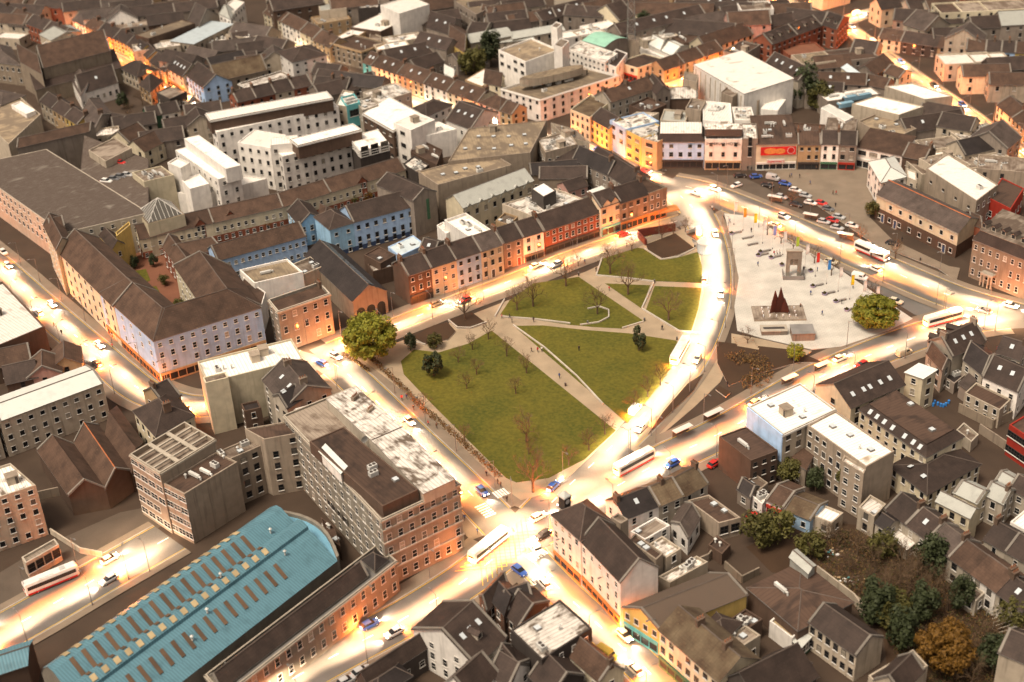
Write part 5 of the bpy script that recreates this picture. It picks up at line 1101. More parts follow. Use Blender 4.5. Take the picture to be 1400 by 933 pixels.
B(3, '915,525 1062,522 10', 7, 'gx', 'brown', 'flatws', 0, 'slate roof with white slope in the north block', rise=2.4)
B(3, '865,640 1000,650 1020,590', 8, 'flat', 'dirty', 'metalg', 0, 'grey metal flat roof in the north block', cl=3)
B(3, '1000,575 1080,590 1110,535', 11, 'flat', 'concrete', 'flatg', 0, 'grey tank block beside the white plant roofs', cl=2)
B(3, '1095,640 1250,655 1240,550', 10, 'flat', 'white', 'flatw', 0, 'white plant roof behind the cream hotel', cl=8)
B(3, '1265,640 1370,640 1350,570', 10, 'flat', 'white', 'flatws', 0, 'pale plant roof behind the grey brick bay', cl=5)
B(3, '985,420 1060,440 1070,400', 12, 'flat', 'concrete', 'flatg', 0, 'concrete lift tower left of the white warehouse')
B(3, '1190,490 1250,520 1285,490', 12, 'flat', 'concrete', 'flatg', 0, 'concrete stair block in front of the white warehouse')
wh = B(3, '1045,348 1312,502 1575,428', 13, 'mono', 'white', 'flatw', 0, 'huge white warehouse with plain pale roof', rise=.6, name='warehouse', cat='warehouse', oh=.15)
for i in range(10):
    p = pts(3, '1045,348 1312,502', 13); q = p[0] + (p[1] - p[0]) * ((i + .5) / 10) - Vector(wh.location); b = MB(); b.box(-.15, .15, -.25, .05, -9, -1, 'dirty'); b.build('wall_rib', wh, q).rotation_euler = (0, 0, math.atan2((p[1] - p[0]).y, (p[1] - p[0]).x))
B(4, '20,345 200,432 305,405', 11, 'gx', 'pale', 'slate', 1, 'slate roof with skylights right of the white warehouse', rise=4, sk=4)
B(3, '1320,520 1390,540 1420,500', 9, 'flat', 'concrete', 'flatg', 1, 'grey box in front of the white warehouse corner', cl=1)
# shops facing the forecourt
sm = B(4, '-22,772 196,766 20', 9.4, 'mono', 'cream', 'flatb', 3, 'cream fast food restaurant with red billboard on the forecourt', rise=2.5, shop='frame', win={'F': None}, name='restaurant', cat='restaurant', cl=8)
B(4, '200,772 320,772 11', 9.2, 'gx', 'tan', 'flatb', 3, 'tan three-storey shop right of the red billboard', win={'F': (3, 3)}, shop='dark', ch=(.02, .98), rise=2.6)
B(4, '322,770 416,772 10', 9.2, 'gx', 'white', 'slate', 3, 'white three-storey shop with green shopfront', win={'F': (2, 3)}, shop='green', ch=(.98,), rise=3)
B(4, '416,772 511,776 10', 9.2, 'gx', 'grey', 'slate', 3, 'grey three-storey shop with red shopfront', win={'F': (2, 3)}, shop='red', rise=3, wsty='dark', ww=1.3)
B(4, '512,784 752,832 11', 7.2, 'mono', 'white', 'slateb', 2, 'wide white modern shop with strip windows', win={'F': (4, 2, 'dark', 2.6, 1.5)}, shop='frame', rise=2.8)
B(4, '753,834 872,858 10', 8.2, 'gx', 'brown', 'slateb', 2, 'brown stone house at the end of the shop row', rise=3, ch=(.98,), wsty='dark')
# flat print of the billboard
bbd = thing('billboard', 'red billboard with food picture and round badge on restaurant', 'billboard', tp(4, 95, 769, 9.4) - Vector((0, 0, .7))); p0, p1 = pts(4, '2,772 190,766', 9.4); L_ = (p1 - p0).length
mat('bill_red', (.55, .02, .02), 'plain', rough=.5); mat('bill_food', (.6, .22, .06), 'plain', rough=.5, scale=4)
b = MB(); b.box(-L_ / 2, L_ / 2, -.4, -.25, -3.0, 0, 'bill_red'); b.build('board', bbd)
b = MB(); b.poly([(-L_ * .22 + 2.2 * math.cos(a * .4), -.41, -1.5 + 1.1 * math.sin(a * .4)) for a in range(16)], 'bill_food'); b.poly([(.6 + 1.8 * math.cos(a * .4), -.413, -1.6 + 1.0 * math.sin(a * .4)) for a in range(16)], 'bill_food'); b.build('food_picture', bbd)
b = MB(); b.poly([(L_ * .36 + 1.25 * math.cos(a * .4), -.42, -1.45 + 1.25 * math.sin(a * .4)) for a in range(16)], 'frame'); b.poly([(L_ * .36 + 1.12 * math.cos(a * .4), -.43, -1.45 + 1.12 * math.sin(a * .4)) for a in range(16)], 'bill_red'); b.build('badge', bbd)
bbd.rotation_euler = (0, 0, math.atan2((p1 - p0).y, (p1 - p0).x))
def text(s, loc, size, mt, parent=None, rz=0, rx=math.pi / 2, name='lettering', font_shear=0, sx=1):
    c = bpy.data.curves.new(name, 'FONT'); c.body = s; c.size = size; c.align_x = 'CENTER'; c.align_y = 'CENTER'; c.extrude = .03; c.shear = font_shear
    c.materials.append(MATS[mt]); o = bpy.data.objects.new(name, c); COL.objects.link(o); me = bpy.data.meshes.new_from_object(o); bpy.data.objects.remove(o); o = bpy.data.objects.new(name, me); COL.objects.link(o); o.location = loc; o.rotation_euler = (rx, 0, rz); o.scale = (sx, 1, 1)
    if parent: o.parent = parent
    return o
b = MB(); b.box(-3, 3, -.75, -.5, -.75, .75, 'frame'); sg = b.build('shop_sign', bbd, (-L_ * .07, -.3, -5.0)); text('Supermac\'s', (0, -.8, 0), 1.3, 'bill_red', sg, font_shear=.3)
p0, p1 = pts(3, '1104,745 1301,745', 11); a_ = math.atan2((p1 - p0).y, (p1 - p0).x)
text('IMPERIAL HOTEL', (p0 + p1) / 2 - Vector(im.location) + Vector((math.sin(a_) * .12, -math.cos(a_) * .12, -1.4)), 1.35, 'dframe', im, a_, sx=1.15)
# stone and cream terrace, bank, and behind
sc_ = B(8, '618,182 1050,388 1165,312', 8.2, 'gx', 'cream', 'slateg', 2, 'cream and brown stone terrace with blue doors on the square', rise=2.6, wall2='brown', band=4.2, win={'F': (8, 2), 'R': None}, ridge='ridger', door=None, name='terrace_house', cat='house', oh=.2)
p0, p1 = pts(8, '618,182 1050,388', 0); p0, p1 = pts(8, '618,182 1050,388', 8.2); d = (p1 - p0); nn = Vector((d.y, -d.x, 0)).normalized(); nn = nn if nn.dot(CAMP - p0) > 0 else -nn
for f in (.1, .26, .86):
    q = p0 + d * f - Vector(sc_.location); q.z = 0; link('door', door_mesh('deepblue'), sc_, q + nn * .05, math.atan2(nn.y, nn.x) + math.pi / 2)
b = MB(); b.box(-d.length / 2 - .2, d.length / 2 + .2, -.25, .05, 7.7, 8.05, 'pale'); q = (p0 + p1) / 2 - Vector(sc_.location); q.z = 0; b.build('cornice', sc_, q).rotation_euler = (0, 0, math.atan2(d.y, d.x))
B(8, '575,8 640,118 775,86', 8.8, 'hip', 'white', 'metal', 3, 'white house with pale roof and posters facing the forecourt', rise=2.2, win={'F': (4, 3)}, wsty='dark')
B(8, '780,90 830,110 825,60', 9, 'flat', 'dirty', 'flatw', 2, 'small pale block behind the white poster house')
B(8, '880,42 1148,216 1262,130', 11, 'flat', 'concrete', 'flatw', 2, 'grey modern block with bright white roof', par=.3, win={'F': (4, 1, 'dark', 1.0, .8)}, units=[(0, .85, .5)])
B(8, '960,60 1120,25 12', 9, 'flat', 'dirty', 'flatg', 0, 'lower grey roof behind the grey modern block', cl=4)
bk2 = B(8, '1130,420 1445,545 1580,410', 12, 'mansard', 'stone', 'flatg', 3, 'stone bank with brown mansard and portico at right edge', rise=2.8, ins=1.4, win={'F': (8, 3)}, dm=6, name='bank', cat='bank', wh=1.9)
po = MB(); po.box(-2, 2, -2, 0, 3.6, 4.2, 'pale')
for x in (-1.8, -.7, .7, 1.8): po.tube((x, -1.8, 0), (x, -1.8, 3.6), .2, .18, 'pale', 8)
p0, p1 = pts(8, '1130,420 1445,545', 12); q = p0 + (p1 - p0) * .36 - Vector(bk2.location); q.z = 0; po.build('portico', bk2, q).rotation_euler = (0, 0, math.atan2((p1 - p0).y, (p1 - p0).x))
B(8, '1210,200 1330,260 1400,150', 8, 'flat', 'red', 'flatb', 1, 'dark red building behind the stone bank', par=.2)
B(8, '1120,340 1180,365 1150,300', 7, 'gx', 'brick', 'slateb', 1, 'small brick outbuilding beside the cream terrace end', rise=2)
# far right and top right
B(4, '660,462 872,532 1022,515', 10.5, 'flat', 'dirty', 'flatw', 0, 'large pale cinema roof at right, upper box', par=.2)
B(4, '485,556 735,615 867,570', 9.2, 'flat', 'dirty', 'flatw', 0, 'large pale cinema roof at right, lower box', par=.2)
B(4, '520,645 692,745 828,684', 7.6, 'flat', 'concrete', 'flatt', 0, 'dirty concrete roof with arched vents below the cinema', par=.5, cl=5)
B(4, '320,575 450,645 495,622', 6.5, 'flat', 'white', 'metal', 0, 'small pale roof left of the cinema', par=.1)
B(4, '355,540 640,500 8', 7, 'flat', 'grey', 'flatw', 0, 'flat roof with blue air ducts left of the cinema', par=.2, units=[(3, .2, .5), (3, .5, .5), (3, .7, .6)])
for i, (X, Y) in enumerate(((450, 550), (480, 515), (545, 505))):
    b = MB(); b.box(-3, 3, -1, 1, 0, 1.6, 'unitb'); b.box(-3.4, -3, -.7, .7, .2, 1.2, 'dframe'); b.box(-2.6, -2.2, -1.1, 1.1, 1.6, 1.8, 'unit'); q = tp(4, X, Y, 8); o = b.build('air_duct', None, (q.x, q.y, 6.75)); o.rotation_euler = (0, 0, .3); tag(o, 'blue rooftop air duct, %s from left beside the cinema' % ordinal(i), 'air duct', 'blue air ducts by the cinema')
B(4, '340,690 505,700 12', 6, 'flat', 'grey', 'flatg', 0, 'grey flat roof behind the white shop', cl=2)
B(4, '0,720 330,735 500,690' if False else '20,700 330,720 10', 8, 'flat', 'brown', 'flatb', 0, 'brown cluttered roof behind the restaurant', cl=6)
B(4, '0,580 90,590 12', 7, 'flat', 'white', 'flatw', 0, 'small white roof behind the restaurant', par=.1)
B(4, '430,362 548,448 576,436', 6.2, 'mono', 'cream', 'ptin', 1, 'long narrow pale blue roof in the right backlands', rise=.6)
B(4, '655,388 736,418 802,386', 6.2, 'gx', 'cream', 'slateb', 2, 'cream gabled house in the right backlands', rise=2)
row(4, '60,238 325,138 10', 9, [(1, 'brick', 'slate', 3, 'brick apartment house with twin dormers', {'dm': 3}), (1, 'brick', 'slate', 3, 'brick apartment house with dormers', {'dm': 3})], 'from left below the top right street', 'brick apartment houses', name='apartment_house', wsty='dark')
B(4, '325,132 405,158 470,98', 9, 'gx', 'brick', 'slate', 3, 'brick apartment house end with white roof windows', rise=3, dm=2, wsty='dark')
row(4, '625,205 1040,267 9', 5, [(1, 'cream', 'slateb', 2, 'cream shop house with big windows'), (1.6, 'dark', 'slate', 2, 'dark slate house'), (.8, 'tan', 'slateb', 2, 'tan house')], 'from left on far side of right street', 'houses on the far side of the right street', wsty='dark')
row(4, '1092,268 1480,290 9', 7, [(1, 'grey', 'slateb', 2, 'grey house'), (.8, 'yellow', 'slate', 2, 'yellow house'), (.7, 'paleblue', 'slate', 2, 'pale blue house'), (1.2, 'yellow', 'slateb', 2, 'ochre house')], 'from left in pastel row at far right', 'pastel row at far right', wsty='dark', ch=(.5,))
row(4, '1255,560 1510,785 9', 5.5, [(1, 'cream', 'slateb', 2, 'cream house'), (1, 'tan', 'slateb', 2, 'tan house'), (1, 'cream', 'slate', 2, 'cream house')], 'from top along the right street', 'houses along the right street', wsty='dark', ch=(.98,))
fill(4, 'the rooftops left of the right street', [(480, 150, 16, 9, 7, 10, 'grey', 'slate', 'gx', 'slate house'), (560, 270, 12, 10, 6, 60, 'dirty', 'slate', 'gy', 'pale gabled house'), (600, 360, 16, 9, 6, 50, 'grey', 'slateb', 'gx', 'brown slate house'), (480, 290, 18, 14, 7, 10, 'grey', 'flatb', 'flat', 'dark flat-roofed block', {'cl': 4}), (370, 340, 14, 10, 6, 5, 'grey', 'slateb', 'gx', 'brown house'), (420, 430, 20, 9, 6, -15, 'grey', 'slateb', 'gx', 'long brown slate house', {'sk': 2}),
    (340, 480, 14, 9, 6, -15, 'grey', 'slate', 'gx', 'slate house', {'sk': 2}), (280, 310, 14, 12, 8, 10, 'dirty', 'flatt', 'flat', 'pale flat-roofed block', {'cl': 2}), (700, 310, 12, 9, 6, -45, 'grey', 'slate', 'gx', 'slate house'), (610, 440, 12, 8, 5.5, -40, 'grey', 'slateb', 'gx', 'small brown house'), (220, 260, 16, 12, 5, 10, 'brick', 'redpave', 'flat', 'brick court building')], 'rooftops left of the right street')
fill(4, 'the roofs below the right street', [(960, 600, 14, 9, 6.5, -35, 'grey', 'slate', 'gx', 'dark slate house'), (900, 655, 24, 10, 6, 15, 'grey', 'slate', 'gx', 'long slate house', {'sk': 2}), (1050, 660, 12, 10, 7, -35, 'dirty', 'slate', 'gx', 'pale slate house'), (1140, 700, 16, 12, 6, 10, 'dirty', 'flatws', 'flat', 'pale flat-roofed block', {'cl': 4}), (950, 760, 14, 9, 7, 10, 'dirty', 'flatg', 'flat', 'pale low block', {'cl': 2}), (1030, 800, 12, 18, 6, 60, 'white', 'flatw', 'flat', 'white narrow block'), (1130, 780, 14, 10, 8, 20, 'dirty', 'slated', 'gx', 'dark gabled house'), (1240, 740, 14, 12, 9, -40, 'grey', 'slateg', 'gy', 'grey gabled house'), (1200, 860, 18, 12, 7, 10, 'dirty', 'flatws', 'flat', 'pale cluttered block', {'cl': 5}), (1290, 870, 16, 12, 8, -20, 'concrete', 'flatg', 'flat', 'grey block', {'cl': 2}), (980, 870, 22, 12, 7, 10, 'dirty', 'flatg', 'flat', 'low grey block', {'cl': 4})], 'roofs below the right street')
fill(4, 'the roofs beyond the right street', [(880, 330, 24, 10, 7, -4, 'dark', 'slate', 'gx', 'dark slate house'), (1090, 310, 20, 12, 7, 0, 'dirty', 'flatw', 'flat', 'white-roofed block'), (1215, 305, 14, 10, 7, 0, 'dirty', 'flatw', 'flat', 'small white-roofed block'), (1070, 375, 14, 9, 7, -5, 'cream', 'slate', 'gx', 'cream house'), (1190, 385, 18, 9, 7, -5, 'cream', 'slateb', 'gx', 'cream gabled house'), (1320, 350, 18, 10, 7, 0, 'dark', 'slate', 'gx', 'dark slate house'), (980, 430, 16, 9, 6.5, -35, 'cream', 'slate', 'gx', 'cream slate house'), (1100, 490, 16, 9, 6.5, -35, 'dirty', 'slate', 'gx', 'pale slate house'), (1160, 440, 12, 9, 6.5, -30, 'cream', 'slateb', 'gx', 'small cream house'), (1290, 490, 22, 10, 8, -20, 'cream', 'slate', 'gx', 'cream house with dormers', {'dm': 3}), (1380, 550, 18, 10, 8, -20, 'cream', 'slate', 'gx', 'right edge cream house'), (1340, 430, 18, 9, 7, -10, 'dirty', 'slateb', 'gx', 'pale brown-roofed house')], 'roofs beyond the right street')
fill(4, 'the houses along the top right edge', [(600, 90, 20, 12, 9, 0, 'dirty', 'slate', 'gx', 'pale slate house'), (690, 130, 16, 10, 8, 30, 'grey', 'slateg', 'gx', 'grey slate house'), (800, 95, 14, 10, 8, -20, 'grey', 'slate', 'gx', 'dark slate house'), (880, 130, 14, 12, 9, 30, 'dirty', 'slateg', 'gy', 'pale gabled house'), (960, 110, 16, 10, 8, 0, 'cream', 'slate', 'gx', 'cream house'), (1060, 40, 20, 14, 12, 0, 'cream', 'flatb', 'flat', 'tall cream block'), (1260, 30, 34, 14, 12, 0, 'cream', 'flatg', 'flat', 'long cream block'), (1090, 200, 10, 14, 9, 60, 'dirty', 'slateg', 'gx', 'pale house'), (1220, 130, 18, 10, 8, 0, 'grey', 'slate', 'gx', 'slate house'), (1360, 110, 16, 12, 9, 0, 'grey', 'metalg', 'gx', 'grey metal-roofed house'), (1000, 190, 14, 9, 7, -5, 'brown', 'slate', 'gx', 'brown house'), (700, 25, 16, 10, 8, 15, 'cream', 'slate', 'gx', 'cream slate house'), (850, 30, 16, 10, 8, 15, 'dirty', 'slate', 'gx', 'dim slate house'), (950, 40, 14, 10, 8, 10, 'dirty', 'slateb', 'gx', 'brown-roofed house')], 'houses along the top right edge')
fill(4, 'the houses beside the top street', [(40, 50, 18, 10, 8, 20, 'yellow', 'slate', 'gx', 'ochre slate house'), (140, 60, 20, 10, 9, -5, 'cream', 'slateb', 'gx', 'cream house'), (60, 120, 20, 9, 7, 20, 'grey', 'slate', 'gx', 'slate house'), (330, 20, 18, 10, 8, 15, 'tan', 'slateb', 'gx', 'tan house'), (500, 10, 24, 10, 10, 15, 'pale', 'slate', 'gx', 'pale stone house'), (20, 195, 14, 9, 7, 20, 'cream', 'slateb', 'gx', 'cream gabled house'), (230, 90, 20, 9, 8, -30, 'dirty', 'slate', 'gx', 'pale street house'), (400, 70, 14, 9, 8, 12, 'cream', 'slateb', 'gx', 'small cream house')], 'houses beside the top street')
fill(3, 'the dark roofs behind the white office tower', [(60, 150, 18, 9, 7, 15, 'grey', 'slate', 'gx', 'slate house'), (170, 100, 22, 9, 7, 20, 'grey', 'slateb', 'gx', 'brown slate house'), (290, 80, 18, 9, 7, 35, 'grey', 'slate', 'gx', 'slate house', {'sk': 2}), (40, 60, 18, 9, 8, 15, 'cream', 'slateb', 'gx', 'cream house'), (130, 30, 20, 9, 8, 15, 'dirty', 'slate', 'gx', 'pale house'), (380, 50, 20, 9, 7, 30, 'grey', 'slate', 'gx', 'slate house', {'sk': 2}), (470, 70, 18, 9, 8, -20, 'grey', 'slate', 'gx', 'dark slate house'), (60, 205, 20, 9, 6, 10, 'dirty', 'metalg', 'barrel', 'pale barrel-roofed shed'), (200, 170, 24, 9, 7, 20, 'dirty', 'metalg', 'barrel', 'grey barrel-roofed shed'), (400, 180, 16, 8, 7, 20, 'white', 'flatw', 'flat', 'small white flat-roofed block', {'cl': 2}), (540, 140, 14, 9, 7, 25, 'white', 'flatw', 'flat', 'white flat-roofed block', {'cl': 3}), (490, 170, 12, 9, 7, 25, 'dirty', 'flatws', 'flat', 'pale stained block', {'cl': 3})], 'dark roofs behind the office tower')
fill(3, 'the houses around the lattice mast', [(620, 80, 16, 10, 8, -50, 'cream', 'slate', 'gy', 'cream gabled house'), (540, 40, 16, 9, 9, 20, 'cream', 'slateb', 'gx', 'cream house'), (690, 30, 14, 10, 9, 10, 'brown', 'slate', 'gx', 'brown house'), (850, 120, 44, 10, 9, 28, 'grey', 'slate', 'gx', 'long slate hall', {'sk': 4}), (800, 40, 18, 9, 9, 10, 'cream', 'slateb', 'gx', 'cream street house'), (940, 60, 34, 10, 9, -12, 'cream', 'slateb', 'gx', 'long cream building'), (1020, 160, 40, 12, 6, -22, 'grey', 'slate', 'gx', 'low broad slate roof'), (1100, 120, 18, 10, 7, 25, 'grey', 'slateg', 'gx', 'grey slate house'), (1050, 200, 16, 10, 6, 20, 'brown', 'slateb', 'flat', 'brown yard building', {'cl': 3}), (1150, 60, 34, 12, 8, -15, 'grey', 'slate', 'gx', 'wide slate roof', {'sk': 3}), (1180, 20, 24, 10, 8, 5, 'dirty', 'slate', 'gx', 'pale slate house', {'sk': 3}), (1330, 110, 18, 12, 9, 0, 'pink', 'slateb', 'gx', 'pinkish brown-roofed house'), (1370, 30, 14, 12, 12, 0, 'white', 'flatg', 'flat', 'white small block'), (1260, 70, 14, 10, 8, 10, 'tan', 'slate', 'gx', 'tan house'), (850, 190, 16, 9, 6, 15, 'dirty', 'flatws', 'flat', 'cluttered pale roof', {'cl': 4}), (920, 180, 12, 9, 6, 15, 'grey', 'flatb', 'flat', 'dark low roof', {'cl': 3})], 'houses around the lattice mast')
fill(2, 'the dark roofs above the far shop street', [(250, 20, 24, 12, 11, 20, 'brown', 'slate', 'gx', 'brown church-like hall'), (900, 120, 18, 9, 7, 20, 'grey', 'slate', 'gx', 'slate house', {'sk': 1}), (1000, 100, 20, 9, 7, 15, 'grey', 'slate', 'gx', 'slate house'), (1010, 30, 20, 10, 7, 20, 'grey', 'slateb', 'gx', 'brown slate house'), (1270, 40, 18, 9, 8, 10, 'grey', 'slate', 'gx', 'dark slate house'), (1370, 100, 18, 9, 8, 10, 'grey', 'slate', 'gx', 'slate house'), (1350, 150, 18, 9, 7, 10, 'grey', 'slateb', 'gx', 'brown house'), (820, 200, 16, 9, 7, 20, 'dirty', 'flatws', 'flat', 'pale stained block', {'cl': 3}), (760, 240, 14, 8, 8, 18, 'dirty', 'flatw', 'flat', 'small white block', {'cl': 2}), (560, 20, 22, 10, 10, 10, 'grey', 'slateb', 'gx', 'brown roofed house')], 'dark roofs above the far shop street')
fill(2, 'the roofs left of the far shop street', [(30, 180, 20, 12, 8, -30, 'dirty', 'slateg', 'gx', 'pale hall'), (40, 260, 16, 9, 8, 15, 'grey', 'slate', 'gx', 'slate house'), (130, 240, 16, 9, 9, -30, 'grey', 'slate', 'gx', 'slate house'), (60, 330, 20, 9, 8, 12, 'grey', 'slateb', 'gx', 'brown slate house'), (140, 310, 12, 9, 9, 10, 'dirty', 'slateg', 'gy', 'pale gabled house'), (10, 120, 16, 9, 8, -20, 'brown', 'slate', 'gx', 'dark house'), (160, 180, 12, 8, 9, -30, 'dirty', 'flatws', 'flat', 'pale roof terrace block', {'cl': 2}), (480, 420, 18, 9, 9, -25, 'grey', 'slate', 'gx', 'slate street house'), (620, 440, 18, 9, 9, -25, 'grey', 'slated', 'gx', 'dark street house'), (430, 380, 12, 9, 9, -25, 'grey', 'slate', 'gx', 'small slate street house')], 'roofs left of the far shop street')
B(1, '905,222 1030,238 1245,140', 8, 'mono', 'dirty', 'ptin', 2, 'long pale blue-green metal roof right of church street', rise=.8, wsty='dark')
B(1, '720,188 790,208 1036,126', 10.5, 'flat', 'brown', 'flatt', 1, 'dark-sided block with pale mottled roof behind church street', par=.2, cl=2)
B(1, '1000,110 1060,145 1160,85', 9, 'gx', 'grey', 'slateg', 1, 'grey slate roof beside the pale green roof')
B(1, '1165,75 1225,105 1250,60', 11, 'hip', 'white', 'metalg', 3, 'white gabled house at the far end of shop street', wsty='dark')
B(1, '1185,45 1245,65 1300,15', 12, 'flat', 'white', 'flatw', 3, 'white rounded corner building with green shopfront', wsty='dark', shop='green')
fill(1, 'the dark roofs right of church street', [(560, 80, 20, 9, 8, 15, 'white', 'slateg', 'gx', 'white house'), (650, 95, 14, 9, 8, 10, 'white', 'slateg', 'gy', 'white gabled house'), (700, 40, 20, 9, 8, 15, 'grey', 'slate', 'gx', 'slate house'), (820, 60, 24, 9, 8, 15, 'grey', 'slate', 'gx', 'slate house'), (930, 40, 20, 9, 8, 15, 'grey', 'slateb', 'gx', 'brown slate house'), (1040, 40, 20, 9, 8, 15, 'grey', 'slate', 'gx', 'slate house'), (760, 120, 26, 10, 7, 15, 'grey', 'flatg', 'flat', 'grey cluttered block', {'cl': 5}), (1110, 20, 16, 9, 8, 15, 'grey', 'slate', 'gx', 'dark house'), (880, 110, 16, 9, 8, 15, 'brown', 'slate', 'gx', 'brown house'), (830, 240, 20, 10, 8, 15, 'dirty', 'flatws', 'flat', 'pale stained block', {'cl': 3}), (1150, 210, 26, 9, 6, 15, 'grey', 'flatws', 'flat', 'low block with white vents', {'cl': 7}), (1280, 245, 24, 9, 7, 10, 'grey', 'slateg', 'gx', 'grey slate house'), (1090, 300, 16, 10, 9, -35, 'grey', 'slateg', 'gx', 'pale slate house'), (970, 320, 18, 10, 9, -35, 'grey', 'slate', 'gx', 'dark slate house'), (1200, 330, 16, 10, 8, 30, 'brown', 'slated', 'gx', 'dark pointed roof house'), (1340, 200, 18, 9, 7, 15, 'grey', 'slate', 'gx', 'slate house'), (1280, 320, 14, 9, 6, 10, 'brown', 'slate', 'gx', 'small dark house'), (1300, 180, 14, 9, 9, -30, 'dirty', 'flatws', 'flat', 'pale roof block', {'cl': 3})], 'dark roofs right of church street')
fill(1, 'the roofs at the upper left edge', [(60, 110, 20, 9, 7, -20, 'dirty', 'slateb', 'gx', 'pale brown-roofed house'), (150, 60, 20, 9, 7, -20, 'dirty', 'slate', 'gx', 'pale slate house'), (320, 30, 24, 9, 8, -20, 'brick', 'slate', 'gx', 'red slate house'), (440, 40, 18, 9, 8, 15, 'dirty', 'slate', 'gx', 'pale house'), (520, 20, 18, 9, 8, 15, 'grey', 'slate', 'gx', 'slate house'), (240, 20, 20, 9, 8, -20, 'dirty', 'slateb', 'gx', 'pale brown house'), (50, 20, 20, 9, 8, -20, 'cream', 'slateb', 'gx', 'cream house'), (60, 190, 14, 8, 5, -20, 'dirty', 'flatw', 'flat', 'small white yard block'), (150, 130, 16, 8, 6, -20, 'dirty', 'slate', 'gx', 'low slate house'), (620, 30, 14, 9, 8, 15, 'dirty', 'slateg', 'gx', 'pale grey house'), (420, 90, 18, 9, 7, -22, 'dirty', 'slate', 'gx', 'pale lane house')], 'roofs at the upper left edge')
# lattice mast
mp = tp(3, 712, 205, 10.5); mst = thing('lattice_mast', 'grey lattice telecom mast on the far rooftops', 'mast', (mp.x, mp.y, 0))
HM = 46
for k in range(4):
    x, y = ((-1, -1), (1, -1), (1, 1), (-1, 1))[k]; b = MB(); b.tube((x * 1.6, y * 1.6, 9.9), (x * .9, y * .9, HM), .14, .1, 'lead', 4); b.build('leg', mst)
for j in range(12):
    z0, z1 = 10 + j * 3, 13 + j * 3; w0, w1 = 1.6 - .7 * j / 12, 1.6 - .7 * (j + 1) / 12; b = MB()
    C = [(-1, -1), (1, -1), (1, 1), (-1, 1)]
    for k in range(4):
        p, q = C[k], C[(k + 1) % 4]; b.tube((p[0] * w0, p[1] * w0, z0), (q[0] * w1, q[1] * w1, z1), .07, .07, 'lead', 3); b.tube((q[0] * w0, q[1] * w0, z0), (p[0] * w1, p[1] * w1, z1), .07, .07, 'lead', 3); b.tube((p[0] * w1, p[1] * w1, z1), (q[0] * w1, q[1] * w1, z1), .07, .07, 'lead', 3)
    b.build('bracing', mst)

# the town goes on beyond the frame
rnd = random.Random(77); BEY = {'right': [], 'left': [], 'top': []}
for sd_, xs, ys in (('right', range(1435, 1620, 42), range(70, 960, 52)), ('left', range(-190, -20, 42), range(70, 960, 56)), ('top', range(-60, 1480, 44), (-16, -34))):
    for x in xs:
        for y in ys:
            x1, y1 = x + rnd.uniform(-9, 9), y + rnd.uniform(-9, 9) * (.5 if sd_ == 'top' else 1); hh = rnd.choice((5.5, 6.5, 7.5, 9)); wd, dp = rnd.uniform(9, 17), rnd.uniform(8, 10); q = at(x1, y1, hh)
            if any((q.x - fx) ** 2 + (q.y - fy) ** 2 < (fr + 8) ** 2 for fx, fy, fr in FOOT): continue
            FOOT.append((q.x, q.y, wd / 2)); BEY[sd_].append((x1, y1, wd, dp, hh, rnd.choice((25, -40, 30, -35)), rnd.choice(('grey', 'dirty', 'cream', 'pale', 'brown', 'tan')), rnd.choice(('slate', 'slateb', 'slate', 'slateg')), rnd.choice(('gx', 'gx', 'gx', 'hip')), 'slate-roofed house', {'nowin': 'FRKL'}))
for sd_, l_ in BEY.items():
    for k in range(0, len(l_), 50): fill(0, 'houses past the %s edge%s' % (sd_, '' if k == 0 else ' farther on'), l_[k:k + 50], 'houses beyond the %s edge' % sd_)

# ------------------------------------------------------------------ vehicles with lit lamps
for n_, c in dict(cwhite=(.72, .71, .68), csilver=(.42, .42, .42), cblack=(.02, .02, .022), cred=(.5, .025, .02), cblue=(.03, .09, .35), cgrey=(.12, .12, .125), cyellow=(.55, .38, .06), ccream=(.6, .54, .4)).items(): mat(n_, c, 'paint', rough=.3, vary=0)
mat('tyre', (.02, .02, .02), 'flat', rough=.9); mat('carglass', (.02, .022, .025), 'flat', rough=.1)
mat('lamp_white', (1, .86, .62), emit=14); mat('lamp_red', (1, .06, .02), emit=7); mat('lamp_orange', (1, .55, .2), emit=14)
def loft(b, secs, mt, ring):
    R = [[(x, y * hw, z0 + (z1 - z0) * z) for y, z in ring] for x, hw, z0, z1 in secs]
    for r0, r1 in zip(R, R[1:]):
        for i in range(len(ring)):
            j = (i + 1) % len(ring); b.poly([r0[i], r1[i], r1[j], r0[j]], mt)
    b.poly(R[0], mt); b.poly(R[-1][::-1], mt)
RING = [(-.9, 0), (.9, 0), (1, .25), (.97, .75), (.82, 1), (-.82, 1), (-.97, .75), (-1, .25)]
_veh = {}
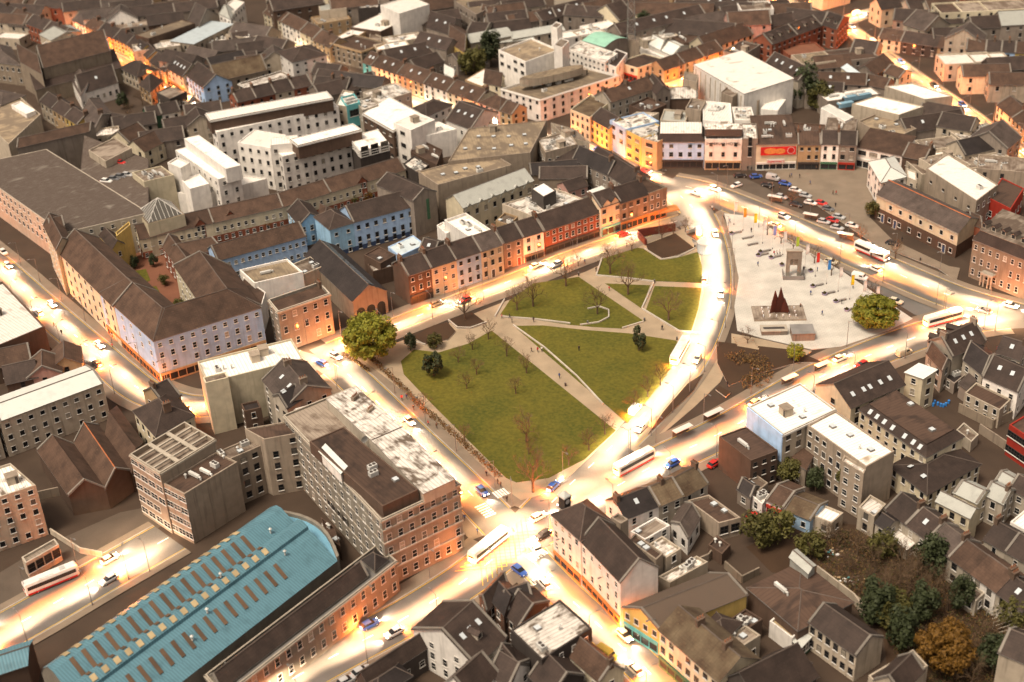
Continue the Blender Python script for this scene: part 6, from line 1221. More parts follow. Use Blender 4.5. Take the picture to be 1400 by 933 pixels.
def veh_meshes(kind, paint):
    k = (kind, paint)
    if k in _veh: return _veh[k]
    out = []
    bd = MB(); gl = MB()
    if kind == 'car':
        loft(bd, [(-2.12, .72, .35, .8), (-1.95, .83, .25, .93), (-1.2, .87, .22, .97), (.9, .87, .22, .95), (1.75, .83, .24, .82), (2.12, .68, .32, .68)], paint, RING)
        A = [(-1.85, .74, .94), (1.05, .76, .94)]; T = [(-1.35, .6, 1.42), (.25, .6, 1.42)]
        c = [(-1.85, -.74, .93), (1.05, -.74, .93), (1.05, .74, .93), (-1.85, .74, .93)]; d = [(-1.3, -.58, 1.4), (.2, -.58, 1.4), (.2, .58, 1.4), (-1.3, .58, 1.4)]
        for i in range(4): j = (i + 1) % 4; gl.poly([c[i], c[j], d[j], d[i]], 'carglass')
        bd.slab([(x, y, 1.46) for x, y in ((-1.36, -.63), (.24, -.63), (.24, .63), (-1.36, .63))], .07, paint)
        for sx in (-.58, .58): bd.tube((-.45, sx * 1.13, .95), (-.5, sx * 1.04, 1.42), .06, .06, paint, 4)
        wx, wr, hx, tx, lw, hz = (1.32, -1.28), .32, 2.08, -2.1, .5, .62
    elif kind == 'van':
        loft(bd, [(-2.3, .85, .3, 1.95), (-2.2, .92, .25, 2.02), (.9, .92, .25, 2.0), (1.5, .9, .25, 1.2), (2.3, .82, .28, .95)], paint, RING)
        gl.poly([(.98, -.78, 1.88), (1.5, -.82, 1.22), (1.5, .82, 1.22), (.98, .78, 1.88)], 'carglass')
        for sgn in (-1, 1): gl.poly([(.0, sgn * .935, 1.25), (1.2, sgn * .93, 1.25), (.85, sgn * .92, 1.75), (0, sgn * .93, 1.75)], 'carglass')
        wx, wr, hx, tx, lw, hz = (1.5, -1.4), .34, 2.26, -2.3, .6, .72
    else:
        loft(bd, [(-5.9, 1.12, .45, 2.85), (-5.75, 1.25, .35, 3.05), (5.6, 1.25, .35, 3.05), (5.9, 1.14, .45, 2.75)], paint, RING)
        for sgn in (-1, 1):
            gl.poly([(-5.4, sgn * 1.262, 1.55), (5.3, sgn * 1.262, 1.55), (5.3, sgn * 1.245, 2.5), (-5.4, sgn * 1.245, 2.5)], 'carglass')
        gl.poly([(5.93, -.95, 1.3), (5.93, .95, 1.3), (5.84, .9, 2.5), (5.84, -.9, 2.5)], 'carglass'); gl.poly([(-5.93, -.9, 1.6), (-5.93, .9, 1.6), (-5.88, .9, 2.4), (-5.88, -.9, 2.4)], 'carglass')
        bd.box(-2.5, .5, -.8, .8, 3.03, 3.25, paint); bd.box(2.2, 3.4, -.6, .6, 3.03, 3.18, 'unit')
        if paint == 'cwhite': bd.box(-5.5, 5.4, -1.27, 1.27, .35, .75, 'cred')
        wx, wr, hx, tx, lw, hz = (3.6, -3.4), .5, 5.93, -5.93, .85, .8
    me = (bd.mesh('body'), gl.mesh('window_glass'))
    wb = MB(); wb.tube((0, -.1, 0), (0, .1, 0), wr, wr, 'tyre', 10); wb.tube((0, .1, 0), (0, .115, 0), wr * .6, wr * .55, 'unit', 8); wb.tube((0, -.1, 0), (0, -.115, 0), wr * .6, wr * .55, 'unit', 8)
    hb = MB(); hb.box(-.04, .05, -.17, .17, -.1, .1, 'lamp_white', bottom=True); tb2 = MB(); tb2.box(-.05, .04, -.15, .15, -.12, .12, 'lamp_red', bottom=True)
    hb0 = MB(); hb0.box(-.04, .05, -.17, .17, -.1, .1, 'unit', bottom=True); tb0 = MB(); tb0.box(-.05, .04, -.15, .15, -.12, .12, 'cred', bottom=True)
    _veh[k] = (me, wb.mesh('wheel'), hb.mesh('headlight'), tb2.mesh('tail_light'), hb0.mesh('headlight'), tb0.mesh('tail_light'), wx, wr, hx, tx, lw, hz); return _veh[k]
for k_ in ('lamp_white', 'lamp_red', 'lamp_orange'): MATS[k_].cycles.emission_sampling = 'NONE'
HL, TL, SLAMP = 2600, 2600, 23000
WH, OR, RD = (1, .72, .46), (1, .36, .06), (1, .24, .03)  # lamp colours picked per road side for the trails' white core and orange fringe
LSIDE = {'station_road': (RD, WH), 'hotel_road': (OR, WH), 'forster_street': (RD, WH), 'square_road': (WH, OR), 'row_road': (WH, OR), 'lower_street': (WH, OR), 'left_street': (WH, OR), 'coach_road': (RD, WH), 'curved_road': (WH, WH), 'upper_street': (WH, OR)}
LCOL = {'shop_street': (1, .74, .5), 'church_street': (1, .36, .09), 'right_street': (1, .48, .16), 'north_street': (1, .56, .16)}
VPOS = []
_lt = {}
def lamp_data(k, en, col, spot=None, rad=.15):
    if k not in _lt:
        l = bpy.data.lights.new(k, 'SPOT' if spot else 'POINT'); l.energy = en; l.color = col; l.shadow_soft_size = rad
        if spot: l.spot_size = R_(spot); l.spot_blend = .9
        _lt[k] = l
    return _lt[k]
def vehicle(loc, rz,  kind, paint, label, group=None, lit=True, detail=True, white=True):
    (bm, gm), wm, hm, tm, hm0, tm0, wx, wr, hx, tx, lw, hz = veh_meshes(kind, paint)
    nm = {'car': 'car', 'van': 'van', 'bus': 'bus'}[kind]
    VPOS.append(Vector(loc))
    if kind == 'bus': VPOS.extend([Vector(loc) + Vector((math.cos(rz), math.sin(rz), 0)) * e for e in (-5, 5)])
    root = thing(('parked_' + nm) if not lit else nm, label, nm, loc, rz, group)
    link('body', bm, root); link('window_glass', gm, root)
    if detail:
        for x in wx:
            for y in (-1, 1): link('wheel', wm, root, (x, y * (.78 if kind != 'bus' else 1.14), wr))
    for y in (-1, 1): link('headlight', hm if lit else hm0, root, (hx, y * lw, hz)); link('tail_light', tm if lit else tm0, root, (tx, y * lw, hz + .12))
    if lit:
        o = link('headlight_beam', lamp_data('beam', HL, (1, .86, .66), 75, .3), root, (hx + .25, 0, hz + .25)); o.rotation_euler = (0, R_(-62), 0) if False else (0, -R_(68), 0)
        o = link('tail_glow', lamp_data('tail', TL, (1, .22, .04), None, .3), root, (tx - .35, 0, .75))
    return root
ZR = .15
def traffic(road, phrase, spacing=17, start=6, end=6, buses=(), seed=1, dirs=(1, -1), off=.48, grp=None):
    L, hw, pw = ROADS[road]; rnd = random.Random(seed); cum = [0]
    for a, b in zip(L, L[1:]): cum.append(cum[-1] + (b - a).length)
    def pt(s):
        for i in range(len(L) - 1):
            if cum[i + 1] >= s: f = (s - cum[i]) / (cum[i + 1] - cum[i]); return L[i].lerp(L[i + 1], f), (L[i + 1] - L[i]).normalized()
        return L[-1], (L[-1] - L[-2]).normalized()
    for dn in dirs:
        s = start + rnd.uniform(0, 6); k = 0
        while s < cum[-1] - end:
            p, d = pt(s); n = Vector((-d.y, d.x, 0)); q = p + n * hw * off * dn; dd = d * dn
            if any((v - q).xy.length < (4.6 if v.z < .2 else 0) for v in VPOS): s += 3; continue
            kind = 'bus' if (dn, k) in buses else ('van' if rnd.random() < .12 else 'car')
            paint = 'cwhite' if kind != 'car' else rnd.choice(('cwhite', 'cwhite', 'csilver', 'cgrey', 'ccream', 'csilver', 'cred', 'cblue', 'cblack'))
            cw = {'cwhite': 'white', 'csilver': 'silver', 'ccream': 'cream', 'cgrey': 'grey', 'cred': 'red', 'cblue': 'blue', 'cblack': 'black'}[paint]
            vehicle((q.x, q.y, ZR), math.atan2(dd.y, dd.x), kind, paint, '%s lit %s, %s in the %s lane of %s' % (cw, kind, ordinal(k), 'outward' if dn > 0 else 'inward', phrase), grp or 'moving vehicles with lamps on')
            s += spacing * rnd.uniform(.85, 1.2) + (8 if kind == 'bus' else 0); k += 1
# parked and waiting vehicles the photograph shows
def park(t, X, Y, deg, kind, paint, label, z=.16, grp=None):
    q = tp(t, X, Y, z + .6); vehicle((q.x, q.y, z), R_(deg), kind, paint, label, grp, lit=False)
park(11, 1155, 752, 40, 'car', 'cred', 'red car parked beside the brown flat-roofed block')
park(14, 525, 880, 36, 'car', 'csilver', 'silver car parked by the yellow road hatching'); park(14, 455, 925, 36, 'car', 'csilver', 'silver car half hidden at the bottom edge')
park(14, 1265, 410, -52, 'car', 'cblue', 'dark blue car waiting at the no entry marking'); park(15, 512, 802, -46, 'van', 'cyellow', 'yellow van parked on the lower street')
park(12, 762, 165, 28, 'van', 'ccream', 'cream van parked beside the pale curved roof'); park(12, 1300, 148, -20, 'car', 'cblack', 'black car parked behind the junction house')
q = tp(13, 235, 440, 2.2); vehicle((q.x, q.y, .15), R_(33), 'bus', 'cwhite', 'white coach with red skirt parked in the coach yard', lit=False)
for i, (X, Y, c) in enumerate(((565, 107, 'cwhite'), (605, 95, 'cgrey'), (641, 82, 'cgrey'), (677, 74, 'csilver'))): park(5, X, Y, -20, 'car', c, '%s car, %s from left in the car park deck row' % ({'cwhite': 'white', 'cgrey': 'dark grey', 'csilver': 'silver'}[c], ordinal(i)), 11.95, 'cars on the car park deck')
park(5, 640, 8, -30, 'car', 'cred', 'lone red car at the back of the car park deck', 11.95); park(5, 18, 485, -50, 'car', 'cwhite', 'white car on the left street near the car park')
CARS = [(65, 92, 'van', 'csilver', 'silver van at the head of the taxi rank'), (35, 128, 'car', 'cblack', 'black car left of the taxi rank'), (130, 120, 'car', 'cblue', 'bright blue car near the forecourt'), (185, 155, 'car', 'cwhite', 'white taxi behind the bright blue car'), (238, 183, 'car', 'csilver', 'silver taxi second behind the blue car'), (266, 222, 'car', 'cwhite', 'white taxi beside the red taxi'), (322, 224, 'car', 'cred', 'red car in the taxi rank near forecourt edge'), (357, 254, 'car', 'cgrey', 'dark grey taxi at the rank end'), (110, 190, 'car', 'csilver', 'silver car beside the first bus shelter'), (187, 232, 'car', 'cblack', 'black car between tree and bus shelter'), (335, 322, 'car', 'csilver', 'silver car at the second bus shelter'), (382, 315, 'car', 'cred', 'red car between two silver cars'), (415, 297, 'car', 'csilver', 'silver car above the lower red car'), (407, 355, 'car', 'csilver', 'silver car at the third bus shelter'), (487, 343, 'car', 'cwhite', 'white car alone in the middle of the rank road'), (700, 438, 'car', 'cblack', 'black car parked before the stone and cream terrace'), (580, 450, 'car', 'cwhite', 'white car below the third bus shelter'), (527, 620, 'van', 'cwhite', 'white van behind the yellow flag'), (717, 745, 'car', 'ccream', 'cream car driving toward the bright corner'), (375, 535, 'car', 'ccream', 'cream car behind the blue flag'), (1270, 130, 'car', 'cwhite', 'white car near the forecourt terrace')][:-1]
for X, Y, k, c, l in CARS: park(8, X, Y, -35, k, c, l)
park(7, 1270, 130, -150, 'car', 'cwhite', 'white car crossing before the blue-white hotel'); park(7, 1290, 78, 0, 'car', 'cblack', 'black car in front of the blue-white hotel'); park(7, 1375, 82, 5, 'car', 'cblue', 'blue car in front of the cream hotel')
park(16, 45, 155, 20, 'car', 'cred', 'red car in the back yard by the red shopfront', .05)

traffic('station_road', 'the road beside the station', 34, 4, 2, {(1, 2)}, 1)
traffic('forster_street', 'the road right of the junction', 34, 3, 2, {(1, 1), (1, 4)}, 2)
traffic('hotel_road', 'the road beside the grand hotel', 34, 4, 4, (), 3)
traffic('lower_street', 'the lower street', 34, 4, 4, (), 4)
traffic('row_road', 'the road along the park row', 34, 8, 10, (), 5)
traffic('curved_road', 'the curved park road', 34, 16, 12, {(1, 2)}, 6)
traffic('square_road', 'the wide square road', 34, 14, 4, {(1, 2), (-1, 4)}, 7)
traffic('upper_street', 'the short upper street', 13, 6, 4, (), 8)
traffic('left_street', 'the left street', 34, 4, 14, (), 9)
traffic('coach_road', 'the road behind the train shed', 34, 4, 2, (), 10)
traffic('north_street', 'the golden north street', 22, 8, 4, (), 11)
traffic('right_street', 'the far right street', 26, 4, 4, (), 12)
traffic('church_street', 'the church street', 30, 4, 4, (), 13)
traffic('far_street', 'the far top street', 22, 4, 4, (), 14)
traffic('crossing_street', 'the top right street', 24, 8, 4, (), 15)
traffic('shop_street', 'the shop street', 60, 40, 100, (), 16)
# ------------------------------------------------------------------ street lamps: rows mostly added to give roads the traffic trails' glow
mat('steel', (.16, .155, .15), 'plain', rough=.45, vary=0)
_sl = MB(); _sl.tube((0, 0, 0), (0, 0, 1.2), .13, .1, 'steel', 7); _sl.tube((0, 0, 1.2), (0, 0, 8), .085, .06, 'steel', 6); PM = _sl.mesh('post')
_sl = MB(); _sl.tube((0, 0, 7.9), (1.7, 0, 8.35), .05, .04, 'steel', 5); AM = _sl.mesh('arm')
_sl = MB(); _sl.box(1.5, 2.3, -.17, .17, 8.32, 8.46, 'steel', bottom=True); _sl.poly([(1.55, -.14, 8.31), (1.55, .14, 8.31), (2.25, .14, 8.31), (2.25, -.14, 8.31)], 'lamp_orange'); HM_ = _sl.mesh('lamp_head')
def lamps(road, phrase, spacing=24, start=10, end=6, sides=(1, -1), en=1.0, wide=None):
    L, hw, pw = ROADS[road]; s = 0; nxt = {sd: start + (spacing / 2 if sd < 0 else 0) for sd in sides}; k = {1: 0, -1: 0}
    tot = sum((b - a).length for a, b in zip(L, L[1:]))
    for i in range(len(L) - 1):
        s += (L[i + 1] - L[i]).length
        for sd in sides:
            if s >= nxt[sd] and s < tot - end:
                nxt[sd] += spacing; n = side(L, i); q = L[i] + n * sd * (hw + .7)
                if on_other(q, road, .3) or any((q - tp(*e_)).xy.length < e2 for e_, e2 in (((10, 655, 205), 9.5), ((8, 600, 885), 10))): continue
                r = math.atan2(-n.y * sd, -n.x * sd)
                o = thing('street_lamp', 'lit steel street lamp, %s on the %s side of %s' % (ordinal(k[sd]), 'left' if sd > 0 else 'right', phrase), 'street lamp', (q.x, q.y, .15), r, 'street lamps along the roads'); k[sd] += 1
                link('post', PM, o); link('arm', AM, o); link('lamp_head', HM_, o)
                l = link('lamp_light', (lamp_data('street_%s' % {WH: 'white', OR: 'orange', RD: 'red'}[LSIDE[road][0 if sd > 0 else 1]], SLAMP * (1 if LSIDE[road][0 if sd > 0 else 1] == WH else .85), LSIDE[road][0 if sd > 0 else 1], 100, .5) if road in LSIDE else lamp_data('street_' + road, SLAMP * en, LCOL.get(road, (1, .56, .25)), 100, .5)), o, (1.95, 0, 8.2)); l.rotation_euler = (0, -R_(26), 0); l.scale = wide or (.3, 1.5, 1)
lamps('station_road', 'the station road', 17, 6); lamps('forster_street', 'the road right of the junction', 17, 16); lamps('hotel_road', 'the hotel road', 17, 14, 12)
lamps('lower_street', 'the lower street', 17, 14); lamps('row_road', 'the park row road', 17, 12, 12); lamps('curved_road', 'the curved road', 11, 14, 12, sides=(-1,), wide=(.45, 1.5, 1)); lamps('square_road', 'the wide square road', 17, 20, 10)
lamps('upper_street', 'the upper street', 18, 8); lamps('left_street', 'the left street', 17, 6); lamps('coach_road', 'the coach road', 15, 6, 0); lamps('north_street', 'the north street', 16, 8, en=1.1); lamps('right_street', 'the far right street', 20, 8, en=1.1)
lamps('church_street', 'the church street', 20, 8, en=.8, wide=(.55, 1.4, 1)); lamps('shop_street', 'the shop street', 18, 10, 20, en=.8, wide=(.55, 1.4, 1)); lamps('far_street', 'the far top street', 20, 8, en=1.1); lamps('crossing_street', 'the top right street', 20, 10, en=1.1)

def added_corner_lamp(X, Y, TX, TY, label):  # extra lamps added to brighten the junction and dark road ends
    q, c = at(X, Y, .15), at(TX, TY, .15); r = math.atan2((c - q).y, (c - q).x)
    o = thing('street_lamp', label, 'street lamp', (q.x, q.y, .15), r, 'street lamps along the roads'); link('post', PM, o); link('arm', AM, o); link('lamp_head', HM_, o)
    l = link('lamp_light', lamp_data('street_corner', SLAMP * .8, (1, .66, .38), 105, .5), o, (1.95, 0, 8.2)); l.rotation_euler = (0, -R_(38), 0); l.scale = (.9, 1.2, 1)
for a in ((700, 690, 705, 735, 'lit corner lamp at the park tip by the junction'), (752, 722, 712, 738, 'lit corner lamp in front of the corner pub'), (706, 775, 700, 742, 'lit corner lamp at the no entry street'), (770, 655, 790, 672, 'lit lamp between park tip and the right road'), (862, 622, 850, 650, 'lit lamp on the island where the roads fork'), (905, 262, 920, 270, 'lit lamp by the orange awning at the curved road'), (980, 270, 940, 262, 'lit lamp at the plaza tip by the square road'), (1290, 440, 1330, 432, 'lit lamp at the plaza corner near the broad tree'), (1345, 450, 1370, 436, 'lit lamp by the junction house chimney'), (420, 470, 435, 486, 'lit lamp outside the classical stone bank'), (462, 520, 450, 495, 'lit lamp beside the slate old house'), (176, 792, 180, 764, 'lit lamp by the train shed side wall')): added_corner_lamp(*a)

# ------------------------------------------------------------------ trees, hedges
mat('bark', (.11, .075, .05), 'plain', vary=.2); mat('twig', (.13, .085, .05), 'plain', vary=.2)
mat('leafg', (.09, .11, .01), 'leaf', col2=(.25, .24, .022), rough=.7); mat('leafd', (.018, .028, .01), 'leaf', col2=(.04, .05, .018), rough=.7)
mat('leafgold', (.075, .035, .005), 'leaf', col2=(.17, .085, .009), rough=.7); mat('leafb', (.09, .05, .022), 'leaf', col2=(.17, .1, .035), rough=.8)
mat('leafm', (.045, .05, .012), 'leaf', col2=(.095, .085, .02), rough=.7)
def branch(b, p, d, ln, r, lv, rnd, twigs, mt):
    q = p + d * ln; b.tube(p, q, r, r * .62, mt, 4 if lv > 1 else 3, cap=False)
    if lv == 0: return
    for i in range(3 if lv > 1 else twigs):
        a = rnd.uniform(0, 2 * math.pi); t = rnd.uniform(.35, .8)
        u = d.cross(Vector((math.cos(a), math.sin(a), .3))).normalized()
        nd = (d * (1 - t * .55) + u * t + Vector((0, 0, .18))).normalized()
        branch(b, p + d * ln * rnd.uniform(.62, 1.0), nd, ln * rnd.uniform(.6, .82), r * .55, lv - 1, rnd, twigs, mt)
_tm = {}
def bare_mesh(v, hgt):
    k = (v, hgt)
    if k not in _tm:
        rnd = random.Random(v * 31 + 5); t = MB(); c = MB(); th = hgt * .24
        t.tube((0, 0, -.2), (0, 0, th), hgt * .028, hgt * .02, 'bark', 7)
        for i in range(4):
            a = i * 1.57 + rnd.uniform(-.4, .4); branch(c, Vector((0, 0, th * rnd.uniform(.8, 1))), Vector((math.cos(a) * .75, math.sin(a) * .75, 1)).normalized(), hgt * .24, hgt * .013, 4, rnd, 4, 'twig')
        branch(c, Vector((0, 0, th)), Vector((.05, 0, 1)), hgt * .28, hgt * .014, 4, rnd, 4, 'twig')
        _tm[k] = (t.mesh('trunk'), c.mesh('crown'))
    return _tm[k]
def leafy_mesh(v, rx, rz, mt, n, ls, flat=0, lobes=16, cone=False):
    k = ('leaf', v, rx, rz, mt, n)
    if k not in _tm:
        rnd = random.Random(v * 17 + 3); t = MB(); c = MB()
        t.tube((0, 0, -.2), (0, 0, rz * 1.0), rx * .07, rx * .04, 'bark', 7)
        for i in range(6):
            a = i * 1.05; t.tube((0, 0, rz * .6), (math.cos(a) * rx * .6, math.sin(a) * rx * .6, rz * 1.2), rx * .035, rx * .012, 'bark', 4)
        L = []
        for i in range(lobes):
            while True:
                q = Vector((rnd.uniform(-1, 1), rnd.uniform(-1, 1), rnd.uniform(-.8, 1)))
                if q.length < 1: break
            q = q.normalized() * (rnd.uniform(.45, .8) if lobes < 60 else rnd.uniform(.55, .72))
            if cone: q = Vector((q.x * (1 - .5 * (q.z + 1) / 2), q.y * (1 - .5 * (q.z + 1) / 2), q.z))
            L.append((q if lobes < 30 else q * (1.12 if q.length > .6 else 1), rnd.uniform(.28, .42) if lobes < 30 else rnd.uniform(.15, .27)))
        for i in range(n):
            q, r = rnd.choice(L); s = Vector((rnd.gauss(0, 1), rnd.gauss(0, 1), rnd.gauss(0, 1))).normalized(); s = s * r * rnd.uniform(.55, 1.08)
            p = q + s; p = Vector((p.x * rx, p.y * rx, p.z * rz + rz * 1.15))
            if p.z < .3: continue
            nrm = (s.normalized() + Vector((rnd.uniform(-.7, .7), rnd.uniform(-.7, .7), rnd.uniform(-.4, .9)))).normalized()
            u = nrm.cross(Vector((rnd.uniform(-1, 1), rnd.uniform(-1, 1), rnd.uniform(-1, 1)))).normalized(); w = nrm.cross(u); l = ls * rnd.uniform(.6, 1.3)
            c.poly([p - u * l, p + w * l * .55, p + u * l, p - w * l * .55], mt)
        _tm[k] = (t.mesh('trunk'), c.mesh('crown'))
    return _tm[k]
def tree(t, X, Y, ms, label, name='bare_tree', rz=None, sc=1, z=.2, group=None, cat='tree'):
    q = tp(t, X, Y, z); o = thing(name, label, cat, (q.x, q.y, z), rz if rz is not None else X * .37 % 6.28, group); o.scale = (sc, sc, sc)
    link('trunk', ms[0], o); link('crown', ms[1], o); return o
BT = 'bare trees in the park'
for i, (X, Y, h, l) in enumerate([(365, 668, 11, 'broad bare tree on the lawn beside the row road'), (190, 775, 11, 'bare tree left of the broad one by the row road'), (105, 795, 9, 'small bare tree at the left tip of the lawn'), (600, 602, 12, 'bare tree at the corner of the upper lawn'), (695, 712, 12, 'bare tree on the small triangular lawn'), (532, 815, 10, 'bare tree inside the curved seat wall'), (910, 848, 11, 'slim bare tree on the lawn by the curved road'), (715, 480, 7, 'thin bare tree by the rust brown garden wall'), (1000, 378, 6, 'bare sapling in the small planter'), (430, 560, 6, 'bare street tree near the row road path'), (875, 420, 6, 'bare shrub tree above the rust brown wall'), (935, 395, 6, 'second bare shrub tree above the rust brown wall')]):
    tree(7, X, Y, bare_mesh(i % 4, 10), l, sc=h / 10, group=BT)
for i, (X, Y, h, l) in enumerate([(190, 905, 13, 'large bare tree at the park corner by the junction'), (155, 640, 10, 'bare tree on the big lawn toward the junction'), (168, 705, 6, 'small bare tree just above the corner tree'), (380, 765, 7, 'first slim tree on the curved road lawn edge from junction'), (487, 685, 7, 'second slim tree on the curved road lawn edge'), (572, 600, 7, 'third slim tree on the curved road lawn edge'), (725, 475, 7, 'fourth slim tree on the curved road lawn edge'), (800, 400, 7, 'fifth slim tree on the curved road lawn edge'), (867, 335, 7, 'sixth slim tree on the curved road lawn edge'), (155, 275, 7, 'slim bare tree beside the diagonal path'), (50, 185, 7, 'slim bare tree at the top of the diagonal path'), (98, 385, 6, 'small bare tree on the big lawn left of the path'), (1330, 120, 6, 'bare sapling below the plaza steps')]):
    tree(11, X, Y, bare_mesh(i % 4, 10), l, sc=h / 10, group=BT)
for i, (X, Y, h, l) in enumerate([(1160, 358, 6, 'round-headed bare sapling left of the big lawn'), (1115, 218, 6, 'small bare tree above the dark evergreen'), (1212, 282, 6, 'bare sapling right of the dark evergreen'), (1275, 95, 7, 'bare tree at the upper edge of the big lawn'), (1190, 150, 6, 'thin bare tree near the upper lawn edge'), (930, 470, 6, 'bare sapling behind the hedge near the street lamp'), (1150, 640, 6, 'bare sapling behind the hedge lower down')]):
    tree(10, X, Y, bare_mesh((i + 1) % 4, 10), l, sc=h / 10, group=BT)
tree(6, 1150, 850, bare_mesh(2, 10), 'wide bare tree in the kerbed bed by the row road', sc=1.25, group=BT); tree(6, 1010, 690, bare_mesh(1, 10), 'bare street tree before the cream terrace', sc=.8, group=BT); tree(6, 1180, 640, bare_mesh(3, 10), 'bare street tree before the pale blue terrace', sc=.8, group=BT)
tree(10, 655, 205, leafy_mesh(1, 8.2, 6.6, 'leafg', 20000, .38, lobes=110), 'big leafy green tree at the corner of the park', 'leafy_tree')
tree(10, 985, 290, leafy_mesh(2, 3.1, 3.6, 'leafd', 4200, .28, lobes=40), 'dark round evergreen alone on the big lawn', 'evergreen_tree')
tree(11, 752, 155, leafy_mesh(3, 2.2, 4.0, 'leafd', 1700, .32, lobes=10, cone=True), 'small dark conifer on the right lawn', 'conifer')
tree(10, 990, 140, leafy_mesh(4, 2.4, 2.2, 'leafm', 2000, .24, lobes=26), 'low green bush beside the brown planting bed', 'bush', cat='bush')
tree(10, 860, 150, leafy_mesh(5, 2.0, 2.6, 'leafd', 1900, .24, lobes=26), 'dark shrub right of the big leafy tree', 'bush', cat='bush')
tree(8, 600, 885, leafy_mesh(6, 7.0, 4.4, 'leafg', 16000, .38, lobes=110), 'broad yellow-green tree at the plaza corner', 'leafy_tree')
tree(8, 605, 300, leafy_mesh(4, 2.4, 2.2, 'leafm', 2000, .24, lobes=26), 'round green bush before the stone and cream terrace', 'bush', sc=1.3, cat='bush')
tree(12, 185, 205, leafy_mesh(4, 2.4, 2.2, 'leafg', 2000, .24, lobes=26), 'bright green low bush in the bed beside the road', 'bush', sc=1.1, cat='bush')
tree(12, 420, 925, leafy_mesh(7, 1.5, 4.2, 'leafm', 1400, .3, lobes=10, cone=True), 'tall thin cypress beside the white-roofed hotel', 'cypress')
tree(12, 120, 760, leafy_mesh(8, 2.4, 4.0, 'leafm', 2000, .35, lobes=12), 'ivy-green tree against the white-roofed hotel wall', 'leafy_tree'); tree(12, 150, 850, leafy_mesh(4, 2.4, 2.2, 'leafm', 2000, .24, lobes=26), 'green bush below the ivy-green tree', 'bush', sc=1.4, cat='bush')
tree(12, 290, 900, leafy_mesh(5, 2.0, 2.6, 'leafd', 1900, .24, lobes=26), 'dark hedge bush in the hotel back yard', 'bush', sc=1.2, cat='bush')
tree(16, 915, 880, leafy_mesh(9, 6.0, 5.6, 'leafgold', 14000, .34, lobes=90), 'big golden conifer in the lower right garden', 'golden_tree')
G2 = 'overgrown garden at lower right'
for i, (X, Y, v, sc, l) in enumerate([(60, 290, 'm', 1.9, 'green bush at the left of the overgrown garden'), (300, 350, 'm', 1.5, 'bright green bush beside the metal roof box'), (150, 270, 'm', 1.8, 'wide green bush above the felt-roofed hall'), (600, 650, 'd', 2.0, 'dark bush beside the slate-roofed white house'), (690, 690, 'm', 1.7, 'green bush left of the golden conifer'), (720, 760, 'd', 1.8, 'dark bush beside the golden conifer'), (680, 620, 'm', 1.5, 'green bush higher up left of golden conifer'), (1250, 560, 'm', 1.4, 'green bush by the open timber frame'), (860, 430, 'd', 1.9, 'dark evergreen bush behind the bare garden trees'), (640, 350, 'm', 1.5, 'green bush behind the white lean-to roof'), (1240, 680, 'm', 1.6, 'green bush below the timber frame'), (820, 640, 'd', 1.7, 'dark bush above the golden conifer'), (1000, 600, 'd', 1.6, 'dark bush right above the golden conifer'), (1150, 900, 'd', 1.8, 'dark bush near the lower right corner')]):
    mt, vv = {'m': ('leafm', 4), 'g': ('leafg', 4), 'd': ('leafd', 5)}[v]
    tree(16, X, Y, leafy_mesh(vv, 2.4 if vv == 4 else 2.0, 2.2 if vv == 4 else 2.6, mt, 1200 if vv == 4 else 1900, .24, lobes=26), l, 'bush', sc=sc, group=G2, cat='bush')
for i, (X, Y, h) in enumerate([(430, 300, 7), (520, 340, 8), (600, 430, 9), (690, 560, 12), (760, 520, 11), (800, 440, 9), (720, 420, 10), (880, 540, 9), (560, 520, 8), (940, 600, 9), (380, 270, 6), (1130, 780, 9), (1200, 860, 9), (1280, 820, 9), (640, 560, 9), (1080, 860, 8), (840, 600, 10), (480, 420, 7), (1250, 930, 9), (1050, 960, 9)]):
    tree(16, X, Y, bare_mesh(i % 4, 10), 'brown bare tree, %s from the left in the overgrown garden' % ordinal(sorted([430, 520, 600, 690, 760, 800, 720, 880, 560, 940, 380, 1130, 1200, 1280, 640, 1080, 840, 480, 1250, 1050]).index(X)), sc=h / 10, z=0, group='bare trees in the overgrown garden')
for i, (X, Y, h) in enumerate([(35, 395, 7), (108, 440, 7), (172, 480, 7), (285, 545, 7), (375, 610, 7), (600, 745, 7), (165, 235, 7), (530, 430, 7), (715, 520, 7)]):
    tree(8, X, Y, bare_mesh(i % 4, 10), 'slim bare street tree, %s on the plaza side counted from left' % ordinal(i), sc=h / 10, group='slim street trees around the plaza')
tree(1, 690, 640, bare_mesh(1, 10), 'bare tree in the convent courtyard', sc=.9, z=0); tree(1, 760, 560, bare_mesh(2, 10), 'brown bare tree beside the convent', sc=.9, z=0); tree(1, 660, 580, leafy_mesh(5, 2.0, 2.6, 'leafd', 1900, .24, lobes=26), 'dark bush in the convent courtyard', 'bush', z=0, sc=1.3, cat='bush')
tree(2, 1200, 400, leafy_mesh(4, 2.4, 2.2, 'leafm', 2000, .24, lobes=26), 'dark green bushes behind lower shop street', 'bush', sc=2.6, z=0, cat='bush'); tree(2, 1290, 350, leafy_mesh(5, 2.0, 2.6, 'leafd', 1900, .24, lobes=26), 'dark bush beside the white office tower', 'bush', sc=2.8, z=0, cat='bush')
tree(4, 240, 560, leafy_mesh(5, 2.0, 2.6, 'leafd', 1900, .24, lobes=26), 'dark evergreen behind the restaurant roofs', 'bush', sc=3.0, z=0, cat='bush'); tree(4, 310, 580, leafy_mesh(4, 2.4, 2.2, 'leafm', 2000, .24, lobes=26), 'green tree behind the restaurant roofs', 'bush', sc=2.4, z=0, cat='bush'); tree(4, 200, 520, bare_mesh(2, 10), 'reddish bare tree behind the restaurant roofs', sc=1.2, z=0)
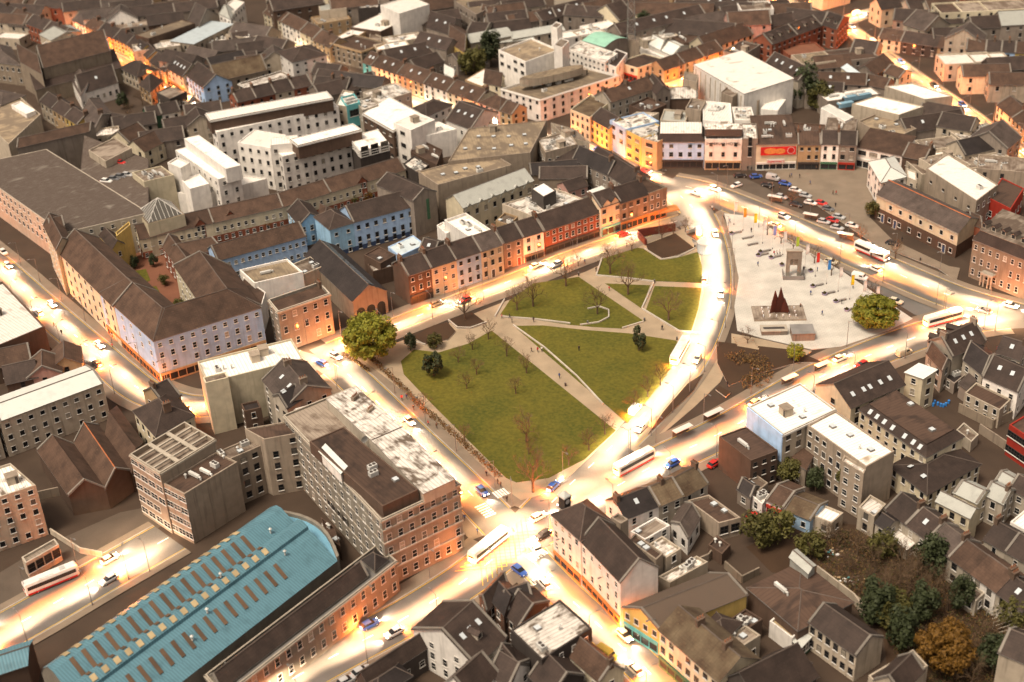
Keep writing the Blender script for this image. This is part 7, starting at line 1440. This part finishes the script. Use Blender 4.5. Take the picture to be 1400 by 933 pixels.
tree(3, 775, 215, leafy_mesh(5, 2.0, 2.6, 'leafd', 1900, .24, lobes=26), 'dark bush at the foot of the lattice mast', 'bush', sc=2.4, z=0, cat='bush')
for i, (t, X, Y, v) in enumerate([(6, 490, 245, 'gold'), (6, 635, 212, 'gold'), (6, 175, 330, 'gold'), (6, 100, 360, 'gold'), (6, 560, 230, 'm'), (5, 1115, 425, 'gold'), (5, 1240, 370, 'gold'), (5, 875, 660, 'm'), (5, 955, 790, 'm'), (5, 820, 560, 'd'), (5, 720, 570, 'd'), (6, 30, 330, 'm')]):
    tree(t, X, Y, leafy_mesh(4 if v != 'd' else 5, 2.4 if v != 'd' else 2.0, 2.2 if v != 'd' else 2.6, {'gold': 'leafgold', 'm': 'leafm', 'd': 'leafd'}[v], 1200 if v != 'd' else 1900, .24, lobes=26), '%s clipped shrub, number %s in the mews courtyards' % ({'gold': 'golden', 'm': 'green', 'd': 'dark'}[v], ordinal(i)), 'shrub', sc=.8, group='shrubs in the mews courtyards', cat='shrub')
sheet('court_lawn', 5, '720,585 775,575 800,635 770,650', .12, .2, 'grass'); sheet('court_lawn', 5, '808,670 830,665 865,725 850,720', .12, .2, 'grass'); sheet('court_lawn', 5, '930,775 965,765 975,790 940,800', .12, .2, 'grass')
def hedge(t, s, wd, h, mt, label, dens=26):
    L = smooth(pts(t, s, .2), 2); ctr = L[len(L) // 2].copy(); ctr.z = 0; b = MB(); rnd = random.Random(4)
    for p, q in zip(L, L[1:]):
        d = q - p; n = Vector((-d.y, d.x, 0)).normalized()
        for k in range(int(d.length * dens)):
            c = p + d * rnd.random() + n * rnd.uniform(-wd / 2, wd / 2); c = Vector((c.x - ctr.x, c.y - ctr.y, .2 + h * rnd.random() ** .6))
            u = Vector((rnd.gauss(0, 1), rnd.gauss(0, 1), rnd.gauss(0, 1))).normalized(); w = u.cross(Vector((rnd.gauss(0, 1), rnd.gauss(0, 1), rnd.gauss(0, 1)))).normalized(); l = rnd.uniform(.15, .34)
            b.poly([c - u * l, c + w * l * .6, c + u * l, c - w * l * .6], mt)
    return tag(b.build('hedge', None, ctr), label, 'hedge')
hedge(10, '640,190 720,265 820,360 930,470 1060,580 1180,690 1260,765 1335,830', 1.5, 1.3, 'leafb', 'long brown beech hedge between pavement and big lawn')
hedge(10, '500,185 560,210 640,270', .8, .9, 'leafb', 'short low hedge below the big leafy tree')
hedge(11, '1240,215 1330,190 1400,230 1390,320 1300,330', 6, 1.0, 'leafb', 'brown scrubby planting in the bed beside the right road', 60)

# ------------------------------------------------------------------ plaza furniture
for n_, c in dict(fw=(.75, .73, .7), fr=(.6, .03, .02), fb=(.04, .22, .6), fy=(.75, .55, .02), fg=(.35, .5, .05), fo=(.7, .3, .03), fp=(.3, .3, .6)).items(): mat(n_, c, 'plain', vary=0, rough=.7)
FP = MB(); FP.tube((0, 0, 0), (0, 0, 8), .07, .05, 'unit', 6); FP.tube((0, 0, 0), (0, 0, .5), .16, .16, 'steel', 6); FP.tube((0, 0, 7.9), (1.0, 0, 7.9), .03, .03, 'unit', 4); FPM = FP.mesh('pole')
def banner(m):
    b = MB(); n = 6
    for i in range(n):
        z0, z1 = 7.8 - 3.2 * i / n, 7.8 - 3.2 * (i + 1) / n; y0, y1 = .12 * math.sin(i * 1.1), .12 * math.sin((i + 1) * 1.1)
        b.poly([(.08, y0 * .4, z0), (1.0, y0, z0), (1.0, y1, z1), (.08, y1 * .4, z1)], m); b.poly([(.08, y0 * .4 + .02, z0), (1.0, y0 + .02, z0), (1.0, y1 + .02, z1), (.08, y1 * .4 + .02, z1)], m)
    return b
FC = {'fw': 'white', 'fr': 'red', 'fb': 'blue', 'fy': 'yellow', 'fg': 'lime green', 'fo': 'orange', 'fp': 'pale violet'}
BAN = {k: banner(k).mesh('banner') for k in FC}
for i, (t, X, Y, c) in enumerate([(7, 1257, 340, 'fw'), (7, 1305, 372, 'fo'), (7, 1360, 403, 'fy'), (8, 10, 440, 'fw'), (8, 62, 470, 'fp'), (8, 117, 502, 'fw'), (8, 182, 530, 'fg'), (8, 235, 570, 'fw'), (8, 290, 616, 'fr'), (8, 349, 656, 'fb'), (8, 411, 696, 'fw'), (8, 472, 738, 'fy'), (8, 537, 770, 'fw'), (8, 605, 800, 'fw')]):
    q = tp(t, X, Y, .2); o = thing('flagpole', '%s banner on a tall pole, %s from left on the plaza' % (FC[c], ordinal(i)), 'flagpole', (q.x, q.y, .2), .15, 'flagpoles along the plaza'); link('pole', FPM, o); link('banner', BAN[c], o)
mat('lilac', (.42, .38, .55), 'plain', vary=0); mat('benchs', (.24, .22, .2), 'plain', vary=0)
b = MB(); b.box(-2.2, 1.4, -.35, .35, .38, .52, 'benchs', bottom=True); BSEAT = b.mesh('seat'); b = MB(); b.box(-2.0, -1.7, -.3, .3, 0, .38, 'benchs'); BLEG = b.mesh('support')
b = MB(); b.tube((0, 0, 0), (0, 0, .6), .55, .85, 'lilac', 10); b.tube((0, 0, .6), (0, 0, .62), .75, .7, 'soil', 10); PLT = b.mesh('bowl'); PSH = leafy_mesh(12, .6, .5, 'leafm', 160, .16, lobes=5)[1]
for i, (t, X, Y) in enumerate([(7, 1278, 384), (7, 1334, 412), (7, 1364, 446), (8, 32, 482), (8, 88, 512), (8, 310, 664), (8, 372, 705), (8, 432, 745), (8, 490, 790), (7, 1420, 500)]):
    q = tp(t, X, Y, .2); o = thing('stone_bench', 'dark long plaza bench, %s from left among the benches' % ordinal(i), 'bench', (q.x, q.y, .2), R_(18), 'benches on the plaza'); link('seat', BSEAT, o); link('support', BLEG, o); link('support', BLEG, o, (2.9, 0, 0))
    if i in (1, 2): continue
    q = tp(t, X - 34, Y + 8, .2); o = thing('planter', 'lilac bowl planter with small plants, %s from left on plaza' % ordinal(i), 'planter', (q.x, q.y, .2), 0, 'lilac planters on the plaza'); link('bowl', PLT, o); link('plants', PSH, o, (0, 0, .15))
for i, (X, Y) in enumerate(((112, 558), (265, 590))):
    q = tp(8, X, Y, .2); o = thing('planter', 'lone lilac planter %s the old stone doorway' % ('left of' if i == 0 else 'right of'), 'planter', (q.x, q.y, .2), 0, 'lilac planters on the plaza'); link('bowl', PLT, o); link('plants', PSH, o, (0, 0, .15))
# old stone doorway
q = tp(8, 172, 610, .2); dw = thing('stone_doorway', 'tall old stone doorway monument standing on the plaza', 'monument', (q.x, q.y, .2), R_(-8))
b = MB(); b.box(-2.2, -1.1, -.6, .6, 0, 5.6, 'rstone'); b.build('pier', dw); b = MB(); b.box(1.1, 2.2, -.6, .6, 0, 5.6, 'rstone'); b.build('pier', dw)
b = MB(); b.box(-2.2, 2.2, -.6, .6, 5.6, 8.2, 'rstone', bottom=True); b.box(-2.45, 2.45, -.75, .75, 8.2, 8.5, 'pale', bottom=True); b.build('lintel', dw)
b = MB(); b.box(-1.1, 1.1, .1, .3, 3.4, 5.6, 'rstone', bottom=True); b.box(-.06, .06, -.1, .1, 3.4, 5.6, 'pale'); b.build('window_tracery', dw)
for x in (-1, 1):
    b = MB(); b.box(-.1, .1, -2.4, 2.4, 0, 1.3, 'lead'); o = b.build('railing', dw, (x * 3.0, -.5, 0))
b = MB(); b.box(-3.0, 3.0, -.1, .1, 0, 1.3, 'lead'); b.build('railing', dw, (0, -2.9, 0))
# fountain with generic rust-red fins
q = tp(8, 95, 815, .2); ft = thing('fountain', 'fountain slab with jets and tall rust-red metal fins', 'fountain', (q.x, q.y, .2), R_(-4))
b = MB(); b.box(-7.2, 7.2, -4, 4, 0, .5, 'concrete', 'flatg'); b.build('basin', ft)
mat('rustd', (.07, .017, .01), 'plain', rough=.7); mat('foam', (.85, .85, .85), 'flat', rough=.5)
for i in range(6):
    for j in range(3):
        if abs(i - 2.5) < 1 and j == 1: continue
        b = MB(); b.tube((0, 0, .5), (0, 0, 1.15), .12, .2, 'foam', 6); b.build('water_jet', ft, (-4.5 + i * 1.8, -2.4 + j * 2.2, 0))
for i, (x, hh, w_, ly) in enumerate(((-.9, 7.4, 3.0, .2), (.5, 8.6, 3.0, 0), (1.7, 5.2, 2.4, -.3))):
    b = MB(); P3 = [(-w_ * .5, 0, .5), (w_ * .55, 0, .9), (w_ * .3, 0, hh * .55), (-.2, 0, hh), (-w_ * .35, 0, hh * .5)]
    b.poly([(p[0], ly - .09, p[2]) for p in P3], 'rustd'); b.poly([(p[0], ly + .09 + .25, p[2]) for p in P3][::-1], 'rustd')
    for k in range(5): p, r = P3[k], P3[(k + 1) % 5]; b.poly([(p[0], ly - .09, p[2]), (r[0], ly - .09, r[2]), (r[0], ly + .34, r[2]), (p[0], ly + .34, p[2])], 'rustd')
    b.build('metal_fin', ft, (x, 0, 0)).rotation_euler = (0, 0, .35 - i * .3)
def shelter(t, X, Y, deg, label, w_=4.6):
    q = tp(t, X, Y, 2.5); o = thing('bus_shelter', label, 'bus shelter', (q.x, q.y, .2), R_(deg), 'bus shelters')
    b = MB(); b.box(-w_ / 2, w_ / 2, -.8, .8, 2.35, 2.5, 'frame', bottom=True); b.build('roof', o)
    for x in (-w_ / 2 + .1, w_ / 2 - .1): b = MB(); b.tube((x, .7, 0), (x, .7, 2.35), .05, .05, 'steel', 5); b.build('post', o)
    b = MB(); b.poly([(-w_ / 2 + .1, .72, .3), (w_ / 2 - .1, .72, .3), (w_ / 2 - .1, .72, 2.2), (-w_ / 2 + .1, .72, 2.2)], 'glass2'); b.build('pane', o); b = MB(); b.box(-1.5, 1.5, .3, .65, .45, .52, 'steel', bottom=True); b.build('seat', o)
for i, (X, Y) in enumerate(((75, 190), (265, 285), (452, 388), (620, 490))): shelter(8, X, Y, -31, 'white-roofed bus shelter, %s from left on the wide square road' % ordinal(i))
shelter(11, 985, 568, 33, 'white-roofed bus shelter nearer the junction on right road', 5.5); shelter(11, 1150, 482, 33, 'white-roofed bus shelter farther from junction on right road', 5.5); shelter(12, 330, 225, 30, 'white-roofed bus shelter beside the brown bed', 4.5); shelter(12, 155, 295, 30, 'white-roofed bus shelter opposite the white-roofed hotel', 4.5)
for i, (X, Y, w_, d_, h_, l) in enumerate(((70, 895, 7, 3.4, 1.2, 'low dark stair enclosure at the plaza edge'), (222, 900, 6, 5, 2.2, 'grey kiosk box at the plaza edge'))):
    q = tp(8, X, Y, h_); o = thing('kiosk', l, 'kiosk', (q.x, q.y, .2), R_(-3)); b = MB(); b.box(-w_ / 2, w_ / 2, -d_ / 2, d_ / 2, 0, h_, 'grey', 'flatg'); b.build('body', o); b = MB(); b.box(-w_ / 2 - .15, w_ / 2 + .15, -d_ / 2 - .15, d_ / 2 + .15, h_, h_ + .15, 'pale' if i == 0 else 'lead'); b.build('rim', o)
    if i == 0: b = MB(); b.box(-w_ / 2 + .6, w_ / 2 - .6, -.6, .6, h_ + .15, h_ + .17, 'dframe'); b.build('opening', o)
q = tp(7, 1102, 470, 1); o = thing('glass_drum', 'round glass drum beside the curved road', 'pavilion', (q.x, q.y, .2))
b = MB(); b.tube((0, 0, 0), (0, 0, 3.2), 2.2, 2.2, 'ptin', 18); b.build('drum', o); b = MB(); b.tube((0, 0, 3.2), (0, 0, 3.4), 2.4, 2.4, 'frame', 18); b.build('rim', o)
b = MB(); b.tube((0, 0, 0), (0, 0, .95), .24, .27, 'dframe', 8); b.tube((0, 0, .95), (0, 0, 1.1), .28, .2, 'steel', 8); BIN = b.mesh('bin')
for i, (t, X, Y) in enumerate([(7, 432, 610), (7, 835, 648), (7, 480, 868), (7, 782, 852), (11, 362, 342), (11, 955, 98), (7, 1050, 462), (8, 228, 578), (8, 848, 530)]):
    q = tp(t, X, Y, .2); o = link('litter_bin', BIN, None, (q.x, q.y, .2)); tag(o, 'black litter bin, %s of nine around park and plaza' % ordinal(i), 'litter bin', 'litter bins')
# ------------------------------------------------------------------ people: one skinned body each, shared meshes
mat('skin', (.45, .28, .2), 'flat'); mat('hair', (.03, .02, .015), 'flat')
JK = {'pdark': ('dark', (.02, .02, .025)), 'pred': ('red', (.45, .03, .03)), 'pwhite': ('white', (.65, .63, .6)), 'pblue': ('blue', (.04, .07, .2)), 'pbrown': ('brown', (.14, .08, .05))}
for k, (n_, c) in JK.items(): mat(k, c, 'flat')
mat('trouser', (.025, .027, .035), 'flat')
def body_mesh(pose):
    V = [(0, 0, .95), (.03, 0, 1.2), (.03, 0, 1.42), (.04, 0, 1.52), (.06, 0, 1.64), (.06, 0, 1.74)]; E = [(0, 1), (1, 2), (2, 3), (3, 4), (4, 5)]; Rr = [(.15, .13), (.14, .12), (.17, .11), (.055, .055), (.1, .09), (.085, .08)]
    st = .22 if pose == 'walk' else .03
    for sgn in (-1, 1):
        k = len(V)
        if pose == 'sit': leg = [(.05, sgn * .1, .9), (.45, sgn * .11, .88), (.47, sgn * .11, .45), (.6, sgn * .11, .42)]
        else: leg = [(0, sgn * .1, .88), (st * .5 * sgn + .03, sgn * .1, .48), (st * sgn * 1.2 - .02, sgn * .1, .07), (st * sgn * 1.2 + .13, sgn * .1, .03)]
        V += leg; Rr += [(.095, .095), (.07, .07), (.05, .05), (.045, .035)]; E += [(0, k), (k, k + 1), (k + 1, k + 2), (k + 2, k + 3)]
        k = len(V); V += [(.02, sgn * .2, 1.4), (-st * sgn * .4 + .0, sgn * .25, 1.12), (-st * sgn * 1.0 + .1, sgn * .24, .9), (-st * sgn * 1.1 + .13, sgn * .24, .8)]
        Rr += [(.065, .065), (.05, .05), (.04, .04), (.035, .025)]; E += [(2, k), (k, k + 1), (k + 1, k + 2), (k + 2, k + 3)]
    me = bpy.data.meshes.new('p'); me.from_pydata(V, E, []); o = bpy.data.objects.new('p', me); COL.objects.link(o)
    md = o.modifiers.new('s', 'SKIN'); sv = me.skin_vertices[0].data
    for i, r in enumerate(Rr): sv[i].radius = r; sv[i].use_root = i == 0
    md.use_smooth_shade = True; sb = o.modifiers.new('u', 'SUBSURF'); sb.levels = 1; sb.render_levels = 1
    dg = bpy.context.evaluated_depsgraph_get(); nm = bpy.data.meshes.new_from_object(o.evaluated_get(dg)); bpy.data.objects.remove(o); return nm
BODY = {}
for ps in ('walk', 'stand', 'sit'):
    base_ = body_mesh(ps)
    for jk in JK:
        me = base_.copy(); me.materials.clear()
        for n_ in ('trouser', jk, 'skin', 'hair'): me.materials.append(MATS[n_])
        for p in me.polygons:
            c = p.center
            p.material_index = (3 if (c.z > 1.7 or c.x < .03) else 2) if c.z > 1.5 else (2 if (c.z < .86 and abs(c.y) > .19 and ps != 'sit' and c.z > .7) else (1 if c.z > .86 and not (ps == 'sit' and c.x > .2) else 0))
        BODY[ps, jk] = me
PPL = [(10, 815, 418, 'w'), (10, 840, 412, 'w'), (10, 878, 472, 'w'), (10, 955, 552, 'w'), (10, 1000, 567, 'w'), (10, 1265, 822, 's'), (10, 1325, 866, 's'), (10, 1340, 880, 's'), (11, 182, 162, 'w'), (11, 215, 163, 'w'), (11, 236, 160, 'w'), (11, 330, 302, 'w'), (11, 876, 45, 'w'), (11, 434, 155, 's'), (11, 1222, 345, 'w'),
       (7, 25, 840, 'w'), (7, 65, 838, 'w'), (7, 78, 860, 's'), (7, 193, 858, 'w'), (7, 525, 590, 's'), (7, 465, 548, 'w'), (7, 688, 458, 'w'), (7, 700, 360, 'w'), (7, 875, 898, 'w'), (7, 1142, 262, 'w'), (7, 1152, 275, 's'), (7, 1236, 332, 'w'), (7, 1350, 382, 's'), (7, 1385, 562, 'w'), (7, 595, 692, 's'),
       (8, 70, 502, 'b'), (8, 84, 500, 'b'), (8, 98, 497, 'b'), (8, 265, 716, 'w'), (8, 326, 822, 'w'), (8, 211, 785, 's'), (8, 430, 762, 's'), (8, 490, 680, 's'), (8, 262, 128, 'w'), (8, 153, 92, 'w'), (8, 163, 88, 'w'), (8, 207, 92, 'w'), (8, 384, 182, 'w'), (8, 400, 182, 'w'), (8, 100, 158, 's'), (8, 397, 246, 's'), (8, 750, 432, 'w'), (8, 35, 42, 'w'), (8, 295, 50, 'w'), (8, 300, 590, 's'), (3, 1172, 915, 'w'), (3, 1215, 905, 'w'), (3, 1330, 905, 's'), (3, 1350, 912, 'w'), (9, 290, 30, 'w'), (9, 330, 70, 'w'), (9, 600, 140, 'w'), (14, 1208, 90, 's'), (14, 1192, 72, 's'), (14, 1010, 175, 'w'), (14, 1070, 240, 'w')]
WHERE = {10: 'on the pavement beside the hedge', 11: 'in the lower park', 7: 'in the upper park', 8: 'around the plaza', 3: 'outside the square hotels', 9: 'on the left street pavement', 14: 'at the junction corner'}
cnt = {}
rnd = random.Random(5)
for t, X, Y, ps in PPL:
    jk = rnd.choice(('pdark', 'pdark', 'pblue', 'pbrown', 'pred', 'pwhite', 'pdark')); q = tp(t, X, Y, .25); k = cnt.get(t, 0); cnt[t] = k + 1
    sit = ps == 'b'; o = link('person', BODY[{'w': 'walk', 's': 'stand', 'b': 'sit'}[ps], jk], None, (q.x, q.y, .28 if not sit else .28 - .1), rnd.uniform(0, 6.28) if not sit else -1.2)
    tag(o, 'person in %s jacket %s %s, %s listed from left' % (JK[jk][0], {'w': 'walking', 's': 'standing', 'b': 'sitting on bench'}[ps], WHERE[t], ordinal(sorted([a[1] for a in PPL if a[0] == t]).index(X))), 'person', 'people ' + WHERE[t])
# ------------------------------------------------------------------ road paint, yard clutter
L, hw, pw = ROADS['lower_street']; i = 13; d = (L[i + 1] - L[i]).normalized(); q = tp(15, 186, 456, .16)
o = text('NO ENTRY', (q.x, q.y, .17), 2.6, 'line', None, math.atan2(d.y, d.x) - math.pi / 2, 0, 'road_lettering', sx=.55); struct(o, 'stuff'); o['label'] = 'white NO ENTRY road lettering on the lower street'
b = MB(); c = at(690, 752, .16); d = (ROADS['station_road'][0][-1] - ROADS['station_road'][0][-6]).normalized(); n = Vector((-d.y, d.x, 0))
def stripe(p, q, w_, mt, z=.165): e = (q - p); m_ = Vector((-e.y, e.x, 0)).normalized() * w_ / 2; b.poly([Vector((v.x, v.y, z)) for v in (p - m_, q - m_, q + m_, p + m_)], mt, None)
for k in range(-5, 6):
    zz = .165 + (k + 5) * .0015
    stripe(c + d * (k * 1.6 - 4) - n * 4, c + d * (k * 1.6 + 4) + n * 4, .16, 'yline', zz); stripe(c + d * (k * 1.6 + 4) - n * 4, c + d * (k * 1.6 - 4) + n * 4, .16, 'yline', zz + .02)
struct(b.build('box_junction_marking'), 'stuff')['label'] = 'yellow criss-cross box marking at the junction'
for nm_, X0, Y0, X1, Y1, cntb in (('zebra_marking', 676, 678, 700, 668, 7), ('zebra_marking', 655, 690, 672, 706, 6), ('zebra_marking', 722, 765, 745, 752, 6)):
    b = MB(); p0, p1 = at(X0, Y0, .17), at(X1, Y1, .17); d = (p1 - p0); n = Vector((-d.y, d.x, 0)).normalized()
    for k in range(cntb): m_ = p0 + d * ((k + .5) / cntb); stripe(m_ - n * 1.4, m_ + n * 1.4, .5, 'line', .172 + k * .001)
    struct(b.build(nm_), 'stuff')
b = MB(); rnd = random.Random(9)
for n_ in ('fw', 'fb', 'fr', 'teal', 'brown', 'tan'): b.mi(n_)
for cx, cy, sp_, nn_ in ((440, 460, 45, 40), (410, 330, 30, 20), (110, 165, 30, 18)):
    for k in range(nn_):
        q = tp(16, cx + rnd.gauss(0, sp_), cy + rnd.gauss(0, sp_ * .45), 0); s = rnd.uniform(.15, .5); a = rnd.uniform(0, 3); zb = .03
        R4 = [(q.x + math.cos(a + j * 1.57) * s, q.y + math.sin(a + j * 1.57) * s * rnd.uniform(.5, 1)) for j in range(4)]; b.prism(R4, zb, zb + rnd.uniform(.1, .5), rnd.choice(('fw', 'teal', 'brown', 'tan', 'brown', 'tan')))
struct(b.build('garden_rubbish'), 'stuff')['label'] = 'scattered rubbish in the overgrown garden'
b = MB(); b.tube((0, 0, 0), (0, 0, .9), .3, .3, 'fb', 9); BRL = b.mesh('barrel')
for i, (X, Y) in enumerate(((925, 425), (942, 435), (958, 442), (972, 445), (985, 438), (1000, 425), (918, 440))):
    q = tp(12, X, Y, .5); tag(link('barrel', BRL, None, (q.x, q.y, 0)), 'blue plastic barrel, %s from left in the walled yard' % ordinal(sorted((925, 942, 958, 972, 985, 1000, 918)).index(X)), 'barrel', 'blue barrels in the walled yard')

b = MB(); rnd = random.Random(21)
GP = pts(16, '330,250 560,210 900,340 1180,600 1340,760 1340,1000 760,1000 650,690 540,570 330,430', 0); RG = [(p.x, p.y) for p in GP]
def inside(x, y):
    r = False
    for (x0, y0), (x1, y1) in zip(RG, RG[1:] + RG[:1]):
        if (y0 > y) != (y1 > y) and x < (x1 - x0) * (y - y0) / (y1 - y0) + x0: r = not r
    return r
X0, X1, Y0, Y1 = min(p[0] for p in RG), max(p[0] for p in RG), min(p[1] for p in RG), max(p[1] for p in RG); k = 0
while k < 16000:
    x, y = rnd.uniform(X0, X1), rnd.uniform(Y0, Y1)
    if not inside(x, y): continue
    k += 1; hh = .2 + 1.6 * (math.sin(x * .35) * math.cos(y * .3) * .5 + .5) ** 2; z = rnd.random() * hh
    c = Vector((x, y, z)); u = Vector((rnd.gauss(0, 1), rnd.gauss(0, 1), rnd.gauss(0, 1.4))).normalized(); v = u.cross(Vector((rnd.gauss(0, 1), rnd.gauss(0, 1), rnd.gauss(0, 1)))).normalized(); l = rnd.uniform(.15, .4)
    b.poly([c - u * l, c + v * l * .35, c + u * l, c - v * l * .35], rnd.choice(('leafb', 'leafb', 'twig', 'leafd', 'leafm')))
struct(b.build('undergrowth'), 'stuff')['label'] = 'brown tangled undergrowth of the overgrown garden'
